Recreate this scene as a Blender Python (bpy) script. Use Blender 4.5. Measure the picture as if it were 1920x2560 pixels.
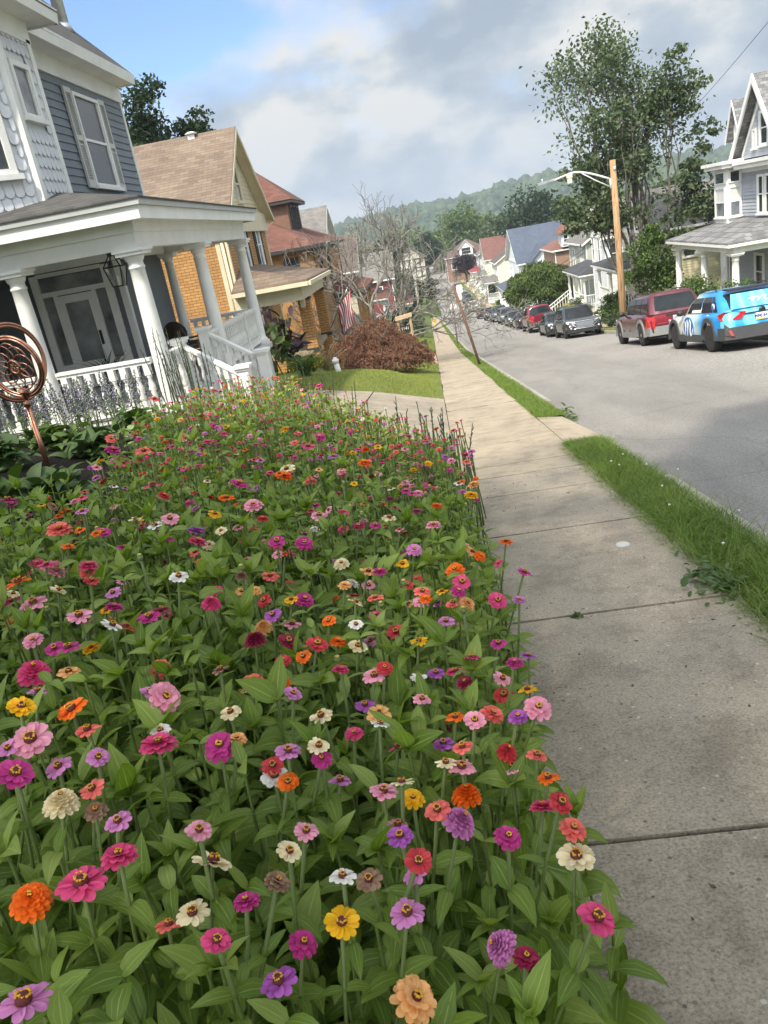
import bpy, math, random
import numpy as np
from mathutils import Vector, Matrix
for o in list(bpy.data.objects): bpy.data.objects.remove(o)
SC = bpy.context.scene; COL = SC.collection
random.seed(7); RNG = np.random.default_rng(11)
PI = math.pi

# ------------------------------------------------------------ camera, sky, sun, exposure
CAMH = 1.65; FPX = 1930.0
_roll = math.radians(10.5); _pitch = math.atan(691 / FPX); _az = math.radians(5.86)
_hd = Vector((-math.sin(_az), math.cos(_az), 0)); _rt = Vector((math.cos(_az), math.sin(_az), 0)); _up = Vector((0, 0, 1))
FW = math.cos(_pitch) * _hd - math.sin(_pitch) * _up
_u = math.sin(_pitch) * _hd + math.cos(_pitch) * _up
RI = math.cos(_roll) * _rt - math.sin(_roll) * _u
DN = -math.sin(_roll) * _rt - math.cos(_roll) * _u
cd = bpy.data.cameras.new('camera'); cam = bpy.data.objects.new('camera', cd); COL.objects.link(cam)
M = Matrix((RI, -DN, -FW)).transposed().to_4x4(); M.translation = (0, 0, CAMH); cam.matrix_world = M
cd.sensor_fit = 'VERTICAL'; cd.sensor_height = 24; cd.lens = FPX / 2560 * 24; cd.clip_start = .05; cd.clip_end = 6000
SC.camera = cam

SUN_AZ = (-.45, -.89); SUN_EL = math.radians(50)
_n = math.hypot(*SUN_AZ); SUN_DIR = Vector((SUN_AZ[0] / _n * math.cos(SUN_EL), SUN_AZ[1] / _n * math.cos(SUN_EL), math.sin(SUN_EL)))
sl = bpy.data.lights.new('sun', 'SUN'); so = bpy.data.objects.new('sun', sl); COL.objects.link(so)
sl.energy = 3.1; sl.angle = math.radians(2.0); sl.color = (1, .90, .74)
so.rotation_euler = (-SUN_DIR).to_track_quat('-Z', 'Y').to_euler(); so.location = (0, 0, 60)

W = bpy.data.worlds.new('World'); SC.world = W; W.use_nodes = True
nt = W.node_tree; nt.nodes.clear()
def N(nt, t, **k):
    n = nt.nodes.new(t)
    for a, b in k.items():
        if a.startswith('i_'):
            key = a[2:]; key = int(key) if key.isdigit() else key
            n.inputs[key].default_value = b
        else: setattr(n, a, b)
    return n
def LK(nt, a, b): nt.links.new(a, b)
def mth(nt, op, a, b=None, c=None):
    n = nt.nodes.new('ShaderNodeMath'); n.operation = op
    for i, v in enumerate((a, b, c)):
        if v is None: continue
        if isinstance(v, (int, float)): n.inputs[i].default_value = v
        else: nt.links.new(v, n.inputs[i])
    return n.outputs[0]
def ramp(nt, fac, stops, interp='LINEAR'):
    n = nt.nodes.new('ShaderNodeValToRGB'); n.color_ramp.interpolation = interp
    el = n.color_ramp.elements
    while len(el) < len(stops): el.new(.5)
    for e, (p, c) in zip(el, stops):
        e.position = p; e.color = c if len(c) == 4 else (*c, 1)
    if fac is not None: nt.links.new(fac, n.inputs[0])
    return n.outputs[0]
def mixc(nt, fac, a, b, mode='MIX'):
    n = nt.nodes.new('ShaderNodeMix'); n.data_type = 'RGBA'; n.blend_type = mode
    for s, v in ((n.inputs[0], fac), (n.inputs[6], a), (n.inputs[7], b)):
        if isinstance(v, (int, float)): s.default_value = v
        elif isinstance(v, tuple): s.default_value = v if len(v) == 4 else (*v, 1)
        else: nt.links.new(v, s)
    return n.outputs[2]
sky = N(nt, 'ShaderNodeTexSky', sky_type='NISHITA', sun_disc=False, sun_elevation=SUN_EL,
        sun_rotation=math.atan2(SUN_DIR.x, SUN_DIR.y), altitude=300, air_density=1.2, dust_density=1.2, ozone_density=1.5)
tc = N(nt, 'ShaderNodeTexCoord'); sp = N(nt, 'ShaderNodeSeparateXYZ'); LK(nt, tc.outputs['Generated'], sp.inputs[0])
zz = mth(nt, 'ADD', mth(nt, 'MAXIMUM', sp.outputs[2], 0.0), .62)
cv = N(nt, 'ShaderNodeCombineXYZ'); LK(nt, mth(nt, 'DIVIDE', sp.outputs[0], zz), cv.inputs[0]); LK(nt, mth(nt, 'DIVIDE', sp.outputs[1], zz), cv.inputs[1]); LK(nt, mth(nt, 'MULTIPLY', sp.outputs[2], 1.2), cv.inputs[2])
n1 = N(nt, 'ShaderNodeTexNoise', i_Scale=2.5, i_Detail=10.0, i_Roughness=.52, i_Distortion=.0); LK(nt, cv.outputs[0], n1.inputs['Vector'])
n2 = N(nt, 'ShaderNodeTexNoise', i_Scale=5.6, i_Detail=9.0, i_Roughness=.50, i_Distortion=.0)
mp = N(nt, 'ShaderNodeMapping', i_Location=(1.9, 4.2, .9)); LK(nt, cv.outputs[0], mp.inputs[0]); LK(nt, mp.outputs[0], n2.inputs['Vector'])
# a clear patch of blue over the houses on the left
dv = N(nt, 'ShaderNodeVectorMath', operation='DISTANCE', i_1=(-0.311, 0.914, 0.262)); LK(nt, tc.outputs['Generated'], dv.inputs[0])
hole = ramp(nt, dv.outputs['Value'], [(.07, (1, 1, 1)), (.21, (0, 0, 0))])
cov = mth(nt, 'SUBTRACT', n1.outputs[0], mth(nt, 'MULTIPLY', hole, .42))
mask = ramp(nt, cov, [(.31, (0, 0, 0)), (.44, (1, 1, 1))])
cl = ramp(nt, n2.outputs[0], [(.36, (1.7, 2.1, 2.75)), (.43, (2.1, 2.5, 3.1)), (.475, (2.45, 2.8, 3.3)), (.51, (2.95, 3.2, 3.55)), (.56, (3.4, 3.55, 3.8))])
# clouds on the sun's side are lit through and much brighter
sd = N(nt, 'ShaderNodeVectorMath', operation='DOT_PRODUCT', i_1=tuple(SUN_DIR)); LK(nt, tc.outputs['Generated'], sd.inputs[0])
glow = mth(nt, 'ADD', 1.0, mth(nt, 'MULTIPLY', mth(nt, 'POWER', mth(nt, 'MAXIMUM', sd.outputs['Value'], 0.0), 2.0), 4.2))
gv = N(nt, 'ShaderNodeCombineXYZ'); LK(nt, glow, gv.inputs[0]); LK(nt, mth(nt, 'MULTIPLY', glow, .97), gv.inputs[1]); LK(nt, mth(nt, 'MULTIPLY', glow, .90), gv.inputs[2])
cl = mixc(nt, 1.0, cl, gv.outputs[0], 'MULTIPLY')
skyc = mixc(nt, 1.0, sky.outputs[0], (.62, .72, .92), 'MULTIPLY')
both = mixc(nt, mask, skyc, cl)
lowz = ramp(nt, sp.outputs[2], [(.0, (1, 1, 1)), (.16, (0, 0, 0))])
both = mixc(nt, mth(nt, 'MULTIPLY', lowz, .55), both, (2.1, 2.5, 3.1))
bg = N(nt, 'ShaderNodeBackground', i_Strength=.135); LK(nt, both, bg.inputs[0])
wo = N(nt, 'ShaderNodeOutputWorld'); LK(nt, bg.outputs[0], wo.inputs[0])

SC.view_settings.view_transform = 'Standard'; SC.view_settings.look = 'None'; SC.view_settings.gamma = 1
SC.view_settings.use_curve_mapping = False; SC.view_settings.exposure = .85
SC.render.engine = 'CYCLES'
try:
    SC.cycles.use_denoising = True; SC.cycles.max_bounces = 8; SC.cycles.transparent_max_bounces = 8; SC.cycles.volume_step_rate = 4
    SC.cycles.sample_clamp_indirect = 6
except Exception: pass

# ------------------------------------------------------------ mesh helpers (all in metres, world coordinates)
ORG = {}
class MB:
    def __init__(s): s.V = []; s.F = []; s.Mi = []; s.S = []; s.n = 0; s.U = []
    def add(s, V, F, mi=0, smooth=False):
        b = s.n; s.V.extend([tuple(v) for v in V]); s.n += len(V)
        s.F.extend([tuple(i + b for i in f) for f in F]); s.Mi.extend([mi] * len(F)); s.S.extend([smooth] * len(F)); return s
    def box(s, x0, x1, y0, y1, z0, z1, mi=0):
        x0, x1 = min(x0, x1), max(x0, x1); y0, y1 = min(y0, y1), max(y0, y1); z0, z1 = min(z0, z1), max(z0, z1)
        V = [(x0, y0, z0), (x1, y0, z0), (x1, y1, z0), (x0, y1, z0), (x0, y0, z1), (x1, y0, z1), (x1, y1, z1), (x0, y1, z1)]
        return s.add(V, [(0, 3, 2, 1), (4, 5, 6, 7), (0, 1, 5, 4), (1, 2, 6, 5), (2, 3, 7, 6), (3, 0, 4, 7)], mi)
    def poly(s, pts, mi=0): return s.add(pts, [tuple(range(len(pts)))], mi)
    def slab(s, pts, t, mi=0):
        """polygon thickened by vector t"""
        n = len(pts); t = Vector(t); P = [Vector(p) for p in pts]; Q = [p + t for p in P]
        F = [tuple(range(n))[::-1], tuple(range(n, 2 * n))] + [(i, (i + 1) % n, n + (i + 1) % n, n + i) for i in range(n)]
        return s.add(P + Q, F, mi)
    def tube(s, path, r, n=8, mi=0, caps=True, smooth=True):
        P = [Vector(p) for p in path]; k = len(P)
        R = r if isinstance(r, (list, tuple)) else [r] * k
        V = []; ref = None
        for i in range(k):
            d = (P[min(i + 1, k - 1)] - P[max(i - 1, 0)])
            d = d.normalized() if d.length > 1e-9 else Vector((0, 0, 1))
            if ref is None or abs(ref.dot(d)) > .95: ref = Vector((1, 0, 0)) if abs(d.x) < .8 else Vector((0, 1, 0))
            a = (ref - d * ref.dot(d)).normalized(); b = d.cross(a); ref = a
            for j in range(n):
                t = 2 * PI * j / n; V.append(P[i] + (a * math.cos(t) + b * math.sin(t)) * R[i])
        F = [(i * n + j, i * n + (j + 1) % n, (i + 1) * n + (j + 1) % n, (i + 1) * n + j) for i in range(k - 1) for j in range(n)]
        if caps: F += [tuple(range(n))[::-1], tuple(range((k - 1) * n, k * n))]
        return s.add(V, F, mi, smooth)
    def lathe(s, c, prof, n=12, mi=0, axis='z', smooth=True):
        V = []; k = len(prof)
        for (r, h) in prof:
            for j in range(n):
                t = 2 * PI * j / n; a, b = r * math.cos(t), r * math.sin(t)
                V.append((c[0] + a, c[1] + b, c[2] + h) if axis == 'z' else ((c[0] + h, c[1] + a, c[2] + b) if axis == 'x' else (c[0] + b, c[1] + h, c[2] + a)))
        F = [(i * n + j, i * n + (j + 1) % n, (i + 1) * n + (j + 1) % n, (i + 1) * n + j) for i in range(k - 1) for j in range(n)]
        F += [tuple(range(n))[::-1], tuple(range((k - 1) * n, k * n))]
        return s.add(V, F, mi, smooth)
    def arr(s, V, F, mi=0, smooth=False):
        b = s.n; s.V.extend(map(tuple, V.tolist())); s.n += len(V)
        s.F.extend(map(tuple, (F + b).tolist())); m = len(F); s.Mi.extend([mi] * m); s.S.extend([smooth] * m); return s
    def build(s, name, mats, parent=None, local=False):
        if not isinstance(mats, (list, tuple)): mats = [mats]
        off = Vector((0, 0, 0))
        if parent is not None and not local: off = ORG.get(parent.name, off)
        me = bpy.data.meshes.new(name)
        V = np.array(s.V, dtype=np.float64).reshape(-1, 3) - np.array(off)
        me.from_pydata(V.tolist(), [], s.F)
        for m in mats: me.materials.append(m)
        me.polygons.foreach_set('material_index', s.Mi); me.polygons.foreach_set('use_smooth', s.S)
        if s.U:
            at = me.attributes.new('vein', 'FLOAT', 'POINT'); u = np.full(len(V), .25)
            for b, a in s.U: u[b:b + len(a)] = a
            at.data.foreach_set('value', u)
        me.update()
        o = bpy.data.objects.new(name, me); COL.objects.link(o)
        if parent is not None: o.parent = parent; ORG[o.name] = off
        return o
def tag(o, label=None, cat=None, group=None, kind=None):
    if label: o['label'] = label
    if cat: o['category'] = cat
    if group: o['group'] = group
    if kind: o['kind'] = kind
    return o
def thing(name, label, cat, loc=(0, 0, 0), group=None, local=False, rot=(0, 0, 0)):
    o = bpy.data.objects.new(name, None); COL.objects.link(o); o.empty_display_size = .2
    o.location = loc; o.rotation_euler = rot; ORG[o.name] = Vector((0, 0, 0)) if local else Vector(loc)
    return tag(o, label, cat, group)
def instance(root, loc=None, rot=None, scale=None, label=None, mats=None):
    """copy a thing with its parts and their sub-parts"""
    def cp(o, par):
        c = o.copy(); COL.objects.link(c); c.parent = par
        for ch in o.children: cp(ch, c)
        return c
    r = cp(root, None)
    if loc is not None: r.location = loc
    if rot is not None: r.rotation_euler = rot
    if scale is not None: r.scale = (scale,) * 3 if isinstance(scale, (int, float)) else scale
    if label: r['label'] = label
    return r

# ------------------------------------------------------------ materials
MATS = {}
def base_mat(name):
    m = bpy.data.materials.new(name); m.use_nodes = True; nt = m.node_tree; nt.nodes.clear()
    p = nt.nodes.new('ShaderNodeBsdfPrincipled'); o = nt.nodes.new('ShaderNodeOutputMaterial'); nt.links.new(p.outputs[0], o.inputs[0])
    return m, nt, p, o
def coords(nt, kind='Object'): return nt.nodes.new('ShaderNodeTexCoord').outputs[kind]
def bump(nt, p, h, strength=.3, dist=.02):
    b = nt.nodes.new('ShaderNodeBump'); b.inputs['Strength'].default_value = strength; b.inputs['Distance'].default_value = dist
    nt.links.new(h, b.inputs['Height']); nt.links.new(b.outputs[0], p.inputs['Normal'])
def noise(nt, vec, scale, detail=4, rough=.5):
    n = nt.nodes.new('ShaderNodeTexNoise'); n.inputs['Scale'].default_value = scale; n.inputs['Detail'].default_value = detail; n.inputs['Roughness'].default_value = rough
    if vec is not None: nt.links.new(vec, n.inputs['Vector'])
    return n.outputs[0]
def sc3(c, k): return tuple(min(1, v * k) for v in c)
def plain(name, c, rough=.6, var=.12, scale=3.0, metal=0.0, bmp=0.0, bscale=40, coat=0.0, spec=.5):
    if name in MATS: return MATS[name]
    m, nt, p, o = base_mat(name); v = coords(nt)
    f = noise(nt, v, scale, 5, .6)
    LK(nt, ramp(nt, f, [(.3, sc3(c, 1 - var)), (.7, sc3(c, 1 + var))]), p.inputs['Base Color'])
    p.inputs['Roughness'].default_value = rough; p.inputs['Metallic'].default_value = metal; p.inputs['Coat Weight'].default_value = coat
    p.inputs['Specular IOR Level'].default_value = spec
    if coat: p.inputs['Coat Roughness'].default_value = .05
    if bmp: bump(nt, p, noise(nt, v, bscale, 4, .6), bmp, .01)
    MATS[name] = m; return m
def wall_uv(nt):
    """u along the wall, v up, chosen from the face normal"""
    g = nt.nodes.new('ShaderNodeNewGeometry'); s = nt.nodes.new('ShaderNodeSeparateXYZ'); LK(nt, g.outputs['True Normal'], s.inputs[0])
    sel = mth(nt, 'GREATER_THAN', mth(nt, 'ABSOLUTE', s.outputs[0]), mth(nt, 'ABSOLUTE', s.outputs[1]))
    q = nt.nodes.new('ShaderNodeSeparateXYZ'); LK(nt, coords(nt), q.inputs[0])
    u = mth(nt, 'ADD', mth(nt, 'MULTIPLY', q.outputs[1], sel), mth(nt, 'MULTIPLY', q.outputs[0], mth(nt, 'SUBTRACT', 1.0, sel)))
    c = nt.nodes.new('ShaderNodeCombineXYZ'); LK(nt, u, c.inputs[0]); LK(nt, q.outputs[2], c.inputs[1])
    return c.outputs[0], u, q.outputs[2]
def siding(name, c, pitch=.115, rough=.55):
    if name in MATS: return MATS[name]
    m, nt, p, o = base_mat(name); uv, u, z = wall_uv(nt)
    fr = mth(nt, 'FRACT', mth(nt, 'DIVIDE', z, pitch))
    f = noise(nt, uv, 1.3, 5, .6)
    col = ramp(nt, f, [(.3, sc3(c, .86)), (.7, sc3(c, 1.1))])
    fl = nt.nodes.new('ShaderNodeTexNoise'); fl.inputs['Scale'].default_value = 1.0
    row = nt.nodes.new('ShaderNodeTexWhiteNoise'); row.noise_dimensions = '1D'; LK(nt, mth(nt, 'FLOOR', mth(nt, 'DIVIDE', z, pitch)), row.inputs['W'])
    col = mixc(nt, 1.0, col, ramp(nt, row.outputs[0], [(0, (.93, .93, .93)), (1, (1.05, 1.05, 1.05))]), 'MULTIPLY')
    LK(nt, col, p.inputs['Base Color']); p.inputs['Roughness'].default_value = rough
    bump(nt, p, ramp(nt, fr, [(0, (0, 0, 0)), (.08, (.55, .55, .55)), (.1, (1, 1, 1)), (1, (.25, .25, .25))]), 1.0, .022)
    MATS[name] = m; return m
def brickm(name, c1, c2, mortar, w=.21, h=.075, rough=.75):
    if name in MATS: return MATS[name]
    m, nt, p, o = base_mat(name); uv, u, z = wall_uv(nt)
    b = nt.nodes.new('ShaderNodeTexBrick'); LK(nt, uv, b.inputs['Vector']); b.inputs['Scale'].default_value = 1
    b.inputs['Brick Width'].default_value = w; b.inputs['Row Height'].default_value = h; b.inputs['Mortar Size'].default_value = .011; b.inputs['Mortar Smooth'].default_value = .2
    b.inputs['Color1'].default_value = (*c1, 1); b.inputs['Color2'].default_value = (*c2, 1); b.inputs['Mortar'].default_value = (*mortar, 1); b.inputs['Bias'].default_value = 0
    col = mixc(nt, 1.0, b.outputs[0], ramp(nt, noise(nt, uv, .9, 6, .65), [(.3, (.82, .82, .82)), (.7, (1.12, 1.1, 1.08))]), 'MULTIPLY')
    LK(nt, col, p.inputs['Base Color']); p.inputs['Roughness'].default_value = rough
    bump(nt, p, b.outputs[1], -.5, .01)
    MATS[name] = m; return m
def shingle(name, c1, c2, w=.30, h=.10, rough=.9):
    if name in MATS: return MATS[name]
    m, nt, p, o = base_mat(name); uv, u, z = wall_uv(nt)
    b = nt.nodes.new('ShaderNodeTexBrick'); LK(nt, uv, b.inputs['Vector']); b.inputs['Scale'].default_value = 1
    b.inputs['Brick Width'].default_value = w; b.inputs['Row Height'].default_value = h; b.inputs['Mortar Size'].default_value = .006; b.inputs['Mortar Smooth'].default_value = .3
    b.inputs['Color1'].default_value = (*c1, 1); b.inputs['Color2'].default_value = (*c2, 1); b.inputs['Mortar'].default_value = (*sc3(c1, .55), 1); b.inputs['Bias'].default_value = 0
    col = mixc(nt, 1.0, b.outputs[0], ramp(nt, noise(nt, uv, .7, 7, .7), [(.3, (.78, .78, .78)), (.7, (1.15, 1.15, 1.15))]), 'MULTIPLY')
    col = mixc(nt, 1.0, col, ramp(nt, noise(nt, uv, 60, 3, .7), [(.3, (.8, .8, .8)), (.7, (1.18, 1.18, 1.18))]), 'MULTIPLY')
    LK(nt, col, p.inputs['Base Color']); p.inputs['Roughness'].default_value = rough
    bump(nt, p, b.outputs[1], -.5, .012)
    MATS[name] = m; return m
def leafm(name, cols, rough=.55, trans=.25, nscale=2.0, obj=False, spec=.3):
    """foliage: hue differs from leaf to leaf (random per island), light passes through a little"""
    if name in MATS: return MATS[name]
    m, nt, p, o = base_mat(name)
    g = nt.nodes.new('ShaderNodeNewGeometry'); k = len(cols)
    r = g.outputs['Random Per Island']
    f = mth(nt, 'ADD', mth(nt, 'MULTIPLY', r, .62), mth(nt, 'MULTIPLY', noise(nt, coords(nt), nscale, 3, .6), .38))
    c = ramp(nt, f, [(.12 + .7 * i / max(1, k - 1), cols[i]) for i in range(k)])
    if obj:
        at = nt.nodes.new('ShaderNodeAttribute'); at.attribute_name = 'vein'; ab = mth(nt, 'ABSOLUTE', at.outputs['Fac'])
        v1 = ramp(nt, ab, [(.0, (1, 1, 1)), (.09, (0, 0, 0)), (.46, (0, 0, 0)), (.52, (.5, .5, .5)), (.58, (0, 0, 0))])
        c = mixc(nt, mth(nt, 'MULTIPLY', v1, .55), c, tuple(min(1, q * 1.7 + .03) for q in cols[-1]))
        spot = ramp(nt, noise(nt, coords(nt), 45, 3, .6), [(.66, (0, 0, 0)), (.72, (1, 1, 1))]); c = mixc(nt, mth(nt, 'MULTIPLY', spot, .35), c, (.16, .15, .05))
        bump(nt, p, v1, -.35, .004)
    LK(nt, c, p.inputs['Base Color']); p.inputs['Roughness'].default_value = rough; p.inputs['Specular IOR Level'].default_value = spec
    if trans:
        t = nt.nodes.new('ShaderNodeBsdfTranslucent'); LK(nt, mixc(nt, 1.0, c, (1.25, 1.35, .5), 'MULTIPLY'), t.inputs[0])
        mx = nt.nodes.new('ShaderNodeMixShader'); mx.inputs[0].default_value = trans
        LK(nt, p.outputs[0], mx.inputs[1]); LK(nt, t.outputs[0], mx.inputs[2]); LK(nt, mx.outputs[0], o.inputs[0])
    MATS[name] = m; return m
def glassm(name='window_glass', c=(.035, .04, .045), rough=.06, var=.5):
    if name in MATS: return MATS[name]
    m, nt, p, o = base_mat(name)
    LK(nt, ramp(nt, noise(nt, coords(nt), 1.4, 3, .6), [(.3, sc3(c, 1 - var)), (.7, sc3(c, 1 + var))]), p.inputs['Base Color'])
    p.inputs['Roughness'].default_value = rough; p.inputs['Specular IOR Level'].default_value = .12 if name == 'car_glass' else .8; p.inputs['IOR'].default_value = 1.5
    MATS[name] = m; return m
def concretem(name, c, agg=.35, joint=None):
    if name in MATS: return MATS[name]
    m, nt, p, o = base_mat(name); v = coords(nt)
    big = ramp(nt, noise(nt, v, .8, 6, .65), [(.3, sc3(c, .80)), (.7, sc3(c, 1.12))])
    fine = ramp(nt, noise(nt, v, 95, 3, .75), [(.33, (1 - agg,) * 3), (.5, (1, 1, 1)), (.68, (1 + agg * .7,) * 3)])
    col = mixc(nt, 1.0, big, fine, 'MULTIPLY')
    vo = nt.nodes.new('ShaderNodeTexVoronoi'); vo.inputs['Scale'].default_value = 34; LK(nt, v, vo.inputs['Vector'])
    hs = nt.nodes.new('ShaderNodeSeparateColor'); LK(nt, vo.outputs['Color'], hs.inputs[0])
    peb = mth(nt, 'MULTIPLY', mth(nt, 'LESS_THAN', vo.outputs['Distance'], .24), mth(nt, 'GREATER_THAN', hs.outputs[0], .80))
    pc = ramp(nt, hs.outputs[1], [(.2, (.10, .08, .075)), (.55, (.26, .21, .17)), (.9, (.55, .52, .46))])
    col = mixc(nt, mth(nt, 'MULTIPLY', peb, agg * 1.9), col, pc)
    dark = ramp(nt, noise(nt, v, 3.1, 7, .75), [(.40, (.70, .69, .68)), (.52, (1, 1, 1))])
    col = mixc(nt, .8, col, mixc(nt, 1.0, col, dark, 'MULTIPLY'))
    LK(nt, col, p.inputs['Base Color']); p.inputs['Roughness'].default_value = .85
    bump(nt, p, noise(nt, v, 130, 3, .7), .35, .006)
    MATS[name] = m; return m
def asphaltm(name, c):
    if name in MATS: return MATS[name]
    m, nt, p, o = base_mat(name); v = coords(nt)
    sp = nt.nodes.new('ShaderNodeSeparateXYZ'); LK(nt, v, sp.inputs[0])
    st = nt.nodes.new('ShaderNodeMapping'); st.inputs['Scale'].default_value = (.55, .06, 1); LK(nt, v, st.inputs[0])
    big = ramp(nt, noise(nt, st.outputs[0], 1.6, 6, .65), [(.3, sc3(c, .78)), (.7, sc3(c, 1.18))])
    fine = ramp(nt, noise(nt, v, 55, 3, .8), [(.30, (.55,) * 3), (.5, (1, 1, 1)), (.70, (1.55,) * 3)])
    col = mixc(nt, 1.0, big, fine, 'MULTIPLY')
    # coarser, paler stone showing along the parking side
    side = ramp(nt, mth(nt, 'ADD', mth(nt, 'MULTIPLY', sp.outputs[0], .1), mth(nt, 'MULTIPLY', noise(nt, st.outputs[0], 2.2, 5, .6), .25)), [(.60, (0, 0, 0)), (.74, (1, 1, 1))])
    grav = ramp(nt, noise(nt, v, 17, 4, .8), [(.36, sc3(c, .7)), (.5, sc3(c, 1.15)), (.64, sc3(c, 2.0))])
    col = mixc(nt, mth(nt, 'MULTIPLY', side, .75), col, grav)
    crk = nt.nodes.new('ShaderNodeTexVoronoi'); crk.feature = 'DISTANCE_TO_EDGE'; crk.inputs['Scale'].default_value = .23
    wv = nt.nodes.new('ShaderNodeVectorMath'); wv.operation = 'ADD'; LK(nt, v, wv.inputs[0])
    nn = nt.nodes.new('ShaderNodeTexNoise'); nn.inputs['Scale'].default_value = .9; nn.inputs['Detail'].default_value = 6; LK(nt, v, nn.inputs['Vector'])
    LK(nt, nn.outputs['Color'], wv.inputs[1]); LK(nt, wv.outputs[0], crk.inputs['Vector'])
    cm = ramp(nt, crk.outputs['Distance'], [(.003, (.45, .45, .45)), (.008, (1, 1, 1))])
    col = mixc(nt, .28, col, mixc(nt, 1.0, col, cm, 'MULTIPLY'))
    LK(nt, col, p.inputs['Base Color']); p.inputs['Roughness'].default_value = .9
    bump(nt, p, noise(nt, v, 60, 3, .8), .6, .01)
    MATS[name] = m; return m
def groundm(name, cols, scale=1.2, fscale=30, rough=.95, bmp=.6):
    if name in MATS: return MATS[name]
    m, nt, p, o = base_mat(name); v = coords(nt)
    k = len(cols)
    a = ramp(nt, noise(nt, v, scale, 7, .7), [(.25 + .5 * i / (k - 1), cols[i]) for i in range(k)])
    col = mixc(nt, 1.0, a, ramp(nt, noise(nt, v, fscale, 4, .8), [(.3, (.5,) * 3), (.7, (1.5,) * 3)]), 'MULTIPLY')
    LK(nt, col, p.inputs['Base Color']); p.inputs['Roughness'].default_value = rough; p.inputs['Specular IOR Level'].default_value = .2
    bump(nt, p, noise(nt, v, fscale, 4, .8), bmp, .03)
    MATS[name] = m; return m

WHITE = plain('white_trim_paint', (.74, .74, .72), .5, .08, 2)
OFFWHITE = plain('off_white_paint', (.62, .62, .60), .5, .06, 2)
CREAM = plain('cream_trim_paint', (.62, .56, .41), .55, .08, 2)
DARKTRIM = plain('dark_trim_paint', (.035, .037, .04), .5, .1)
BLACK = plain('black_plastic', (.018, .018, .02), .55, .15)
RUBBER = plain('tyre_rubber', (.02, .02, .021), .85, .2, 8)
CHROME = plain('bright_metal', (.62, .62, .62), .22, .05, 4, metal=1)
GALV = plain('galvanised_metal', (.50, .52, .54), .38, .25, 5, metal=.9)
COPPER = plain('copper_pipe', (.47, .235, .165), .32, .25, 9, metal=1)
GLASS = glassm()
GLASS2 = glassm('curtained_glass', (.16, .18, .20), .12, .5)
BARK = plain('grey_bark', (.13, .115, .095), .9, .35, 6, bmp=.6, bscale=25)
LICHEN = plain('lichen_bark', (.36, .34, .29), .9, .4, 5, bmp=.6, bscale=25)
def polewood():
    m, nt, p, o = base_mat('weathered_pole_wood'); mp = nt.nodes.new('ShaderNodeMapping'); mp.inputs['Scale'].default_value = (9, 9, .7); LK(nt, coords(nt), mp.inputs[0])
    f = noise(nt, mp.outputs[0], 1.6, 6, .7); c = ramp(nt, f, [(.34, (.10, .05, .022)), (.44, (.30, .175, .085)), (.60, (.42, .27, .145)), (.75, (.50, .36, .23))])
    LK(nt, c, p.inputs['Base Color']); p.inputs['Roughness'].default_value = .85; bump(nt, p, f, .6, .02); return m
POLEWOOD = polewood()
WOODPOST = plain('tan_timber', (.52, .38, .24), .8, .2, 5)
RUST = plain('rusty_post_steel', (.13, .068, .045), .7, .3, 8)

# ------------------------------------------------------------ the lie of the land
_py = [-60, 0, 45, 54, 64, 78, 90, 110, 121, 128, 135, 150, 190, 260, 340, 420, 520, 700, 3000]
_pz = [7.4, 0, -5.54, -6.45, -7.45, -8.72, -9.85, -11.85, -12.85, -13.15, -13.25, -13.55, -14.05, -15.3, -18, -22, -26, -30, -30]
def S(y): return float(np.interp(y, _py, _pz))
def rise(x):
    return .22 * min(-x, 4.3) + .03 * max(0, min(-x - 4.3, 25)) if x < 0 else 0.0
def mound(x, y):
    """grassy bank in front of the brick house"""
    if x > -.15 or y < 16 or y > 27: return 0.0
    return .34 * max(0, 1 - ((y - 20.8) / 4.2) ** 2) * max(0, min(1, (-x - .1) / 1.3)) * max(0, 1 - max(0, -x - 2.2) / 2.2)
def G(x, y):
    if x < 0: return S(y) + rise(x) + mound(x, y)
    if x > 8.75: return S(y) + .035 * max(0, min(x - 10.7, 8))
    return S(y)
RX0, RX1 = 1.95, 8.60       # road edges
def ray(px, py):
    d = FW * FPX + RI * (px - 960) + DN * (py - 1280); return d.normalized()
K = 1920 / 1659

# ------------------------------------------------------------ ground, road, pavement
ASPH = asphaltm('worn_asphalt', (.215, .20, .182))
CONC = concretem('exposed_aggregate_concrete', (.345, .292, .222), .42)
CONC2 = concretem('smooth_concrete', (.37, .305, .222), .20)
KERBM = concretem('kerb_stone', (.36, .33, .28), .3)
SOIL = groundm('dark_mulch', [(.006, .005, .004), (.014, .011, .008), (.026, .020, .014)], 4, 28, bmp=1.0)
LAWN = groundm('lawn_turf', [(.10, .13, .026), (.14, .165, .04), (.18, .19, .06)], .9, 45)
YARD = groundm('rough_yard_grass', [(.06, .085, .022), (.085, .115, .03), (.11, .13, .045)], .25, 9)
YS = [-60, -40, -25, -15, -8] + [i * .75 for i in range(-8, 46)] + list(range(36, 70, 2)) + list(range(70, 140, 4)) + [142, 150, 160, 175, 190, 210, 235, 260, 300, 340, 380, 420, 470, 520, 600, 700, 900, 1300]
def sheet(name, xs, ys, zf, m, kind='structure', smooth=True):
    V = np.array([(x, y, zf(x, y)) for y in ys for x in xs]); nx = len(xs)
    i = np.arange(len(ys) - 1)[:, None] * nx + np.arange(nx - 1)[None]; i = i.ravel()
    F = np.stack([i, i + 1, i + nx + 1, i + nx], 1)
    return tag(MB().arr(V, F, 0, smooth).build(name, m), kind=kind)
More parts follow.
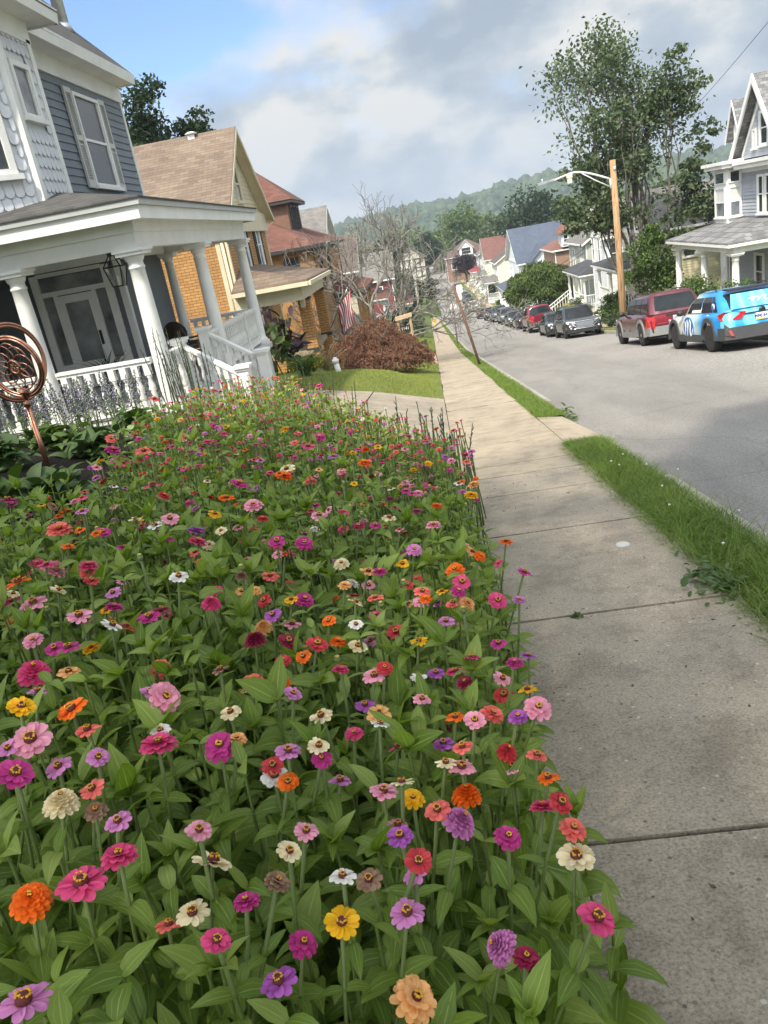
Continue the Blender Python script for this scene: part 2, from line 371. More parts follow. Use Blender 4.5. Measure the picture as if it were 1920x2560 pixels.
gx = [-800, -500, -300, -120, -60, -35, -22, -14, -10, -8, -6.5, -5.4, -4.6, -4.3, -3.9, -3.4, -3, -2.6, -2.2, -1.8, -1.4, -1, -.7, -.4, -.2, 0, .03]
sheet('ground', gx + [.035, 8.76, 8.765, 9.4, 10.7, 12, 15, 19, 25, 40, 80, 160, 400, 900, 1150], YS,
      lambda x, y: (G(x, y) - .02) if (x < .032 or x > 8.762) else S(y) - .4, YARD)
sheet('mulch_bed', [-6.2, -5.4, -4.6, -4.3, -3.6, -2.8, -2, -1.2, -.5, -.02, .02], [-2 + .5 * i for i in range(33)], lambda x, y: G(x, y) + .005, SOIL)
lx = [-7, -5.4, -4.3, -3.9, -3.4, -3, -2.6, -2.2, -1.8, -1.4, -1, -.7, -.4, -.2, 0, .04]
sheet('lawn', lx, [17.3 + .4 * i for i in range(60)], lambda x, y: G(x, y) + .01, LAWN)
def by(y0, y1): return [y0] + [y for y in YS if y0 < y < y1] + [y1]
sheet('road', [RX0 - .01, 3, 4.4, 5.3, 6.5, 7.6, RX1 + .01], by(-60, 700), lambda x, y: S(y) - .15 + .05 * (1 - ((x - 5.27) / 3.33) ** 2), ASPH)
sheet('side_street', [-60, -30, -12, -3, RX0 - .02], [124, 127, 131, 134], lambda x, y: S(y) - .14, ASPH)
# pavement slabs with real gaps between them
mb = MB(); y = -3.05; k = 0
GAP = {1.92: .02, 3.77: .016}
edges = [-5.2, -3.5, -1.6, .1, 1.92, 3.77, 5.52, 6.9, 7.79, 8.45]
while edges[-1] < 128: edges.append(edges[-1] + random.choice([1.5, 1.5, 1.55, 1.8]))
for a, b in zip(edges[:-1], edges[1:]):
    g = .010 if a > 1 else .012
    if a in (1.92, 3.77): g = .018
    ti = random.uniform(-.008, .008) if a > 11 else random.uniform(-.003, .003)
    jx = random.uniform(-.015, .015) if a > 9 else 0
    x0, x1 = .05, 1.40
    P = [(x0 + jx, a + g, S(a) + ti), (x1 + jx, a + g, S(a) + ti), (x1 + jx, b - .002, S(b) - ti), (x0 + jx, b - .002, S(b) - ti)]
    mb.slab(P, (0, 0, -.12), 0 if b < 8.2 else 1)
tag(mb.build('sidewalk', [CONC, CONC2]), kind='structure')
sheet('sidewalk_bed', [0.0, 1.45], by(-6, 128), lambda x, y: S(y) - .035, SOIL)
mb = MB()
ky = [-10.0]
while ky[-1] < 124: ky.append(ky[-1] + 2.4)
for a, b in zip(ky[:-1], ky[1:]):
    if b > 9.2 and a < 12.0: continue
    mb.slab([(1.80, a + .008, S(a) - .004), (1.95, a + .008, S(a) - .012), (1.95, b, S(b) - .012), (1.80, b, S(b) - .004)], (0, 0, -.3))
for a, b in zip(by(-10, 260)[:-1], by(-10, 260)[1:]):
    mb.slab([(8.60, a, S(a) - .01), (8.75, a, S(a)), (8.75, b, S(b)), (8.60, b, S(b) - .01)], (0, 0, -.3))
tag(mb.build('kerb', KERBM), kind='structure')
# driveway apron dipping to the road, walk to the steps, carriage-walk slabs
mb = MB()
P = [(1.415, 9.08, S(9.08) - .004), (2.05, 9.25, S(9.25) - .13), (2.0, 10.6, S(10.6) - .13), (1.80, 11.9, S(11.9) - .04), (1.415, 12.0, S(12) - .004)]
mb.slab(P, (0, 0, -.1))
tag(mb.build('driveway_apron', CONC2), kind='structure')
mb = MB()
for ys_ in (26.6, 45.2, 47.9, 62.0, 84.0): mb.slab([(1.415, ys_, S(ys_) - .01), (1.80, ys_, S(ys_) - .01), (1.80, ys_ + .7, S(ys_ + .7) - .01), (1.415, ys_ + .7, S(ys_ + .7) - .01)], (0, 0, -.1))
tag(mb.build('verge_crossing', CONC2), kind='structure')
mb = MB()
for a, b in ((-2.9, -1.52), (-1.49, .035)):
    mb.slab([(a, 10.6, G(a, 10.6) + .03), (b, 10.6, G(b, 10.6) + .03), (b, 17.25, G(b, 17.25) + .03), (a, 17.25, G(a, 17.25) + .03)], (0, 0, -.15))
tag(mb.build('garden_path', CONC), kind='structure')
sheet('verge', [1.40, 1.6, 1.80], [y for y in by(-8, 9.1)], lambda x, y: S(y) - .02, LAWN)
sheet('verge_far', [1.40, 1.6, 1.80], [y for y in by(11.95, 124)], lambda x, y: S(y) - .02, LAWN)
sheet('right_sidewalk', [9.6, 10.7], by(-20, 250), lambda x, y: S(y) + .03, CONC2)
sheet('right_lawn', [8.75, 9.6], by(-20, 250), lambda x, y: S(y) + .01, LAWN)
sheet('front_lawn', [10.7, 12, 14, 16, 22], by(-20, 260), lambda x, y: G(x, y) + .012, LAWN)

# ------------------------------------------------------------ vegetation helpers
def blades(mb, P, h, w, lean, nseg=2, mi=0):
    """grass blades: arrays of base points, heights, widths, lean amounts"""
    n = len(P); a = RNG.uniform(0, 2 * PI, n); b = RNG.uniform(0, 2 * PI, n)
    dx = np.stack([np.cos(a), np.sin(a), 0 * a], 1); ld = np.stack([np.cos(b), np.sin(b), 0 * b], 1)
    h = np.broadcast_to(h, n)[:, None]; w = np.broadcast_to(w, n)[:, None]; lean = np.broadcast_to(lean, n)[:, None]
    up = np.array([[0, 0, 1.0]]); V = []
    for i in range(nseg + 1):
        t = i / nseg
        c = P + up * h * (t - .25 * lean * t * t) + ld * h * lean * t * t
        if i < nseg: V += [c - dx * w * (1 - .5 * t) / 2, c + dx * w * (1 - .5 * t) / 2]
        else: V += [c]
    m = 2 * nseg + 1; V = np.stack(V, 1).reshape(-1, 3)
    base = np.arange(n) * m; b0 = mb.n
    F = []
    for i in range(nseg - 1):
        F.append(np.stack([base + 2 * i, base + 2 * i + 1, base + 2 * i + 3, base + 2 * i + 2], 1))
    T = np.stack([base + 2 * (nseg - 1), base + 2 * (nseg - 1) + 1, base + 2 * nseg], 1)
    mb.V.extend(map(tuple, V.tolist())); mb.n += len(V)
    k = 0
    for f in F + [T]:
        mb.F.extend(map(tuple, (f + b0).tolist())); k += len(f)
    mb.Mi.extend([mi] * k); mb.S.extend([True] * k)
def leafquads(mb, C, size, mi=0, up=.35, aspect=.62, dirs=None):
    """pointed leaves (two triangles folded along the rib) at points C"""
    n = len(C); d = RNG.normal(size=(n, 3)); d /= np.linalg.norm(d, axis=1)[:, None]
    if dirs is not None: d = d * .7 + dirs; d /= np.linalg.norm(d, axis=1)[:, None]
    nn = RNG.normal(size=(n, 3)); nn[:, 2] += up * 3; s = np.cross(d, nn); s /= (np.linalg.norm(s, axis=1)[:, None] + 1e-9)
    q = np.cross(s, d)
    L = (np.broadcast_to(size, n) * RNG.uniform(.7, 1.3, n))[:, None]
    a = C - d * L * .5; b = C + d * L * .5; l = C + s * L * aspect * .5 + q * L * .1; r = C - s * L * aspect * .5 + q * L * .1
    V = np.stack([a, r, b, l], 1).reshape(-1, 3); i = np.arange(n) * 4
    mb.arr(V, np.stack([i, i + 1, i + 2, i + 3], 1), mi, False)
def branches(base, dirv, length, r, depth, mb, tips, spread=.55, nchild=(2, 3), ratio=.72, seg=4, wob=.12, upb=.15, minr=.006, rr=.62, n=6, allpts=None):
    P = [Vector(base)]; d = Vector(dirv).normalized()
    for i in range(seg):
        d = (d + Vector((random.gauss(0, wob), random.gauss(0, wob), random.gauss(0, wob) + upb * .3))).normalized()
        P.append(P[-1] + d * length / seg)
    R = [max(minr, r * (1 - .38 * i / seg)) for i in range(seg + 1)]
    mb.tube(P, R, n if r > .03 else 4 if r > .012 else 3, caps=False)
    if allpts is not None: allpts.extend(P[1:])
    if depth == 0: tips.append((P[-1], d)); return
    for c in range(random.randint(*nchild)):
        at = random.choice(P[2:]) if c else P[-1]
        ax = Vector((random.gauss(0, 1), random.gauss(0, 1), random.gauss(0, .6))).normalized()
        nd = (d + ax * spread * random.uniform(.6, 1.4) + Vector((0, 0, upb))).normalized()
        branches(at, nd, length * ratio * random.uniform(.75, 1.2), max(minr, r * rr), depth - 1, mb, tips, spread, nchild, ratio, max(3, seg - 1), wob, upb, minr, rr, n, allpts)
def shell_points(n, c, r, inner=.55):
    d = RNG.normal(size=(n, 3)); d /= np.linalg.norm(d, axis=1)[:, None]
    return np.array(c) + d * (np.array(r) * RNG.uniform(inner ** 2, 1, n)[:, None] ** .5)
def lumpy_crown(mb, c, r, lumps, per, leaf, seed_r=.42, mi=0, flat=.9):
    """a crown built of many leaf clumps scattered through an ellipsoid"""
    L = shell_points(lumps, c, np.array(r) * .82, .35)
    for p in L:
        k = random.uniform(.6, 1.25) * seed_r * (sum(r) / 3)
        leafquads(mb, shell_points(int(per * random.uniform(.6, 1.3)), p, (k, k, k * flat * .8), .3), leaf, mi)
GREENS = [(.016, .034, .012), (.028, .058, .016), (.045, .085, .022), (.075, .12, .035)]
LEAF_A = leafm('maple_foliage', [(.040, .062, .032), (.062, .092, .044), (.088, .122, .056), (.12, .15, .07)], nscale=.5)
LEAF_B = leafm('oak_foliage', [(.010, .024, .012), (.020, .042, .017), (.032, .06, .022)], nscale=.5)
LEAF_C = leafm('bright_shrub_foliage', [(.03, .062, .015), (.055, .10, .022), (.085, .14, .032), (.12, .17, .05)], nscale=.7)
LEAF_D = leafm('yellow_shrub_foliage', [(.14, .17, .02), (.24, .25, .03), (.36, .33, .045)], nscale=.8)
LEAF_P = leafm('purple_foliage', [(.020, .012, .018), (.035, .018, .026), (.05, .025, .034)], nscale=.5)
LEAF_R = leafm('red_maple_foliage', [(.085, .045, .030), (.17, .070, .050), (.26, .12, .085), (.12, .115, .05)], nscale=1.2)
LEAF_F = leafm('distant_foliage', [(.032, .064, .016), (.055, .10, .022), (.085, .135, .034), (.13, .17, .05)], trans=.15, nscale=.06)
LEAF_W = leafm('weeping_foliage', [(.028, .052, .010), (.05, .085, .015), (.08, .12, .024), (.115, .15, .035)], nscale=.7)
def shrub(name, label, cat, c, r, n, leaf, m, lumps=14, group=None, seed_r=.42, stem=True):
    z = G(c[0], c[1]) if len(c) < 3 else c[2]
    t = thing(name, label, cat, (c[0], c[1], z), group)
    mb = MB(); lumpy_crown(mb, (c[0], c[1], z + r[2] * .85), r, lumps, max(6, n // lumps), leaf, seed_r)
    mb.build('foliage', m, t)
    if stem:
        mb = MB()
        for i in range(4):
            a = random.uniform(0, 6.28); mb.tube([(c[0], c[1], z - .05), (c[0] + math.cos(a) * r[0] * .25, c[1] + math.sin(a) * r[1] * .25, z + r[2] * .6), (c[0] + math.cos(a) * r[0] * .5, c[1] + math.sin(a) * r[1] * .5, z + r[2] * 1.1)], [.03, .02, .01], 5)
        mb.build('stem', BARK, t)
    return t

# ------------------------------------------------------------ building helpers
def pt(ax, p, a, z, off):
    """point on a wall. ax 'x+','x-','y-','y+': outward normal; p: plane; a: along; off: outward offset"""
    s = 1 if ax[1] == '+' else -1
    return (p + s * off, a, z) if ax[0] == 'x' else (a, p + s * off, z)
def wbox(mb, ax, p, a0, a1, z0, z1, o0, o1, mi=0):
    A = pt(ax, p, a0, z0, o0); B = pt(ax, p, a1, z1, o1); mb.box(A[0], B[0], A[1], B[1], A[2], B[2], mi)
def window(root, ax, p, a0, a1, z0, z1, frame=.09, trim=None, glass=None, mid=True, shutters=None, sill=True, hood=False, label=None, blind=None):
    trim = trim or WHITE; glass = glass or GLASS
    f = MB()
    wbox(f, ax, p, a0, a0 + frame, z0, z1, 0, .06); wbox(f, ax, p, a1 - frame, a1, z0, z1, 0, .06)
    wbox(f, ax, p, a0 + frame, a1 - frame, z1 - frame, z1, 0, .06); wbox(f, ax, p, a0 + frame, a1 - frame, z0, z0 + frame * .7, 0, .058)
    i0, i1 = a0 + frame, a1 - frame; zm = (z0 + z1) / 2
    s = .035
    for u, v in ((i0, i0 + s), (i1 - s, i1)): wbox(f, ax, p, u, v, z0 + frame * .7, z1 - frame, 0, .038)
    if mid: wbox(f, ax, p, i0 + s, i1 - s, zm - .025, zm + .025, 0, .042)
    if sill: wbox(f, ax, p, a0 - .05, a1 + .05, z0 - .07, z0, 0, .11)
    if hood: wbox(f, ax, p, a0 - .06, a1 + .06, z1, z1 + .1, 0, .10)
    w = f.build('window', trim, root)
    if label: w['label'] = label
    g = MB(); wbox(g, ax, p, i0 + s, i1 - s, z0 + frame * .7, z1 - frame, 0, .015); g.build('pane', glass, w)
    if blind:
        g = MB(); wbox(g, ax, p, i0 + s, i1 - s, zm + .03, z1 - frame, .0155, .019); g.build('blind', blind, w)
    if shutters:
        for u, v in ((a0 - .36, a0 - .02), (a1 + .02, a1 + .36)):
            m = MB(); wbox(m, ax, p, u, u + .05, z0 - .06, z1 + .04, .003, .05); wbox(m, ax, p, v - .05, v, z0 - .06, z1 + .04, .003, .05)
            wbox(m, ax, p, u + .05, v - .05, z0 - .06, z0 + .08, .003, .05); wbox(m, ax, p, u + .05, v - .05, z1 - .06, z1 + .04, .003, .05); wbox(m, ax, p, u + .05, v - .05, zm - .05, zm + .05, .003, .05)
            k = z0 + .09
            while k < z1 - .08:
                if abs(k + .02 - zm) > .08:
                    q = [pt(ax, p, u + .05, k, .012), pt(ax, p, v - .05, k, .012), pt(ax, p, v - .05, k + .035, .042), pt(ax, p, u + .05, k + .035, .042)]
                    q = [pt(ax, p, u + .05, k, .042), pt(ax, p, v - .05, k, .042), pt(ax, p, v - .05, k + .038, .014), pt(ax, p, u + .05, k + .038, .014)]
                    m.poly(q)
                k += .045
            wbox(m, ax, p, u + .05, v - .05, z0 + .08, z1 - .06, .003, .006)
            m.build('shutter', shutters, root)
    return w
def balusters(mb, p0, p1, z0a, z1a, z0b=None, z1b=None, n=None, pitch=.16, r=.035, turned=True, sides=8, mi=0):
    """turned balusters from p0 to p1 (xy), rail bottoms z0, tops z1 at each end"""
    L = math.hypot(p1[0] - p0[0], p1[1] - p0[1]); n = n or max(1, int(L / pitch)); z0b = z0a if z0b is None else z0b; z1b = z1a if z1b is None else z1b
    for i in range(n):
        t = (i + .5) / n; x = p0[0] + (p1[0] - p0[0]) * t; y = p0[1] + (p1[1] - p0[1]) * t
        a = z0a + (z0b - z0a) * t; b = z1a + (z1b - z1a) * t; h = b - a
        if turned:
            mb.box(x - r, x + r, y - r, y + r, a, a + .14 * h, mi); mb.box(x - r, x + r, y - r, y + r, a + .74 * h, b, mi)
            mb.lathe((x, y, a), [(r * .55, .14 * h), (r * 1.15, .22 * h), (r * .7, .30 * h), (r * 1.25, .40 * h), (r * .95, .52 * h), (r * .6, .66 * h), (r * .95, .70 * h), (r * .8, .74 * h)], sides, mi)
        else: mb.box(x - r * .6, x + r * .6, y - r * .6, y + r * .6, a, b, mi)
def rail(mb, p0, p1, z0, z1=None, w=.11, h=.07, mi=0):
    z1 = z0 if z1 is None else z1
    d = Vector((p1[0] - p0[0], p1[1] - p0[1], 0)).normalized(); s = Vector((-d.y, d.x, 0)) * w / 2
    A = Vector((p0[0], p0[1], z0)); B = Vector((p1[0], p1[1], z1))
    mb.slab([A - s, B - s, B + s, A + s], (0, 0, -h), mi)
def post(root, x, y, z0, z1, w=.17, m=None, name='newel_post'):
    mb = MB(); h = w / 2; mb.box(x - h, x + h, y - h, y + h, z0, z1 - .09)
    mb.box(x - h - .025, x + h + .025, y - h - .025, y + h + .025, z1 - .09, z1 - .05); mb.box(x - h - .05, x + h + .05, y - h - .05, y + h + .05, z1 - .05, z1)
    mb.box(x - h - .02, x + h + .02, y - h - .02, y + h + .02, z0, z0 + .12)
    return mb.build(name, m or WHITE, root)
def column(root, x, y, z0, z1, r=.17, m=None, n=20, name='column'):
    H = z1 - z0; mb = MB(); b = r * 1.35
    mb.box(x - b, x + b, y - b, y + b, z0, z0 + .08)
    prof = [(r * 1.3, .08), (r * 1.34, .12), (r * 1.1, .16), (r * 1.04, .19)]
    for i in range(9):
        t = i / 8; prof.append((r * (1.03 - .20 * t ** 1.7), .2 + (H - .5) * t))
    q = r * .83
    prof += [(q * 1.12, H - .29), (q * 1.12, H - .26), (q, H - .25), (q, H - .19), (q * 1.2, H - .17), (q * 1.35, H - .12), (q * 1.35, H - .1)]
    mb.lathe((x, y, z0), prof, n)
    c = q * 1.85; mb.box(x - c, x + c, y - c, y + c, z1 - .10, z1 - .05); mb.box(x - c - .03, x + c + .03, y - c - .03, y + c + .03, z1 - .05, z1 - .003)
    return mb.build(name, m or WHITE, root)

# ------------------------------------------------------------ the grey house with the white porch (left foreground)
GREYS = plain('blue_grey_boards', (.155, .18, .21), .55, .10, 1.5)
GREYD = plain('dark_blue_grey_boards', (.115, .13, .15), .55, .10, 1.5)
SCALE = plain('fish_scale_paint', (.60, .62, .66), .5, .05, 3)
ROOFD = shingle('charcoal_shingles', (.060, .058, .056), (.10, .096, .09), .28, .055)
SHUT = plain('grey_shutter_paint', (.50, .50, .48), .55, .05)
H1 = thing('victorian_house', 'grey sided house with white columned porch and scalloped shingle bay, nearest on the left', 'house', (-7, 16, -1))
FZ = -.47   # porch floor
def clapboards(mb, ax, p, a0, a1, z0, z1, pitch=.15, t=.024, mi=0):
    """lapped boards as real geometry"""
    n = max(1, round((z1 - z0) / pitch)); h = (z1 - z0) / n
    for i in range(n):
        a, b = z0 + h * i, z0 + h * (i + 1)
        Q = [pt(ax, p, a0, a, 0), pt(ax, p, a1, a, 0), pt(ax, p, a1, a, t), pt(ax, p, a0, a, t), pt(ax, p, a0, b, .003), pt(ax, p, a1, b, .003)]
        mb.add(Q, [(0, 1, 2, 3), (3, 2, 5, 4), (0, 3, 4), (1, 5, 2)], mi)
# walls
mb = MB()
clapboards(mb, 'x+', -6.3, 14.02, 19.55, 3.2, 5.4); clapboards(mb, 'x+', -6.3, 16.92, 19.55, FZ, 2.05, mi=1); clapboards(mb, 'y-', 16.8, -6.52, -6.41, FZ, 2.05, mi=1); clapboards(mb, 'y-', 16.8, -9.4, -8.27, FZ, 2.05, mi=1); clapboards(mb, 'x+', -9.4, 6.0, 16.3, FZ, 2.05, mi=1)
def wallq(mb, pts, mi=0): mb.poly(pts, mi)
mb.slab([(-6.3, 14.0, 2.6), (-6.3, 19.66, 2.6), (-6.3, 19.66, 5.5), (-6.3, 14.0, 5.5)], (-.2, 0, 0))          # upper street wall
mb.slab([(-6.5, 19.66, -1.2), (-18, 19.66, -1.2), (-18, 19.66, 5.5), (-6.5, 19.66, 5.5)], (0, -.2, 0))       # far side
mb.slab([(-18, 8, -1.2), (-18, 19.4, -1.2), (-18, 19.4, 5.5), (-18, 8, 5.5)], (.2, 0, 0))
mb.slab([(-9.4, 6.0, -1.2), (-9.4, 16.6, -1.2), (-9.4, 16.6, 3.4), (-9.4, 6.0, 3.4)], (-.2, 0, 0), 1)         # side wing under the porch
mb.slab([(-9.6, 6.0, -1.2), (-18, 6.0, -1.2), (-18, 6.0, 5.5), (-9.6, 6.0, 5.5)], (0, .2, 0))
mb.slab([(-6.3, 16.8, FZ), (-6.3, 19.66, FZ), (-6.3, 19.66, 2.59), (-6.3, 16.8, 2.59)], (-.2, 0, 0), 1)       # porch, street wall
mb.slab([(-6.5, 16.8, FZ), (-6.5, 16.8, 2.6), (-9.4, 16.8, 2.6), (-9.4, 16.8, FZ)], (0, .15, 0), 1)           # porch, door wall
mb.build('wall', [GREYS, GREYD], H1)
mb = MB(); wbox(mb, 'x+', -6.3, 19.56, 19.68, 2.9, 5.5, 0, .03); mb.build('corner_board', WHITE, H1)
mb = MB(); wbox(mb, 'x+', -6.3, 16.78, 16.9, FZ, 2.05, 0, .03); mb.build('corner_board', WHITE, H1)
mb = MB(); wbox(mb, 'y-', 16.8, -6.40, -6.28, FZ, 2.05, 0, .03); mb.build('corner_board', WHITE, H1)
# shingled bay, three faces, standing out over the porch roof
bx, by0, by1 = -5.73, 12.9, 14.0; ch = 1.1
mb = MB()
c1 = (bx - ch, by0 - ch)
mb.slab([(bx, by0, 2.7), (bx, by1, 2.7), (bx, by1, 5.45), (bx, by0, 5.45)], (-.12, 0, 0))
mb.slab([(c1[0], c1[1], 2.45), (bx, by0, 2.6), (bx, by0, 5.45), (c1[0], c1[1], 5.45)], (-.08, .08, 0))
mb.slab([(c1[0] - 2.6, c1[1], 2.45), (c1[0], c1[1], 2.45), (c1[0], c1[1], 5.45), (c1[0] - 2.6, c1[1], 5.45)], (0, .1, 0))
mb.slab([(bx, by1, 2.7), (bx - .57, by1, 2.7), (bx - .57, by1, 5.45), (bx, by1, 5.45)], (0, -.1, 0))
# scallops: rows of round-ended shingles, each row lapping the one below
def scallops(mb, A, B, z0, z1, out, skip, w=.152, row=.185):
    A = Vector(A); B = Vector(B); d = (B - A); L = d.length; d /= L; o = Vector((*out, 0)).normalized()
    n = max(2, round(L / w)); ww = L / n; z = z0; k = 0
    while z < z1:
        for i in range(-(k % 2), n + 1):
            a = (i + .5 * (k % 2)) * ww + .004; b = a + ww - .008; a = max(a, 0); b = min(b, L)
            if b - a < .03: continue
            zt = min(z1 + .02, z + row * 1.25)
            if skip and skip[0] - .02 < (a + b) / 2 < skip[1] + .02 and skip[2] - .05 < z + row * .5 < skip[3] + .02: continue
            P = []; m = 7
            for j in range(m + 1):
                t = PI * j / m; P.append(A + d * ((a + b) / 2 - math.cos(t) * (b - a) / 2) + Vector((0, 0, z + row * .34 - math.sin(t) * row * .34)) + o * .034)
            P += [A + d * b + Vector((0, 0, zt)) + o * .008, A + d * a + Vector((0, 0, zt)) + o * .008]
            mb.add(P + [q - o * (.016 if i2 <= m else .004) for i2, q in enumerate(P)], [tuple(range(m + 3))] + [(q, (q + 1), m + 3 + q + 1, m + 3 + q)[::-1] for q in range(m)])
        z += row; k += 1
scallops(mb, (bx, by0 + .1, 0), (bx, by1 - .1, 0), 2.95, 5.45, (1, 0), (.04, .72, 4.2, 5.06))
scallops(mb, (c1[0] + .05, c1[1] + .05, 0), (bx - .07, by0 - .07, 0), 2.72, 5.45, (1, -1), (.22, 1.25, 3.3, 5.3))
mb.build('bay_wall', SCALE, H1)
mb = MB()   # bay corner boards and bottom flashing
mb.box(bx - .06, bx + .05, by0 - .05, by0 + .08, 2.86, 5.45); mb.box(bx - .02, bx + .05, by1 - .11, by1 + .02, 3.02, 5.45)
mb.slab([(bx + .045, by0 - .02, 2.90), (bx + .045, by1 + .02, 3.10), (bx + .045, by1 + .02, 3.16), (bx + .045, by0 - .02, 2.96)], (-.05, 0, 0))
mb.slab([(c1[0] + .03, c1[1] - .03, 2.60), (bx + .03, by0 - .03, 2.86), (bx + .03, by0 - .03, 2.93), (c1[0] + .03, c1[1] - .03, 2.67)], (-.03, .03, 0))
mb.build('bay_trim', WHITE, H1)
w = window(H1, 'x+', bx, by0 + .14, by0 + .80, 4.24, 5.04, .08, mid=False, glass=glassm('leaded_glass', (.22, .24, .26), .15, .75))
# window on the chamfered face, built flat then turned
def chamfer(mb, a0, a1, z0, z1, o0, o1, mi=0):
    d = Vector((1, 1, 0)).normalized(); o = Vector((1, -1, 0)).normalized(); A = Vector((c1[0], c1[1], 0))
    P = [A + d * a0 + o * o1 + Vector((0, 0, z0)), A + d * a1 + o * o1 + Vector((0, 0, z0)), A + d * a1 + o * o1 + Vector((0, 0, z1)), A + d * a0 + o * o1 + Vector((0, 0, z1))]
    mb.slab(P, o * (o0 - o1), mi)
mb = MB()
for a in ((.26, .36), (1.18, 1.28)): chamfer(mb, a[0], a[1], 3.42, 5.2, 0, .07)
chamfer(mb, .36, 1.18, 5.1, 5.2, 0, .07); chamfer(mb, .36, 1.18, 3.42, 3.50, 0, .07); chamfer(mb, .2, 1.34, 3.34, 3.42, 0, .12); chamfer(mb, .36, 1.18, 4.27, 4.33, 0, .045)
cw = mb.build('window', WHITE, H1); mb = MB(); chamfer(mb, .36, 1.18, 3.5, 5.1, 0, .02); mb.build('pane', GLASS, cw)
# upper window with louvred shutters
window(H1, 'x+', -6.272, 16.66, 17.98, 3.50, 5.22, .065, glass=glassm('screened_glass', (.055, .06, .066), .25, .3), shutters=SHUT)
# frieze, soffit, fascia and roof
mb = MB()
wbox(mb, 'x+', -6.3, 14.0, 19.72, 5.40, 5.72, -.2, .05); mb.box(-6.35, -18, 19.6, 19.71, 5.4, 5.72)
mb.box(bx - .03, bx + .05, by0 - .04, by1 + .05, 5.40, 5.72)
mb.slab([(c1[0] - .02, c1[1] - .05, 5.40), (bx + .05, by0 - .03, 5.40), (bx + .05, by0 - .03, 5.72), (c1[0] - .02, c1[1] - .05, 5.72)], (-.06, .06, 0))
mb.box(c1[0] - 2.6, c1[0] - .02, c1[1] - .05, c1[1] + .02, 5.40, 5.72)
mb.build('frieze', WHITE, H1)
OV = [(-18.4, 19.62), (-5.85, 19.62), (-5.85, 14.42), (-5.30, 14.42), (-5.30, 12.72), (-6.62, 11.4), (-9.6, 11.4), (-9.6, 5.6), (-18.4, 5.6)]
mb = MB(); mb.slab([(x, y, 5.72) for x, y in OV], (0, 0, .06)); mb.build('soffit', WHITE, H1)
mb = MB()
for (a, b) in zip(OV, OV[1:] + OV[:1]):
    d = Vector((b[0] - a[0], b[1] - a[1], 0)).normalized(); nrm = Vector((-d.y, d.x, 0))
    A = Vector((a[0], a[1], 5.70)) - d * .0; B = Vector((b[0], b[1], 5.70))
    mb.slab([A + nrm * .012, B + nrm * .012, B + nrm * .05 + Vector((0, 0, .20)), A + nrm * .05 + Vector((0, 0, .20))], -nrm * .06)
mb.build('fascia', WHITE, H1)
mb = MB(); cxr, cyr = -12.0, 13.5
def rz(x, y): return 5.92
for (a, b) in zip(OV, OV[1:] + OV[:1]):
    A = Vector((a[0], a[1], 5.9)); B = Vector((b[0], b[1], 5.9)); C_ = Vector((cxr, cyr, 0))
    A += (A - C_).normalized() * .06 * Vector((1, 1, 0)).length / 1.4; B += (B - C_).normalized() * .06
    A.z = B.z = 5.9
    T = Vector((cxr, cyr, 12.6))
    mb.poly([A, B, T]); mb.poly([A - Vector((0, 0, .05)), B - Vector((0, 0, .05)), B, A])
mb.build('roof', ROOFD, H1)
mb = MB(); mb.tube([(-6.62, 18.3, 6.2), (-6.62, 18.3, 9.6)], .125, 16); mb.lathe((-6.62, 18.3, 6.62), [(.2, 0), (.16, .1), (.13, .16)], 16)
mb.build('flue_pipe', GALV, H1)
# porch: floor, skirt, columns, beam, ceiling, roof
PX, PYA, PYC = -4.3, 12.2, 19.7
mb = MB(); mb.box(-9.4, PX + .22, PYA - .22, PYC + .22, FZ - .12, FZ - .004); mb.build('porch_floor', plain('grey_deck_paint', (.46, .46, .45), .5, .1), H1)
mb = MB(); mb.box(PX + .02, PX + .14, PYA - .1, 13.0, -1.7, FZ - .12); mb.box(PX + .02, PX + .14, 15.1, PYC + .14, -2.2, FZ - .12); mb.box(-9.4, PX, PYA - .14, PYA - .04, -1.6, FZ - .12); mb.box(-9, PX, PYC + .04, PYC + .14, -2.2, FZ - .12)
mb.build('porch_skirt', OFFWHITE, H1)
CT = 2.06
for (x, y) in ((PX, PYA), (PX, 15.87), (PX, PYC - .02), (-6.22, PYA), (-8.3, PYA)): column(H1, x, y, FZ, CT, .138)
column(H1, -6.12, PYC - .03, FZ, CT, .12); 
mb = MB(); wbox(mb, 'x+', -9.4, 16.3, 16.6, FZ, 2.05, 0, .1); mb.build('pilaster', WHITE, H1)
mb = MB()
mb.box(PX - .13, PX + .13, PYA - .12, PYC + .16, CT, CT + .22); mb.box(PX - .13, PX + .16, PYA - .15, PYC + .19, CT + .22, CT + .42)
mb.box(-9.4, PX - .13, PYA - .12, PYA + .12, CT, CT + .218); mb.box(-9.4, PX - .13, PYA - .15, PYA + .13, CT + .22, CT + .42)
mb.box(-6.3, PX - .16, PYC - .16, PYC + .16, CT, CT + .42); mb.box(-6.29, -6.1, 16.9, PYC - .2, CT, CT + .42); mb.box(-9.4, -6.3, 16.6, 16.79, CT, CT + .42)
mb.build('porch_beam', WHITE, H1)
mb = MB(); mb.box(-9.4, PX + .1, PYA - .1, PYC + .1, 2.49, 2.55); mb.build('porch_ceiling', plain('porch_ceiling_paint', (.68, .71, .72), .6, .05), H1)
EX, EY, EY1 = -3.86, 11.64, 20.05
mb = MB()   # cornice and gutter
mb.box(PX - .2, EX - .052, EY + .052, EY1 - .04, 2.452, 2.482); mb.box(-9.4, PX - .2, EY + .052, PYA, 2.452, 2.482)
mb.box(-9.4, EX, EY + .05, EY, 2.42, 2.60); mb.box(EX - .05, EX, EY + .05, EY1, 2.42, 2.60)
mb.build('porch_fascia', WHITE, H1)
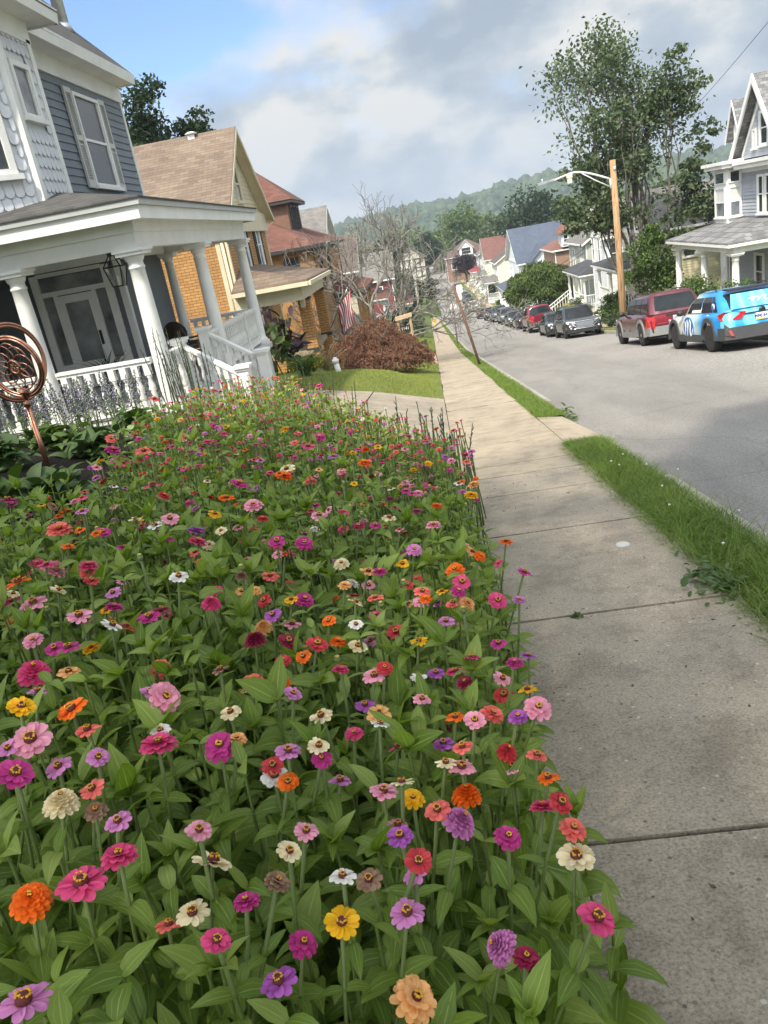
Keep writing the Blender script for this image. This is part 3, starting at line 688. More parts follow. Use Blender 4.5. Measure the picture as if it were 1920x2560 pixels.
mb = MB(); mb.box(-9.4, EX + .05, EY - .05, EY + .02, 2.602, 2.70); mb.box(EX - .02, EX + .05, EY + .02, EY1 + .05, 2.602, 2.70); mb.box(-6.3, EX - .02, EY1, EY1 + .05, 2.42, 2.70)
mb.build('gutter', plain('grey_gutter', (.40, .41, .41), .5, .08), H1)
mb = MB()
zf = lambda x, y: 2.71 + .245 * min(EX + .05 - x, y - EY + .05)
e0, e1 = EX + .07, EY - .07
hx = -6.3; hy = e1 + (e0 - hx)
mb.slab([(e0, e1, 2.71), (e0, EY1 + .07, 2.71), (hx, EY1 + .07, 3.29), (hx, hy, 3.29)], (0, 0, -.03))
mb.slab([(e0, e1, 2.71), (hx, hy, 3.29), (-9.4, hy, 3.29), (-9.4, e1, 2.71)], (0, 0, -.03))
mb.build('porch_roof', ROOFD, H1)
mb = MB(); mb.tube([(-7.15, 11.9, 2.55), (-7.15, 11.9, 2.3), (-7.4, 12.05, 1.9), (-7.4, 12.05, -1.1)], .05, 8); mb.build('downspout', WHITE, H1)
# railings
mb = MB()
def railing(mb, p0, p1, zf, h=.88, pitch=.165, r=.042, sides=10):
    rail(mb, p0, p1, zf + h, None, .15, .045); rail(mb, p0, p1, zf + h - .045, None, .10, .05); rail(mb, p0, p1, zf + .13, None, .10, .06)
    balusters(mb, p0, p1, zf + .13, zf + h - .09, pitch=pitch, r=r, sides=sides)
railing(mb, (PX - .17, PYA), (-6.05, PYA), FZ, .90, .19, .052, 12); mb.build('railing', WHITE, H1)
mb = MB(); railing(mb, (PX, PYA + .2), (PX, 13.15), FZ, .90, .19, .05); mb.build('railing', WHITE, H1)
mb = MB(); railing(mb, (PX, 14.98), (PX, 15.7), FZ, .90); railing(mb, (PX, 16.05), (PX, 18.15), FZ, .90, .15, .036); railing(mb, (PX, 18.33), (PX, 19.5), FZ, .90, .15, .036); mb.build('railing', WHITE, H1)
mb = MB(); railing(mb, (PX - .2, PYC), (-5.95, PYC), FZ, .90, .2); mb.build('railing', WHITE, H1)
mb = MB(); railing(mb, (-6.4, PYA), (-8.1, PYA), FZ, .90, .19); mb.build('railing', WHITE, H1)
post(H1, PX, 13.25, FZ, .55, .19); post(H1, PX, 14.88, FZ, .55, .19); post(H1, PX, 18.24, FZ, .46, .12)
post(H1, -3.25, 13.0, -1.3, -.03, .19); post(H1, -3.25, 14.72, -1.35, -.02, .19)
for ya, yb in ((13.2, 13.02), (14.86, 14.72)):
    mb = MB(); rail(mb, (PX + .08, ya), (-3.33, yb), .44, -.14, .13, .06); rail(mb, (PX + .08, ya), (-3.33, yb), -.26, -.90, .1, .06)
    balusters(mb, (PX + .12, ya), (-3.36, yb), -.26, .36, -.90, -.20, n=6, r=.04, sides=10); mb.build('stair_rail', WHITE, H1)
mb = MB()
for i in range(4): mb.box(PX + .22 + .26 * i, PX + .50 + .26 * i, 13.12, 14.76, -1.6, FZ - .02 - .165 * (i + 1) + .02)
mb.build('steps', plain('grey_deck_paint', (.46, .46, .45)), H1)
# front door with side lights and transom, facing the garden
mb = MB(); p = 16.8
wbox(mb, 'y-', p, -8.26, -8.10, FZ, 2.02, 0, .07); wbox(mb, 'y-', p, -6.68, -6.52, FZ, 2.02, 0, .07); wbox(mb, 'y-', p, -8.10, -6.68, 1.96, 2.04, 0, .07)
wbox(mb, 'y-', p, -8.10, -6.68, 1.56, 1.66, 0, .06); wbox(mb, 'y-', p, -7.86, -7.78, FZ, 1.56, 0, .06); wbox(mb, 'y-', p, -7.0, -6.92, FZ, 1.56, 0, .06)
for a in (-8.10, -6.92): wbox(mb, 'y-', p, a, a + .24, FZ, .1, 0, .04)
df = mb.build('door_frame', WHITE, H1)
mb = MB()
for a in (-8.08, -6.90): wbox(mb, 'y-', p, a, a + .20, .1, 1.56, 0, .02)
wbox(mb, 'y-', p, -8.08, -6.70, 1.66, 1.94, 0, .02); mb.build('side_light', glassm('door_glass', (.20, .21, .21), .12, .6), df)
mb = MB()
wbox(mb, 'y-', p, -7.78, -7.66, FZ + .02, 1.54, 0, .045); wbox(mb, 'y-', p, -7.12, -7.0, FZ + .02, 1.54, 0, .045); wbox(mb, 'y-', p, -7.66, -7.12, 1.38, 1.54, 0, .045); wbox(mb, 'y-', p, -7.66, -7.12, FZ + .02, .12, 0, .045)
dr = mb.build('door', WHITE, H1)
mb = MB(); wbox(mb, 'y-', p, -7.66, -7.12, .12, 1.38, 0, .02); mb.build('pane', glassm('door_glass'), dr)
mb = MB(); wbox(mb, 'y-', p, -7.09, -7.04, .42, .72, .045, .075); mb.build('handle', BLACK, dr)

# things on the porch
L_ = thing('porch_lantern', 'black framed glass lantern hanging from the porch ceiling', 'lantern', (-5.28, 13.9, 2.0))
mb = MB(); z0, z1 = 1.55, 1.96
for sx in (-1, 1):
    for sy in (-1, 1): mb.tube([(-5.28 + sx * .09, 13.9 + sy * .09, z0), (-5.28 + sx * .15, 13.9 + sy * .15, z1 - .08)], .012, 4); mb.tube([(-5.28 + sx * .15, 13.9 + sy * .15, z1 - .08), (-5.28 + sx * .05, 13.9 + sy * .05, z1 + .1)], .012, 4)
for w_, zz_ in ((.09, z0), (.15, z1 - .08), (.05, z1 + .1)):
    q = [(-5.28 - w_, 13.9 - w_, zz_), (-5.28 + w_, 13.9 - w_, zz_), (-5.28 + w_, 13.9 + w_, zz_), (-5.28 - w_, 13.9 + w_, zz_)]
    mb.tube(q + [q[0]], .012, 4)
mb.box(-5.34, -5.22, 13.84, 13.96, z1 + .1, 2.49); mb.build('lantern_frame', BLACK, L_)
mb = MB(); w_ = .145; v_ = .085
mb.add([(-5.28 + a * (v_ if k < 4 else w_), 13.9 + b * (v_ if k < 4 else w_), z0 + .005 if k < 4 else z1 - .085) for k, (a, b) in enumerate([(-1, -1), (1, -1), (1, 1), (-1, 1)] * 2)], [(0, 1, 5, 4), (1, 2, 6, 5), (2, 3, 7, 6), (3, 0, 4, 7)])
gl = bpy.data.materials.new('clear_glass'); gl.use_nodes = True; _p = gl.node_tree.nodes['Principled BSDF']; _p.inputs['Transmission Weight'].default_value = .9; _p.inputs['Roughness'].default_value = .03; _p.inputs['IOR'].default_value = 1.05; _p.inputs['Base Color'].default_value = (.9, .92, .92, 1)
mb.build('glass', gl, L_)
mb = MB(); mb.lathe((-5.28, 13.9, z0 + .02), [(.02, 0), (.02, .14), (.008, .18)], 8); mb.build('candle_bulb', plain('bulb_white', (.8, .78, .7), .4), L_)
WICK = plain('dark_brown_wicker', (.045, .03, .022), .7, .3, 20, bmp=.5)
def rocker(x, y, rot, label):
    t = thing('porch_chair', label, 'chair', (x, y, FZ), 'wicker chairs on the grey porch', local=True, rot=(0, 0, rot))
    mb = MB(); mb.box(-.27, .27, -.27, .27, .36, .44); mb.build('seat', WICK, t)
    mb = MB(); P = [(.34 * math.cos(a) * (1 if abs(math.cos(a)) < .99 else 1), .0, .80 + .22 * math.sin(a)) for a in [2 * PI * i / 18 for i in range(18)]]
    mb.slab([(p[0], .30 + .12 * (p[2] - .6), p[2]) for p in P], (0, .04, 0)); mb.tube([(p[0], .32 + .12 * (p[2] - .6), p[2]) for p in P + P[:1]], .03, 6)
    for s in (-.2, 0, .2): mb.tube([(s, .26, .42), (s, .31, .66)], .02, 5)
    mb.build('backrest', WICK, t)
    for s in (-.26, .26):
        for yy in (-.24, .24): m2 = MB(); m2.tube([(s, yy, 0), (s, yy, .38)], .025, 6); m2.build('leg', WICK, t)
        m2 = MB(); m2.tube([(s, .28, .64), (s * 1.1, -.2, .62), (s, -.25, .42)], .025, 6); m2.build('armrest', WICK, t)
rocker(-5.55, 17.9, 2.6, 'dark brown wicker chair with rounded back on the porch beside the far railing')
rocker(-4.95, 16.5, 2.2, 'dark low chair on the porch just behind the stair newel post')
FERN = leafm('fern_foliage', [(.014, .032, .014), (.03, .06, .02), (.05, .085, .03)])
def spiky(name, label, x, y, z, n, h, m, cat='plant', pot=True, group=None, w=.03, lean=(.5, 1.1)):
    t = thing(name, label, cat, (x, y, z), group); mb = MB()
    P = np.array([[x, y, z + (.28 if pot else 0)]]).repeat(n, 0) + RNG.normal(size=(n, 3)) * [.06, .06, 0]
    blades(mb, P, RNG.uniform(.6, 1.1, n) * h, w, RNG.uniform(*lean, n), 4); mb.build('leaves', m, t)
    if pot:
        mb = MB(); mb.lathe((x, y, z), [(.10, 0), (.15, .26), (.17, .27), (.17, .30), (.13, .30)], 14); mb.build('pot', plain('dark_pot', (.04, .035, .03), .6), t)
    return t
spiky('potted_plant', 'spiky green potted plant on the porch in front of the white door', -6.2, 14.6, FZ, 70, .75, FERN)
spiky('potted_plant', 'dark leafy potted plant on the porch below the lantern', -5.15, 15.0, FZ, 60, .6, LEAF_B)

# ------------------------------------------------------------ the other houses
def house(label, side, Xf, y0, y1, depth, zb, ze, zr, ridge, wall, roof, trim=None, gable=None, cat='house', fwin=(), swin=(), porch=None, chimney=None, over=.38, frame=.08, glass=None, shutters=None, door=None, name='house', gwin=None, sgwin=None, brickbase=None):
    """axis-aligned house. side +1: right of the street (front faces -X), -1: left (front faces +X)"""
    trim = trim or WHITE; gable = gable or wall; X = lambda u: Xf + side * u
    fx = 'x-' if side > 0 else 'x+'
    t = thing(name, label, cat, (X(depth / 2), (y0 + y1) / 2, zb)); ym = (y0 + y1) / 2; um = depth / 2
    mb = MB(); mb.box(X(0), X(depth), y0, y1, zb - 2.5, ze)
    mb.build('wall', wall, t)
    if ridge == 'x':
        for u, s in ((0, 1), (depth, -1)): mb = MB(); mb.slab([(X(u), y0, ze), (X(u), y1, ze), (X(u), ym, zr - .1)], (side * s * .12, 0, 0)); mb.build('gable', gable, t)
    elif ridge == 'y':
        for yy, s in ((y0, 1), (y1, -1)): mb = MB(); mb.slab([(X(0), yy, ze), (X(depth), yy, ze), (X(um), yy, zr - .1)], (0, s * .12, 0)); mb.build('gable', gable, t)
    mb = MB(); tr = MB(); th = .10
    if ridge == 'x':
        k = (zr - ze) / (ym - y0); za = ze - over * k
        for ya, sg in ((y0 - over, -1), (y1 + over, 1)):
            mb.slab([(X(-over), ya, za), (X(depth + over), ya, za), (X(depth + over), ym, zr), (X(-over), ym, zr)], (0, 0, th))
            tr.slab([(X(-over - .02), ya - sg * .0, za - .12), (X(-over - .02), ym, zr - .12), (X(-over - .02), ym, zr + .05), (X(-over - .02), ya, za + .06)], (side * .06, 0, 0))
            tr.box(X(-over), X(depth + over), ya, ya + sg * .09, za - .08, za + .06)
            tr.slab([(X(-over + .04), ya, za - .015), (X(-over + .04), ym, zr - .015), (X(0), ym, zr - .015), (X(0), ya, za - .015)], (0, 0, .01))
        wbox(tr, fx, X(0), y0 + .02, y1 - .02, ze - .28, ze + .02, .0, .07)
    elif ridge == 'y':
        k = (zr - ze) / um; za = ze - over * k
        for ua, sg in ((-over, 1), (depth + over, -1)):
            mb.slab([(X(ua), y0 - over, za), (X(ua), y1 + over, za), (X(um), y1 + over, zr), (X(um), y0 - over, zr)], (0, 0, th))
            tr.box(X(ua), X(ua) - side * sg * .09, y0 - over, y1 + over, za - .08, za + .06)
            for yy in (y0 - over - .03, y1 + over - .03): tr.slab([(X(ua), yy, za - .12), (X(um), yy, zr - .12), (X(um), yy, zr + .05), (X(ua), yy, za + .06)], (0, .06, 0))
    else:   # hip
        o = over; a = min(um + o, (y1 - y0) / 2 + o) * .98
        k = (zr - ze) / min(um, ym - y0); za = ze - .12
        C4 = [(X(-o), y0 - o, za), (X(depth + o), y0 - o, za), (X(depth + o), y1 + o, za), (X(-o), y1 + o, za)]
        if depth > y1 - y0: r0, r1 = (X(ym - y0), ym, zr), (X(depth - (ym - y0)), ym, zr)
        else: r0, r1 = (X(um), y0 + um, zr), (X(um), y1 - um, zr)
        if depth > y1 - y0: fs = [[C4[0], C4[1], r1, r0], [C4[1], C4[2], r1], [C4[2], C4[3], r0, r1], [C4[3], C4[0], r0]]
        else: fs = [[C4[0], C4[1], r0], [C4[1], C4[2], r1, r0], [C4[2], C4[3], r1], [C4[3], C4[0], r0, r1]]
        for f in fs: mb.poly(f)
        tr.box(X(-o), X(depth + o), y0 - o, y1 + o, za - .16, za - .004)
        wbox(tr, fx, X(0), y0, y1, ze - .45, ze - .28, 0, .05)
    # corner boards
    for yy in (y0, y1): wbox(tr, fx, X(0), yy - .06 if yy == y0 else yy - .06, yy + .06, zb, ze - .3, -.06, .03)
    r = mb.build('roof', roof, t); tr.build('trim', trim, t)
    for w in fwin: window(t, fx, X(0), y0 + w[0] - w[2] / 2, y0 + w[0] + w[2] / 2, w[1], w[1] + w[3], frame, trim, glass, hood=True, shutters=shutters)
    for w in swin: window(t, 'y-', y0, min(X(w[0] - w[2] / 2), X(w[0] + w[2] / 2)), max(X(w[0] - w[2] / 2), X(w[0] + w[2] / 2)), w[1], w[1] + w[3], frame, trim, glass)
    if gwin: window(t, fx, X(0), ym - gwin[1] / 2, ym + gwin[1] / 2, gwin[0], gwin[0] + gwin[2], frame, trim, glass)
    if chimney:
        m = MB(); u, yy, zt, s = chimney; m.box(X(u) - s, X(u) + s, yy - s, yy + s, ze, zt); m.box(X(u) - s - .06, X(u) + s + .06, yy - s - .06, yy + s + .06, zt - .16, zt - .05)
        m.build('chimney', brickm('chimney_brick', (.22, .10, .07), (.17, .08, .06), (.3, .28, .25)), r)
    if porch:
        P = dict(d=2.2, y0=y0, y1=y1, zf=zb + .7, ze=zb + 3.0, zt=zb + 3.7, n=3, cols='round', mat=roof, colmat=trim, steps=True, rail=True, w=.14); P.update(porch)
        a, b, d, zf, zE, zT = P['y0'], P['y1'], P['d'], P['zf'], P['ze'], P['zt']
        m = MB(); m.box(X(0), X(-d), a, b, zf - .14, zf); m.build('porch_floor', plain('grey_deck_paint', (.46, .46, .45), .5, .1), t)
        m = MB(); m.box(X(0), X(-d + .08), a + .06, b - .06, zb - 1.2, zf - .14); m.build('porch_skirt', P.get('skirt', OFFWHITE), t)
        o = .3; m = MB()
        e = [(X(-d - o), a - o, zE + .12), (X(-d - o), b + o, zE + .12)]
        h = min(d + o, (b - a) / 2 + o) * .75
        m.slab([e[0], e[1], (X(0), b + o - h, zT), (X(0), a - o + h, zT)], (0, 0, .05)); m.slab([e[0], (X(0), a - o + h, zT), (X(0), a - o, zE + .12)], (0, 0, .05)); m.slab([e[1], (X(0), b + o, zE + .12), (X(0), b + o - h, zT)], (0, 0, .05))
        m.build('porch_roof', P['mat'], t)
        m = MB(); m.box(X(-.01), X(-d - o), a - o, b + o, zE, zE + .115)
        m.box(X(-d + .05), X(-d + .25), a + .05, b - .05, zE - .26, zE - .004)
        for yy in (a + .05, b - .25): m.box(X(0), X(-d + .26), yy, yy + .2, zE - .26, zE - .004)
        m.build('porch_beam', trim, t)
        n = P['n']; ysn = [a + .18 + (b - a - .36) * i / (n - 1) for i in range(n)]
        for yy in ysn:
            if P['cols'] == 'round': column(t, X(-d + .16), yy, zf, zE - .26, P['w'], P['colmat'], 12)
            else:
                m = MB(); s = P['w']; m.box(X(-d + .16) - s, X(-d + .16) + s, yy - s, yy + s, zb - 1.2, zE - .264); 
                m.build('column', P['colmat'], t)
        if P['rail']:
            so_ = P.get('gap', (ysn[0], ysn[1]))
            for i in range(n - 1):
                if P['steps'] and abs(ysn[i] - so_[0]) < .01: continue
                m = MB(); u = X(-d + .16); rail(m, (u, ysn[i]), (u, ysn[i + 1]), zf + .85); rail(m, (u, ysn[i]), (u, ysn[i + 1]), zf + .15); balusters(m, (u, ysn[i]), (u, ysn[i + 1]), zf + .12, zf + .8, pitch=.17, r=.035, turned=False); m.build('railing', trim, t)
            u0, u1 = X(-d + .16), X(-.05); m = MB()
            rail(m, (u0, a + .16), (u1, a + .16), zf + .85); balusters(m, (u0, a + .16), (u1, a + .16), zf + .05, zf + .8, pitch=.17, r=.035, turned=False)
            m.build('railing', trim, t)
        if P['steps']:
            i0 = P.get('sy', (ysn[0] + ysn[1]) / 2); ns = max(2, int((zf - zb) / .17)); m = MB()
            for i in range(ns): m.box(X(-d - .28 * i), X(-d - .28 * (i + 1)), i0 - .7, i0 + .7, zb - 1, zf - .17 * (i + 1))
            m.build('steps', CONC2, t)
            m = MB()
            for yy in (i0 - .75, i0 + .75): rail(m, (X(-d), yy), (X(-d - .28 * ns), yy), zf + .85, zf + .85 - .17 * ns); balusters(m, (X(-d), yy), (X(-d - .28 * ns), yy), zf, zf + .8, zf - .17 * ns, zf + .8 - .17 * ns, n=ns + 1, r=.035, turned=False)
            for yy in (i0 - .75, i0 + .75): m.box(X(-d - .28 * ns) - .06, X(-d - .28 * ns) + .06, yy - .06, yy + .06, zb - .6, zf + .95 - .17 * ns)
            m.build('stair_rail', trim, t)
        # door in the shade
        yd = P.get('door', ym); m = MB(); wbox(m, fx, X(0), yd - .55, yd + .55, zf, zf + 2.25, 0, .05); q = m.build('door', trim, t)
        m = MB(); wbox(m, fx, X(0), yd - .38, yd + .38, zf + .15, zf + 2.0, .05, .06); m.build('pane', GLASS, q)
        for yw in P.get('win', ()): window(t, fx, X(0), yw - .5, yw + .5, zf + .6, zf + 2.2, frame, trim, glass)
    return t
YBRICK = brickm('golden_brick', (.52, .285, .105), (.43, .22, .072), (.17, .10, .045), .27, .095)
TANROOF = shingle('tan_brown_shingles', (.135, .098, .070), (.205, .152, .112), .34, .095)
CREAMSID = siding('cream_siding', (.60, .54, .38), .16)
H2y0, H2y1 = 26.95, 34.2; z2 = -2.4
H2 = house('golden brick house with tan shingle roof and cream gable, just past the grey house', -1, -6.3, H2y0, H2y1, 13.5, z2, 3.22, 5.95, 'x', YBRICK, TANROOF, CREAM, CREAMSID, name='brick_house',
           gwin=(3.55, .85, 1.25), over=.42)
for yc in (29.6, 32.3):
    window(H2, 'x+', -6.3, yc - .42, yc + .42, 1.15, 2.85, .09, WHITE, GLASS2, hood=False, shutters=DARKTRIM)
mb = MB(); wbox(mb, 'x+', -6.3, H2y0 - .1, H2y1 + .1, 2.50, 3.18, 0.004, .14); wbox(mb, 'y-', H2y0, -12, -6.16, 2.9, 3.2, .0, .10); mb.build('frieze', CREAM, H2)
mb = MB(); mb.tube([(-6.45, H2y0 - .09, 3.0), (-6.45, H2y0 - .09, -.1), (-6.15, H2y0 - .12, -.25)], .06, 8); wbox(mb, 'y-', H2y0, -6.7, -6.55, -2, 3, 0, .02); mb.build('downspout', CREAM, H2)
mb = MB(); mb.box(-7.62, -7.38, 30.35, 30.6, 5.8, 6.06); mb.lathe((-7.5, 30.45, 6.05), [(.2, 0), (.22, .03), (.1, .08)], 12); mb.build('roof_vent', WHITE, H2)
# its porch: brick piers, cream beam, tan roof
mb = MB(); pe = .42; a, b, xf = 26.0, 32.3, -3.75
mb.slab([(xf, a, pe + .15), (xf, b, pe + .15), (-6.3, b - .6, 1.22), (-6.3, a + 1.9, 1.22)], (0, 0, .06)); mb.slab([(xf, a, pe + .15), (-6.3, a + 1.9, 1.22), (-6.3, a, pe + .15)], (0, 0, .06)); mb.build('porch_roof', TANROOF, H2)
mb = MB(); mb.box(xf - .02, -6.3, a + .03, b, pe, pe + .145); mb.box(xf + .0, xf + .1, a - .02, b, pe + .02, pe + .15); mb.box(-6.3, xf, a - .08, a + .02, pe + .02, pe + .15)
mb.box(xf - .62, xf - .30, a + .3, b - .1, pe - .42, pe - .004); mb.box(-6.3, xf - .62, a + .30, a + .62, pe - .42, pe - .004)
mb.slab([(xf - .40, a + .98, pe - .42), (xf - .40, a + 1.55, pe - .42), (xf - .40, a + 1.1, pe - .72), (xf - .40, a + .98, pe - .72)], (-.14, 0, 0)); mb.build('porch_beam', CREAM, H2)
for yc in (27.55, 31.8):
    mb = MB(); mb.box(-4.42, -4.02, yc - .2, yc + .2, -3.4, -.08); mb.build('brick_pier', YBRICK, H2)
    mb = MB(); mb.box(-4.46, -3.98, yc - .24, yc + .24, -.08, pe - .424); mb.box(-4.45, -3.99, yc - .23, yc + .23, -1.86, -1.74); mb.build('pier_cap', DARKTRIM, H2)
mb = MB(); mb.box(-6.3, -4.2, 27.3, 32.0, -1.95, -1.80); mb.build('porch_floor', CONC2, H2)
mb = MB(); mb.box(-5.6, -4.3, 27.35, 27.45, -3, -1.95); mb.build('porch_base', YBRICK, H2)
mb = MB(); wbox(mb, 'x+', -6.3, 29.0, 30.1, -1.8, .3, 0, .05); d_ = mb.build('door', DARKTRIM, H2); mb = MB(); wbox(mb, 'x+', -6.3, 29.2, 29.9, -1.5, .1, .05, .06); mb.build('pane', GLASS, d_)
window(H2, 'x+', -6.3, 30.7, 31.7, -1.0, .2, .08, CREAM, GLASS)
RBRICK = brickm('orange_brick', (.50, .26, .085), (.42, .20, .065), (.24, .15, .07), .22, .08)
RROOF = shingle('red_brown_shingles', (.105, .042, .030), (.165, .070, .048), .32, .095)
BROWNB = brickm('brown_brick', (.20, .095, .055), (.16, .075, .045), (.16, .12, .09), .22, .08)
# red roofed house with square tower
H3 = house('brick house with rust red roof and square corner tower, third on the left', -1, -5.1, 39.4, 51.5, 11, -3.9, 1.75, 4.6, 'hip', RBRICK, RROOF, DARKTRIM, name='tower_house', over=.45, fwin=((2.0, -.6, 1.0, 1.6), (5.5, -.6, 1.0, 1.6)),
           swin=((1.2, -.3, .8, 1.5),), porch=dict(d=1.6, y0=44.5, y1=51, zf=-3.6, ze=-1.2, zt=-.4, cols='sq', n=3, colmat=RBRICK, w=.22, rail=False, steps=False))
mb = MB(); mb.box(-6.5, -9.8, 42.9, 47.3, 1.5, 4.05); mb.build('tower_wall', BROWNB, H3)
mb = MB(); A4 = [(-6.1, 42.45, 4.0), (-10.2, 42.45, 4.0), (-10.2, 47.75, 4.0), (-6.1, 47.75, 4.0)]; T = (-8.1, 45.1, 5.75)
for i in range(4): mb.poly([A4[i], A4[(i + 1) % 4], T])
mb.poly(A4); mb.build('tower_roof', RROOF, H3)
mb = MB(); mb.box(-6.14, -10.16, 42.5, 47.7, 3.84, 3.99); mb.build('tower_cornice', DARKTRIM, H3)
for yc in (44.0, 45.1, 46.2): window(H3, 'x+', -6.5, yc - .36, yc + .36, 2.3, 3.75, .08, DARKTRIM, GLASS2)
# further down on the left
GREYROOF = shingle('weathered_grey_shingles', (.135, .125, .115), (.19, .178, .165), .34, .1)
DKROOF = shingle('dark_brown_shingles', (.085, .065, .055), (.13, .10, .085), .34, .1)
BLKROOF = shingle('black_shingles', (.045, .047, .052), (.07, .072, .08), .34, .1)
PALETEAL = siding('pale_teal_siding', (.44, .52, .53), .16)
house('pale teal house with weathered grey roof behind the bare tree', -1, -6.6, 55.5, 64.5, 10, -5.2, 1.3, 4.0, 'x', PALETEAL, GREYROOF, WHITE, OFFWHITE, fwin=((2.4, -1.6, 1.0, 1.7), (6, -1.6, 1.0, 1.7)), swin=((2.0, -1.2, .9, 1.6), (5.0, -1.2, .9, 1.6), (2.0, -4.0, .9, 1.6)), gwin=(1.5, .9, 1.3),
      porch=dict(d=2.2, zf=-4.3, ze=-1.9, zt=-1.2, n=4, colmat=RBRICK, cols='sq', w=.2, mat=RROOF))
TANSID = siding('tan_siding', (.46, .42, .33), .16)
house('tan sided house with red brown porch roof behind the bare tree branches', -1, -6.0, 72, 80, 9, -7.0, -1.0, 1.8, 'x', TANSID, DKROOF, OFFWHITE, fwin=((2.2, -3.4, 1.0, 1.6), (5.8, -3.4, 1.0, 1.6)), swin=((2.2, -3.2, .9, 1.5), (5, -3.2, .9, 1.5)), porch=dict(d=2.2, zf=-6.2, ze=-4.1, zt=-3.4, n=3, mat=RROOF))
MAROON = siding('maroon_siding', (.17, .035, .04), .18)
house('maroon sided house with white corner boards low behind the bare tree', -1, -3.9, 97, 106, 8, -10.0, -3.6, -.7, 'x', MAROON, GREYROOF, WHITE, fwin=((2.5, -6, 1.0, 1.6), (6, -6, 1.0, 1.6)), swin=((1.6, -6, .8, 1.5), (4.2, -6, .8, 1.5)), porch=dict(d=1.8, zf=-9.3, ze=-7.1, zt=-6.2, n=3, mat=plain('maroon_metal_roof', (.16, .03, .035), .6), colmat=WHITE))
# timber framed house at the far corner
HT = house('white half-timbered house with dark beams at the far left corner', -1, .8, 186, 196, 6, -13.6, -5.4, -3.0, 'y', plain('white_stucco', (.46, .43, .37), .8), DKROOF, DARKTRIM, name='timbered_house', fwin=((3, -9, 1, 1.5), (7, -9, 1, 1.5)))
mb = MB()
for u in (.1, 1.2, 2.4, 3.6, 4.8, 5.9): wbox(mb, 'y-', 186, .8 - u - .1, .8 - u + .1, -9.6, -5.4, 0, .05)
for z in (-9.6, -7.5, -5.6): wbox(mb, 'y-', 186, -5.2, .8, z - .1, z + .1, 0, .06)
mb.build('timber_frame', DARKTRIM, HT)
# brick house closing the view and the row on the right
house('red brick house with brown roof and small white dormer closing the view', 1, 6.5, 222, 236, 13, -15.0, -8.2, -4.2, 'hip', brickm('far_red_brick', (.26, .12, .085), (.22, .10, .07), (.25, .2, .17)), shingle('far_brown_shingles', (.10, .065, .058), (.14, .09, .08)), WHITE, name='brick_house', swin=((2, -11.5, 1.4, 2), (6, -11.5, 1.4, 2), (10, -11.5, 1.4, 2)))
DM = bpy.data.objects['roof.006'] if 'roof.006' in bpy.data.objects else None
def dormer(root, side, x, y, w, z0, z1, zr, depth, roofm, wallm, ax='y-', gl=GLASS, overh=.15):
    """small gabled dormer facing -Y ('y-') or the street ('x-')"""
    mb = MB()
    if ax == 'y-':
        mb.box(x - w / 2, x + w / 2, y, y + depth, z0, z1); mb.slab([(x - w / 2, y, z1), (x + w / 2, y, z1), (x, y, zr - .05)], (0, .08, 0)); d = mb.build('dormer', wallm, root)
        m = MB(); o = w / 2 + overh; zq = z1 - overh * (zr - z1) / (w / 2)
        for s in (-1, 1): m.slab([(x + s * o, y - overh, zq), (x, y - overh, zr), (x, y + depth, zr), (x + s * o, y + depth, zq)], (0, 0, .07))
        m.build('dormer_roof', roofm, d)
        f = MB()
        for s in (-1, 1): f.slab([(x + s * o, y - overh - .03, zq - .08), (x, y - overh - .03, zr - .08), (x, y - overh - .03, zr + .06), (x + s * o, y - overh - .03, zq + .06)], (0, .05, 0))
        f.build('dormer_trim', WHITE, d)
        window(d, 'y-', y, x - w * .36, x + w * .36, z0 + .25, z1 - .05, .08, WHITE, gl)
    else:
        mb.box(x, x + depth, y - w / 2, y + w / 2, z0, z1); mb.slab([(x, y - w / 2, z1), (x, y + w / 2, z1), (x, y, zr - .05)], (.08, 0, 0)); d = mb.build('dormer', wallm, root)
        m = MB(); o = w / 2 + overh; zq = z1 - overh * (zr - z1) / (w / 2)
        for s in (-1, 1): m.slab([(x - overh, y + s * o, zq), (x - overh, y, zr), (x + depth, y, zr), (x + depth, y + s * o, zq)], (0, 0, .07))
        m.build('dormer_roof', roofm, d)
        f = MB()
        for s in (-1, 1): f.slab([(x - overh - .03, y + s * o, zq - .08), (x - overh - .03, y, zr - .08), (x - overh - .03, y, zr + .06), (x - overh - .03, y + s * o, zq + .06)], (.05, 0, 0))
        f.build('dormer_trim', WHITE, d)
        window(d, 'x-', x, y - w * .33, y + w * .33, z0 + .25, z1 - .05, .08, WHITE, gl)
    return d
_bh = [o for o in bpy.data.objects if o.get('label', '').startswith('red brick house')][0]
dormer(_bh, 1, 12.2, 221.0, 3.6, -8.2, -6.2, -4.4, 5, MATS['far_brown_shingles'], WHITE, overh=.4)
PALEGREY = siding('pale_grey_siding', (.50, .53, .56), .16); WHITESID = siding('white_siding', (.66, .68, .70), .16)
CREAM2 = siding('light_cream_siding', (.60, .57, .48), .16); BLUEROOF = shingle('slate_blue_shingles', (.065, .08, .115), (.085, .105, .145), .34, .1)
REDR2 = shingle('brick_red_shingles', (.17, .075, .055), (.22, .10, .075), .34, .1)
house('pale grey house with grey roof, farthest of the right row', 1, 13, 188, 196, 9, -14, -7.2, -4.6, 'y', PALEGREY, GREYROOF, WHITE, fwin=((2, -10, 1, 1.7), (6, -10, 1, 1.7)), swin=((2.5, -10, 1, 1.6), (6, -10, 1, 1.6)), porch=dict(d=2, zf=-13.2, ze=-10.9, zt=-10, n=3, mat=plain('red_porch_roof', (.24, .04, .04), .6)))
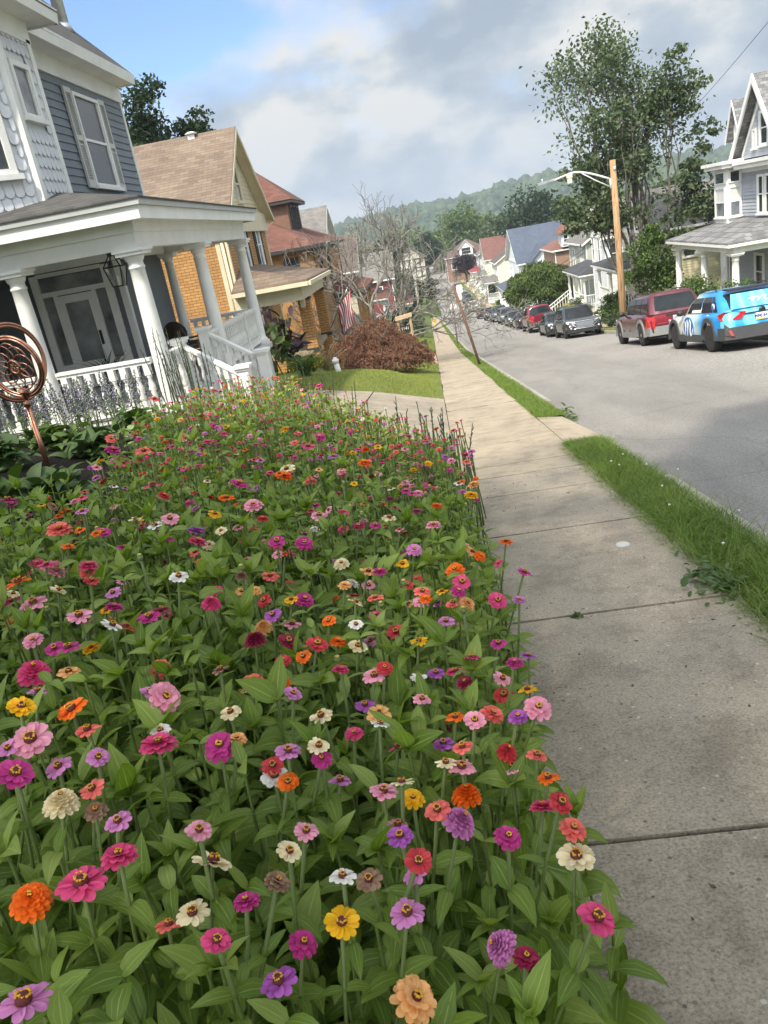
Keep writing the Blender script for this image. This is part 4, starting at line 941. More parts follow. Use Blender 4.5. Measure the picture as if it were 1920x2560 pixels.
house('cream house with steep red brown gables far down the right row', 1, 12.8, 166, 175, 10, -13.7, -7.2, -3.4, 'x', CREAM2, shingle('far_red_shingles', (.13, .06, .05), (.18, .085, .07)), WHITE, TANSID, fwin=((2.5, -10.4, 1, 1.7), (6.5, -10.4, 1, 1.7)), swin=((2.5, -10, 1, 1.6), (6, -10, 1, 1.6)), gwin=(-6.4, 1, 1.4), porch=dict(d=2, zf=-12.9, ze=-10.4, zt=-9.6, n=3, mat=GREYROOF))
house('cream house with dark brown roof and grey porch, right row before the red gables', 1, 12.6, 140, 149, 10, -13.4, -6.7, -3.6, 'y', CREAM2, DKROOF, WHITE, fwin=((2.5, -9.4, 1, 1.7), (6.5, -9.4, 1, 1.7)), swin=((2.5, -9.4, 1, 1.6), (6, -9.4, 1, 1.6)), porch=dict(d=2.2, zf=-12.5, ze=-9.9, zt=-9.1, n=3, mat=GREYROOF))
HB = house('white house with large slate blue roof on the right row', 1, 12.6, 107, 120, 7.5, -12.0, -5.2, -1.2, 'x', WHITESID, BLUEROOF, WHITE, WHITESID, fwin=((2.5, -8, 1, 1.7), (9, -8, 1, 1.7)), swin=((1.2, -7.6, .7, 1.5),), porch=dict(d=2.2, y0=107, y1=117, zf=-11.0, ze=-8.6, zt=-7.7, n=4, mat=BLUEROOF), over=.5)
mb = MB(); mb.box(13.7, 17.3, 103, 107, -13, -5.2); mb.slab([(13.7, 103, -5.2), (17.3, 103, -5.2), (15.5, 103, -3.6)], (0, .1, 0)); mb.build('wing_wall', WHITESID, HB)
mb = MB()
for sg in (-1, 1): mb.slab([(15.5 + sg * 2.2, 102.6, -5.45), (15.5, 102.6, -3.5), (15.5, 111, -3.5), (15.5 + sg * 2.2, 111, -5.45)], (0, 0, .12))
mb.build('wing_roof', BLUEROOF, HB)
window(HB, 'y-', 103, 14.3, 15.0, -8.4, -7.0, .1, WHITE, GLASS); window(HB, 'y-', 103, 15.1, 15.8, -5.0, -4.4, .1, WHITE, GLASS, mid=False)
HR = house('brick house with red tower roof set between the blue roof and the white houses', 1, 14.2, 88, 96, 8, -9.5, -3.3, -1.4, 'hip', brickm('rosy_brick', (.32, .17, .11), (.26, .13, .085), (.3, .25, .2)), REDR2, WHITE, name='tower_house', swin=((2, -5.8, 1, 1.6), (5, -5.8, 1.2, 1.6)))
mb = MB(); mb.box(14.9, 16.8, 87.4, 89.4, -3.2, -1.8); mb.build('tower_wall', WHITESID, HR)
mb = MB(); A4 = [(14.5, 87.0, -1.8), (17.2, 87.0, -1.8), (17.2, 89.8, -1.8), (14.5, 89.8, -1.8)]
for i in range(4): mb.poly([A4[i], A4[(i + 1) % 4], (15.85, 88.4, -.3)])
mb.poly(A4); mb.build('tower_roof', REDR2, HR)
for xc in (15.35, 16.3): window(HR, 'y-', 87.4, xc - .3, xc + .3, -2.9, -1.95, .08, WHITE, GLASS)
BEIGE = siding('beige_siding', (.42, .42, .36), .16)
H5 = house('beige house with weathered grey roof, dark porch roof and white posts, right side', 1, 14.4, 72.5, 80.5, 8, -8.2, -2.25, .3, 'y', BEIGE, GREYROOF, WHITE, fwin=((1.5, -4.9, .62, 2.0), (2.5, -4.9, .62, 2.0), (5.8, -4.9, .9, 1.9)), swin=(), porch=dict(d=1.7, y0=66.4, y1=73.5, zf=-7.0, ze=-4.6, zt=-3.8, n=4, mat=BLKROOF, w=.11, sy=72.4, gap=(71.07, 0)))
H6 = house('white sided house with two narrow dark windows, behind the utility pole', 1, 13.5, 61, 65.6, 9, -7.2, -1.3, .7, 'x', WHITESID, GREYROOF, WHITE, fwin=((2, -3.4, .8, 1.8), (4, -3.4, .8, 1.8)), swin=((.62, -3.6, .5, 1.6), (1.75, -3.6, .5, 1.6)))
YELSID = siding('pale_yellow_siding', (.62, .58, .40), .16)
house('pale yellow house with grey porch behind the leafy street tree', 1, 14.0, 50.5, 57.5, 9, -6.2, -1.0, 1.1, 'x', YELSID, GREYROOF, WHITE, CREAM2, fwin=((2, -3, .9, 1.6), (5, -3, .9, 1.6)), swin=((2.2, -3, .8, 1.6), (5.2, -3, .8, 1.6)), porch=dict(d=2.0, zf=-5.4, ze=-3.2, zt=-2.5, n=3, mat=BLKROOF, w=.12))
# near right house: grey siding, white bay, patterned shingles
GR1 = siding('light_grey_siding', (.34, .365, .41), .15); SLATE = shingle('mottled_slate_shingles', (.12, .12, .125), (.26, .255, .25), .26, .12)
H8 = house('grey house with white corner bay, steep slate gables and columned porch, nearest on the right', 1, 14.6, 31.5, 40.0, 10, -4.9, 1.75, 3.9, 'hip', GR1, SLATE, WHITE, name='victorian_house', frame=.11,
           porch=dict(d=2.2, y0=33.35, y1=41.0, zf=-4.25, ze=-1.36, zt=-.62, n=3, mat=SLATE, w=.16, sy=39.3, rail=True, gap=(37.17, 0), door=39.1, win=(36.2,)))
mb = MB(); clapboards(mb, 'x-', 14.6, 31.5, 38.08, -.5, 1.45, .14); mb.build('clapboards', GR1, H8)
mb = MB(); clapboards(mb, 'y-', 31.5, 14.6, 24.6, -4.2, 1.45, .14); mb.build('clapboards', GR1, H8)
mb = MB(); mb.box(17.5, 23, 40.0, 49, -5, 1.2); mb.build('rear_wing', GR1, H8)
mb = MB()
A4 = [(17.1, 40.3, 1.2), (23.4, 40.3, 1.2), (23.4, 49.4, 1.2), (17.1, 49.4, 1.2)]
for f4 in ([A4[0], A4[1], (20.2, 43.5, 3.4)], [A4[1], A4[2], (20.2, 46.2, 3.4), (20.2, 43.5, 3.4)], [A4[2], A4[3], (20.2, 46.2, 3.4)], [A4[3], A4[0], (20.2, 43.5, 3.4), (20.2, 46.2, 3.4)]): mb.poly(f4)
mb.build('rear_wing_roof', BLKROOF, H8)
mb = MB(); mb.box(13.95, 14.9, 38.1, 39.6, -.72, 1.62); mb.build('bay_wall', WHITE, H8)
for ax_, p_, a0, a1 in (('x-', 13.95, 38.25, 39.5), ('y-', 38.1, 14.02, 14.58)):
    window(H8, ax_, p_, a0, a1, -.45, .82, .06, WHITE, GLASS2, blind=OFFWHITE); window(H8, ax_, p_, a0, a1, .98, 1.5, .06, WHITE, GLASS, mid=False, sill=False)
mb = MB(); mb.box(13.6, 14.9, 37.7, 39.95, 1.622, 1.78); mb.box(13.5, 14.9, 37.6, 40.05, 1.78, 1.92); mb.build('bay_cornice', WHITE, H8)
mb = MB(); mb.box(14.1, 14.6, 31.2, 37.69, 1.48, 1.66); mb.box(14.0, 14.6, 31.1, 37.59, 1.66, 1.80); mb.build('cornice', WHITE, H8)
for yc in (35.95, 35.2): window(H8, 'x-', 14.574, yc - .33, yc + .33, -.42, 1.15, .10, WHITE, GLASS)
mb = MB(); mb.slab([(14.5, 33.2, 1.85), (14.5, 38.0, 1.85), (14.5, 35.6, 4.7)], (.12, 0, 0)); mb.build('gable', GR1, H8)
mb = MB()
for sg in (-1, 1): mb.slab([(14.1, 35.6 + sg * 2.65, 1.65), (14.1, 35.6, 4.85), (20, 35.6, 4.85), (20, 35.6 + sg * 2.65, 1.65)], (0, 0, .1))
mb.build('gable_roof', SLATE, H8)
for sg in (-1, 1):
    f = MB(); f.slab([(14.06, 35.6 + sg * 2.7, 1.42), (14.06, 35.6, 4.62), (14.06, 35.6, 4.95), (14.06, 35.6 + sg * 2.7, 1.75)], (.07, 0, 0)); f.build('rake_board', WHITE, H8)
    f = MB(); f.slab([(14.47, 35.6 + sg * 2.1, 1.86), (14.47, 35.6, 4.15), (14.47, 35.6, 4.38), (14.47, 35.6 + sg * 2.1, 2.08)], (.04, 0, 0)); f.build('inner_rake_board', WHITE, H8)
window(H8, 'x-', 14.5, 34.95, 35.85, 2.25, 3.55, .11, WHITE, GLASS); window(H8, 'x-', 14.5, 36.2, 36.55, 2.2, 2.95, .08, WHITE, GLASS2)
dormer(H8, 1, 14.75, 38.75, 1.15, 1.9, 3.2, 4.3, 2.6, SLATE, WHITE, 'x-', overh=.28)

# ------------------------------------------------------------ cars (local axes: +y forward, x across, z up)
def paint(name, c, metal=.35):
    if name in MATS: return MATS[name]
    m = plain(name, c, .34, .05, 1.5, metal=metal, coat=.8); return m
CARGLASS = glassm('car_glass', (.022, .026, .03), .05, .3)
REDL = plain('tail_lamp_red', (.42, .012, .015), .2, .1, 30, coat=.6); CLEARL = plain('head_lamp_clear', (.62, .64, .66), .12, .2, 25, coat=.8, metal=.3)
CLAD = plain('grey_cladding', (.05, .052, .055), .6, .08); CLADL = plain('pale_grey_cladding', (.20, .20, .20), .55, .08)
RIMB = plain('black_alloy', (.03, .03, .033), .35, .1, metal=.6); RIMS = plain('silver_alloy', (.50, .50, .50), .3, .1, metal=.85); RIMT = plain('tan_alloy', (.42, .33, .22), .45, .1, metal=.5)
PLATEM = plain('licence_plate_white', (.72, .72, .70), .5, .03); PLATEY = plain('plate_yellow', (.70, .48, .05), .5)
INK = plain('black_ink', (.02, .02, .03), .6); INKB = plain('blue_ink', (.03, .05, .22), .6)
def text_mesh(s, size, depth=.002, shear=0.0, font_bold=0.0):
    c = bpy.data.curves.new('txt', 'FONT'); c.body = s; c.size = size; c.extrude = depth; c.align_x = 'CENTER'; c.align_y = 'CENTER'; c.shear = shear; c.offset = font_bold
    o = bpy.data.objects.new('txt', c); COL.objects.link(o); dg = bpy.context.evaluated_depsgraph_get(); me = bpy.data.meshes.new_from_object(o.evaluated_get(dg))
    V = [tuple(v.co) for v in me.vertices]; F = [tuple(p.vertices) for p in me.polygons]
    bpy.data.objects.remove(o); bpy.data.curves.remove(c); bpy.data.meshes.remove(me); return V, F
def add_text(mb, s, size, origin, ux, uz, mi=0, depth=.002, shear=0.0, bold=0.0):
    V, F = text_mesh(s, size, depth, shear, bold); o = Vector(origin); ux = Vector(ux).normalized(); uz = Vector(uz).normalized(); n = ux.cross(uz)
    mb.add([o + ux * v[0] + uz * v[1] + n * v[2] for v in V], F, mi)
TYPES = dict(
    suv=dict(L=4.75, W=1.87, H=1.63, belt=1.02, hood=.98, nose=.72, tail=.97, cow=.98, roofF=.42, roofR=-1.95, tailY=-2.32, r=.355, wf=1.46, wr=-1.42, side=((.05, .36), (.39, .68), (.71, .97)), cl=.30),
    cross=dict(L=4.5, W=1.82, H=1.43, belt=.93, hood=.90, nose=.65, tail=.95, cow=.86, roofF=.22, roofR=-1.45, tailY=-2.12, r=.345, wf=1.38, wr=-1.30, side=((.06, .46), (.49, .80), (.82, .93)), cl=.27),
    sedan=dict(L=4.75, W=1.82, H=1.36, belt=.89, hood=.86, nose=.63, tail=.91, cow=.92, roofF=.28, roofR=-1.0, tailY=-1.72, r=.33, wf=1.42, wr=-1.38, side=((.08, .48), (.51, .86)), cl=.20),
    pickup=dict(L=5.8, W=2.0, H=1.77, belt=1.15, hood=1.12, nose=.84, tail=1.19, cow=1.20, roofF=.78, roofR=-.62, tailY=-.82, r=.41, wf=1.85, wr=-1.75, side=((.06, .48), (.52, .92)), cl=.38))
def car(label, cat, typ, pm, x, y, head, rim=None, clad=None, detail=2, slope=None, name='parked_car', scale=1.0, wheelmat=None, group='cars parked along the right kerb'):
    T = TYPES[typ]; rim = rim or RIMS; L, Wd, H = T['L'], T['W'], T['H']; hw = Wd / 2; r = T['r']
    zg = S(y) - .15 + .05 * (1 - ((x - 5.27) / 3.33) ** 2) + .006
    sl_ = math.atan((S(y + 1.5) - S(y - 1.5)) / 3.0)
    t = thing(name, label, cat, (x, y, zg), group, local=True)
    t.rotation_euler = (sl_, 0, 0) if head > 0 else (-sl_, 0, PI); t.scale = (scale,) * 3
    e = L / 2
    top = [(-e, T['nose'] * .95), (-e + .02, T['tail'] * .93), (-e + .16, T['tail']), (T['tailY'] + .35 if typ != 'sedan' else T['tailY'], T['tail'] if typ in ('sedan', 'pickup') else T['belt']), (T['cow'] - .2, T['belt']), (T['cow'] + .1, T['hood'] + .02), (e - .55, T['hood'] - .05), (e - .14, T['nose'] + .10), (e, T['nose'] - .12)]
    ty = [a for a, b in top]; tz = [b for a, b in top]; Ra = r * 1.16
    ys = sorted(set([round(v, 3) for v in list(np.linspace(-e, e, 26)) + ty + [w + Ra * math.cos(a) for w in (T['wf'], T['wr']) for a in np.linspace(0, PI, 11)] + [w + s * (Ra + .004) for w in (T['wf'], T['wr']) for s in (-1, 1)]]))
    V = []; n = 0
    for yy in ys:
        zt = float(np.interp(yy, ty, tz)); u = abs(yy) / e
        w = hw * (1 - .13 * max(0, (u - .68) / .32) ** 2); zl = T['cl'] + (.10 * max(0, (u - .85) / .15))
        for wc in (T['wf'], T['wr']):
            if abs(yy - wc) < Ra: zl = max(zl, r + math.sqrt(Ra * Ra - (yy - wc) ** 2))
        zl = min(zl, zt - .12); h = zt - zl
        sec = [(0, zt + .035), (.55 * w, zt + .028), (.84 * w, zt + .004), (.95 * w, zt - .045), (w, zl + .66 * h), (.995 * w, zl + .42 * h), (.975 * w, zl + .12 * h), (.93 * w, zl), (0, zl)]
        row = sec + [(-a, b) for a, b in sec[-2:0:-1]]; n = len(row); V += [(a, yy, b) for a, b in row]
    F = [(i * n + j, (i + 1) * n + j, (i + 1) * n + (j + 1) % n, i * n + (j + 1) % n) for i in range(len(ys) - 1) for j in range(n)]
    F += [tuple(range(n)), tuple(range((len(ys) - 1) * n, len(ys) * n))[::-1]]
    MB().add(V, F, 0, True).build('body', pm, t, local=True)
    # greenhouse
    yf0, yf1, yr1, yr0 = T['cow'], T['roofF'], T['roofR'], T['tailY']; zb = T['belt'] - .05
    lv = [(zb, 0.0, .90), (T['belt'] + .5 * (H - T['belt']), .52, .82), (H - .12, .90, .735), (H - .035, 1.0, .67), (H, 1.12, .40)]
    def yfr(f): return yf0 + (yf1 - yf0) * f, yr0 + (yr1 - yr0) * f
    V = []
    for z, f, wk in lv:
        a, b = yfr(f); w = hw * wk
        ring = [(0, a + .05), (.62 * w, a + .02), (.93 * w, a - .10), (w, a - .24), (w, (a + b) / 2), (w, b + .20), (.93 * w, b + .06), (.62 * w, b - .01), (0, b - .02), (-.62 * w, b - .01), (-.93 * w, b + .06), (-w, b + .20), (-w, (a + b) / 2), (-w, a - .24), (-.93 * w, a - .10), (-.62 * w, a + .02)]
        n = len(ring); V += [(p, q, z) for p, q in ring]
    F = [(i * n + j, i * n + (j + 1) % n, (i + 1) * n + (j + 1) % n, (i + 1) * n + j) for i in range(len(lv) - 1) for j in range(n)] + [tuple(range((len(lv) - 1) * n, len(lv) * n))]
    MB().add(V, [f[::-1] for f in F], 0, True).build('roof', [wheelmat or pm][0] if wheelmat else pm, t, local=True)
    z0, z1 = T['belt'] + .01, H - .135
    def atz(z):
        zs = [l[0] for l in lv]; f = float(np.interp(z, zs, [l[1] for l in lv])); w = float(np.interp(z, zs, [l[2] for l in lv])); a, b = yfr(f); return a - .17, b + .14, hw * w
    zm = T['belt'] + .5 * (H - T['belt'])
    for s0, s1 in T['side']:
        for sd in (-1, 1):
            g = MB(); P = []
            for z in (z0, zm, z1):
                a, b, w = atz(z)
                for k in (s0, s1): P.append((sd * (w + .007), a + (b - a) * k, z))
            g.add(P, [(0, 1, 3, 2), (2, 3, 5, 4)] if sd < 0 else [(0, 2, 3, 1), (2, 4, 5, 3)])
            g.build('side_window', CARGLASS, t, local=True)
    for nm, front in (('windscreen', True), ('rear_window', False)):
        P = []
        for z in (z0 + (.0 if front else .03), zm, z1 + .02):
            a, b, w = atz(z); yy = a + .17 if front else b - .14; s = 1 if front else -1
            for k in (-.86, -.6, 0, .6, .86): P.append((k * w, yy + s * (.062 - .03 * abs(k) - (.11 if abs(k) > .8 else 0)) if front else yy - .028 + (.075 if abs(k) > .8 else .008 * abs(k)), z))
        f = [(i, i + 1, i + 6, i + 5) for i in (0, 1, 2, 3, 5, 6, 7, 8)]
        MB().add(P, f if not front else [q[::-1] for q in f], 0, True).build(nm, CARGLASS, t, local=True)
    # wheels
    for wy in (T['wf'], T['wr']):
        for sd in (-1, 1):
            tw = .115
            m = MB(); m.lathe((0, 0, 0), [(r * .62, -tw), (r * .90, -tw), (r * .985, -tw * .8), (r, -tw * .5), (r, tw * .5), (r * .985, tw * .8), (r * .90, tw), (r * .62, tw)], 28, 0, 'x'); w = m.build('wheel', RUBBER, t, local=True); w.location = (sd * (hw - .13), wy, r)
            m = MB(); q = r * .66
            if detail > 1:
                m.lathe((0, 0, 0), [(q, tw * .9 * sd), (q * .93, tw * .96 * sd), (q * .90, tw * .55 * sd)], 28, 0, 'x')
                for k in range(5):
                    a = 2 * PI * k / 5; d = Vector((0, math.cos(a), math.sin(a))); pz = Vector((0, -d.z, d.y)); xo = Vector((sd * tw * .98, 0, 0))
                    m.slab([d * q * .12 + pz * q * .20 + xo, d * q * .95 + pz * q * .13 + xo * .96, d * q * .95 - pz * q * .13 + xo * .96, d * q * .12 - pz * q * .20 + xo], xo * -.25)
                m.lathe((0, 0, 0), [(q * .26, tw * .75 * sd), (q * .25, tw * 1.02 * sd), (q * .05, tw * 1.04 * sd)], 14, 0, 'x')
                m.lathe((0, 0, 0), [(q * .9, tw * .5 * sd), (q * .02, tw * .52 * sd)], 20, 1, 'x')
            else: m.lathe((0, 0, 0), [(q, tw * .9 * sd), (q * .8, tw * .8 * sd), (q * .3, tw * sd), (q * .02, tw * sd)], 16, 0, 'x')
            m.build('rim', [rim, BLACK], w, local=True)
    m = MB(); m.box(-hw * .86, hw * .86, -e + .25, e - .25, T['cl'] - .06, T['cl'] + .22)
    for wc in (T['wf'], T['wr']):
        P = [(-hw * .90, wc + (Ra - .012) * math.cos(a), r + (Ra - .012) * math.sin(a)) for a in np.linspace(0, PI, 13)]; m.slab(P, (hw * 1.80, 0, 0))
    m.build('underbody', BLACK, t, local=True)
    if clad:
        for wc in (T['wf'], T['wr']):
            for sd in (-1, 1):
                A = [(wc + (Ra + .085) * math.cos(a), r + (Ra + .085) * math.sin(a)) for a in np.linspace(-.12, PI + .12, 15)]; B = [(wc + (Ra - .01) * math.cos(a), r + (Ra - .01) * math.sin(a)) for a in np.linspace(-.12, PI + .12, 15)]
                V = []; m = MB(); o = sd * (hw + .018); q = sd * (hw - .12)
                for a, b in zip(A, B): V += [(o, *a), (o, *b), (q, *b), (q, *a)]
                m.add(V, [(4 * k + u, 4 * k + (u + 1) % 4, 4 * k + 4 + (u + 1) % 4, 4 * k + 4 + u) for k in range(14) for u in range(4)]); m.build('wheel_arch_cladding', clad, t, local=True)
        for sd in (-1, 1): m = MB(); m.box(sd * (hw - .03), sd * (hw + .012), T['wr'] + Ra + .05, T['wf'] - Ra - .05, T['cl'] - .03, T['cl'] + .15); m.build('sill_cladding', clad, t, local=True)
    def endplan(m, s, z0, z1, out, wk=1.0, inn=.35, mi=0):
        P = [(-hw * .985 * wk, s * (e - inn)), (-hw * .93 * wk, s * (e - .10 + out)), (-hw * .68 * wk, s * (e + out)), (hw * .68 * wk, s * (e + out)), (hw * .93 * wk, s * (e - .10 + out)), (hw * .985 * wk, s * (e - inn))]
        m.slab([(a, b, z0) for a, b in P], (0, 0, z1 - z0), mi)
    c0 = T['cl']
    bm = clad or (CHROME if typ == 'pickup' else BLACK)
    m = MB(); endplan(m, -1, c0 + .02, c0 + .30, .05); m.build('rear_bumper', bm, t, local=True)
    m = MB(); endplan(m, 1, c0 - .02, c0 + .16, .03); m.build('front_bumper', bm, t, local=True)
    # lamps
    for sd in (-1, 1):
        m = MB(); zt = T['tail']
        if typ == 'cross':
            P = [(sd * hw * .90, -e + .11, zt - .02), (sd * hw * .97, -e + .36, zt - .08), (sd * hw * .96, -e + .24, zt - .20), (sd * hw * .86, -e + .06, zt - .24), (sd * hw * .52, -e - .015, zt - .20), (sd * hw * .40, -e - .012, zt - .06)]
            m.slab(P, (0, -.025, 0))
        elif typ in ('suv', 'pickup'): m.slab([(sd * hw * .98, -e + .30, zt - .42), (sd * hw * .98, -e + .26, zt - .02), (sd * hw * .90, -e + .05, zt - .02), (sd * hw * .76, -e - .012, zt - .04), (sd * hw * .76, -e - .012, zt - .42), (sd * hw * .90, -e + .05, zt - .42)], (0, -.02, 0))
        else: m.slab([(sd * hw * .95, -e + .22, zt - .20), (sd * hw * .93, -e + .14, zt - .04), (sd * hw * .55, -e - .03, zt - .07), (sd * hw * .55, -e - .03, zt - .20)], (0, -.02, 0))
        m.build('taillight', REDL, t, local=True)
        m = MB(); zn = T['nose']
        m.slab([(sd * hw * .96, e - .46, zn + .14), (sd * hw * .92, e - .20, zn + .15), (sd * hw * .52, e - .07, zn + .09), (sd * hw * .50, e - .03, zn - .03), (sd * hw * .90, e - .14, zn + .01), (sd * hw * .955, e - .40, zn + .06)], (0, .035, .012)); m.build('headlight', CLEARL, t, local=True)
    m = MB(); m.slab([(-hw * .48, e - .02, T['nose'] + .06), (hw * .48, e - .02, T['nose'] + .06), (hw * .40, e + .02, T['nose'] - .20), (-hw * .40, e + .02, T['nose'] - .20)], (0, .025, 0)); gr = m.build('grille', BLACK, t, local=True)
    m = MB()
    for k in range(4): zz_ = T['nose'] + .02 - .06 * k; m.box(-hw * .43, hw * .43, e - .01 + .012 * k, e + .045, zz_ - .008, zz_ + .008)
    m.build('grille_bar', CHROME, gr, local=True)
    for sd in (-1, 1):
        m = MB(); m.lathe((sd * (hw + .05), T['cow'] - .32, T['belt'] + .05), [(.03, -.10), (.075, -.07), (.085, 0), (.07, .07), (.02, .10)], 10, 0, 'x'); m.tube([(sd * hw * .9, T['cow'] - .32, T['belt'] - .02), (sd * (hw + .02), T['cow'] - .32, T['belt'] + .03)], .03, 6); m.build('mirror', BLACK, t, local=True)
    if typ in ('suv', 'cross') and detail > 1:
        for sd in (-1, 1): m = MB(); m.tube([(sd * hw * .66, T['roofF'] - .25, H - .03), (sd * hw * .66, T['roofF'] - .4, H + .035), (sd * hw * .66, T['roofR'] + .4, H + .035), (sd * hw * .66, T['roofR'] + .25, H - .03)], .018, 6); m.build('roof_rail', BLACK, t, local=True)
    if typ == 'pickup':
        m = MB(); m.box(-hw * .80, hw * .80, -e + .12, T['tailY'] - .1, T['tail'] + .028, T['tail'] + .045); m.build('cargo_bed', BLACK, t, local=True)
        m = MB(); m.box(-hw * .72, hw * .72, -e - .022, -e + .01, c0 + .36, T['tail'] - .03); m.build('tailgate', pm, t, local=True)
        m = MB(); m.box(-.11, .11, -e - .035, -e - .02, T['tail'] - .16, T['tail'] - .11); m.build('handle', BLACK, t, local=True)
    # door seams and handles
    for yy in (T['cow'] - .18, (T['wf'] + T['wr']) / 2 - .05, T['wr'] + Ra - .02):
        for sd in (-1, 1): m = MB(); m.slab([(sd * (hw * 1.001), yy, c0 + .16), (sd * (hw * 1.001), yy + .010, c0 + .16), (sd * (hw * .96), yy + .010, T['belt'] - .05), (sd * (hw * .96), yy, T['belt'] - .05)], (-sd * .02, 0, 0)); m.build('door_seam', BLACK, t, local=True)
    return t, e, hw, T
def plate(t, e, z, txt='', yb=0.0):
    m = MB(); m.box(-.155, .155, -e - .030 + yb, -e - .015 + yb, z - .078, z + .078); p = m.build('licence_plate', PLATEM, t, local=True)
    m = MB(); m.box(-.15, .15, -e - .0335 + yb, -e - .030 + yb, z - .074, z - .048); m.build('plate_band', PLATEY, p, local=True)
    if txt:
        m = MB(); add_text(m, txt, .092, (0, -e - .034 + yb, z + .008), (1, 0, 0), (0, 0, 1), bold=.002); m.build('plate_number', INKB, p, local=True)
DOWN, UP = 1, -1
# wrapped blue crossover: silver nose fading to blue and cyan tail
def wrapm():
    m, nt, p, o = base_mat('blue_vehicle_wrap'); v = coords(nt); s = nt.nodes.new('ShaderNodeSeparateXYZ'); LK(nt, v, s.inputs[0])
    n_ = noise(nt, v, 1.6, 3, .5)
    a = mth(nt, 'ADD', mth(nt, 'MULTIPLY', s.outputs[1], -.2), mth(nt, 'ADD', .5, mth(nt, 'MULTIPLY', mth(nt, 'SUBTRACT', n_, .5), .22)))
    a = mth(nt, 'ADD', a, mth(nt, 'MULTIPLY', mth(nt, 'SUBTRACT', s.outputs[2], .8), .10))
    c = ramp(nt, a, [(.32, (.62, .61, .56)), (.54, (.60, .64, .62)), (.61, (.16, .45, .62)), (.70, (.012, .22, .60)), (.90, (.015, .25, .62)), (.95, (.06, .46, .62))])
    w = nt.nodes.new('ShaderNodeTexWave'); w.inputs['Scale'].default_value = .55; w.inputs['Distortion'].default_value = 3.5; w.inputs['Detail'].default_value = 2; LK(nt, v, w.inputs['Vector'])
    back = ramp(nt, s.outputs[1], [(0.0, (1, 1, 1)), (.001, (0, 0, 0))])
    tail = mth(nt, 'LESS_THAN', s.outputs[1], -2.0)
    c2 = ramp(nt, mth(nt, 'ADD', mth(nt, 'MULTIPLY', w.outputs[0], .5), mth(nt, 'MULTIPLY', s.outputs[2], .35)), [(.30, (.02, .30, .66)), (.5, (.12, .55, .70)), (.66, (.20, .62, .72)), (.85, (.06, .40, .70))])
    c = mixc(nt, tail, c, c2)
    LK(nt, c, p.inputs['Base Color']); p.inputs['Roughness'].default_value = .35; p.inputs['Coat Weight'].default_value = .6; p.inputs['Coat Roughness'].default_value = .06
    MATS['blue_vehicle_wrap'] = m; return m
WRAP = wrapm()
t, e, hw, T = car('bright blue and silver wrapped crossover with m logo on its door', 'car', 'cross', WRAP, 7.62, 20.95, DOWN, RIMB, CLAD, scale=1.02)
plate(t, e, .735, 'MMJ-6471', .0)
SILV = plain('silver_vinyl', (.66, .66, .63), .4, .05); BLUV = plain('blue_vinyl', (.015, .12, .42), .4, .1); WHV = plain('white_vinyl', (.78, .78, .78), .4, .03); ORV = plain('orange_vinyl', (.75, .24, .05), .4, .1); PKV = plain('pink_vinyl', (.66, .30, .30), .4, .1); LBV = plain('light_blue_vinyl', (.25, .60, .80), .4, .1)
# the logo ellipse on the door with the letter m as one thick brush stroke
m = MB(); xs = -hw - .004; cy_, cz_ = .12, .60
for k, (ra, rb) in enumerate(((.42, .29), (.395, .265))):
    P = [(xs - .004 * k, cy_ - ra * math.cos(a), cz_ + rb * math.sin(a)) for a in np.linspace(0, 2 * PI, 33)[:-1]]; m.slab(P, (.02, 0, 0), k)
m.build('door_logo_disc', [LBV, BLUV], t, local=True)
st = [(-.33, .02), (-.22, .16), (-.20, .10), (-.27, -.17), (-.26, -.20), (-.12, .12), (-.04, .19), (-.02, .12), (-.10, -.19), (-.08, -.21), (.05, .10), (.16, .20), (.20, .14), (.12, -.10), (.15, -.20), (.24, -.18), (.36, -.02)]
m = MB(); m.tube([(xs - .012, cy_ - a, cz_ + b) for a, b in st], [.012, .025, .03, .034, .03, .022, .025, .03, .036, .03, .022, .028, .036, .040, .036, .024, .01], 6)
m.V = [(xs - .009 + (v[0] - xs + .009) * .15, v[1], v[2]) for v in m.V]; m.build('door_logo_letter', WHV, t, local=True)
m = MB(); m.box(xs, xs + .02, -.02, .52, .335, .395); m.build('door_strip', PKV, t, local=True)
m = MB(); add_text(m, 'Physical', .13, (xs - .002, .10, .885), (0, -1, 0), (0, 0, 1), shear=.3); m.build('door_lettering', SILV, t, local=True)
m = MB()
for cc, rr, mi in (((-1.42, 1.0), (.08, .14), 0), ((-1.30, .70), (.10, .20), 1)):
    P = [(-hw * (.965 if mi else .86) - .012, cc[0] + rr[0] * math.cos(a) + .25 * rr[1] * math.sin(a), cc[1] + rr[1] * math.sin(a)) for a in np.linspace(0, 2 * PI, 21)[:-1]]
    m.slab(P, (.03, 0, 0), 0)
    P = [(-hw * (.965 if mi else .86) - .016, cc[0] + .72 * (rr[0] * math.cos(a) + .25 * rr[1] * math.sin(a)), cc[1] + (.07 if mi else 0) + (.58 if mi else .72) * rr[1] * math.sin(a)) for a in np.linspace(0, 2 * PI, 21)[:-1]]
    m.slab(P, (.03, 0, 0), 1 if mi else 2)
m.build('side_emblem', [WHV, ORV, BLUV], t, local=True)
m = MB(); 
P = [(x_, -2.17 - .045 * 0 + (z_ - 1.08) * .62, z_) for x_, z_ in ((-.68, .97), (.68, .97), (.60, 1.30), (-.60, 1.30))]
m.slab([(a, b + .02, c) for a, b, c in P], (0, -.012, 0)); m.build('rear_window_wrap', WRAP, t, local=True)
m = MB(); m.tube([(a * .72, -2.18 + (1.13 + b * .28 - 1.08) * .62, 1.13 + b * .28) for a, b in st], [.018] * len(st), 5); m.build('rear_logo_letter', WHV, t, local=True)
m = MB()
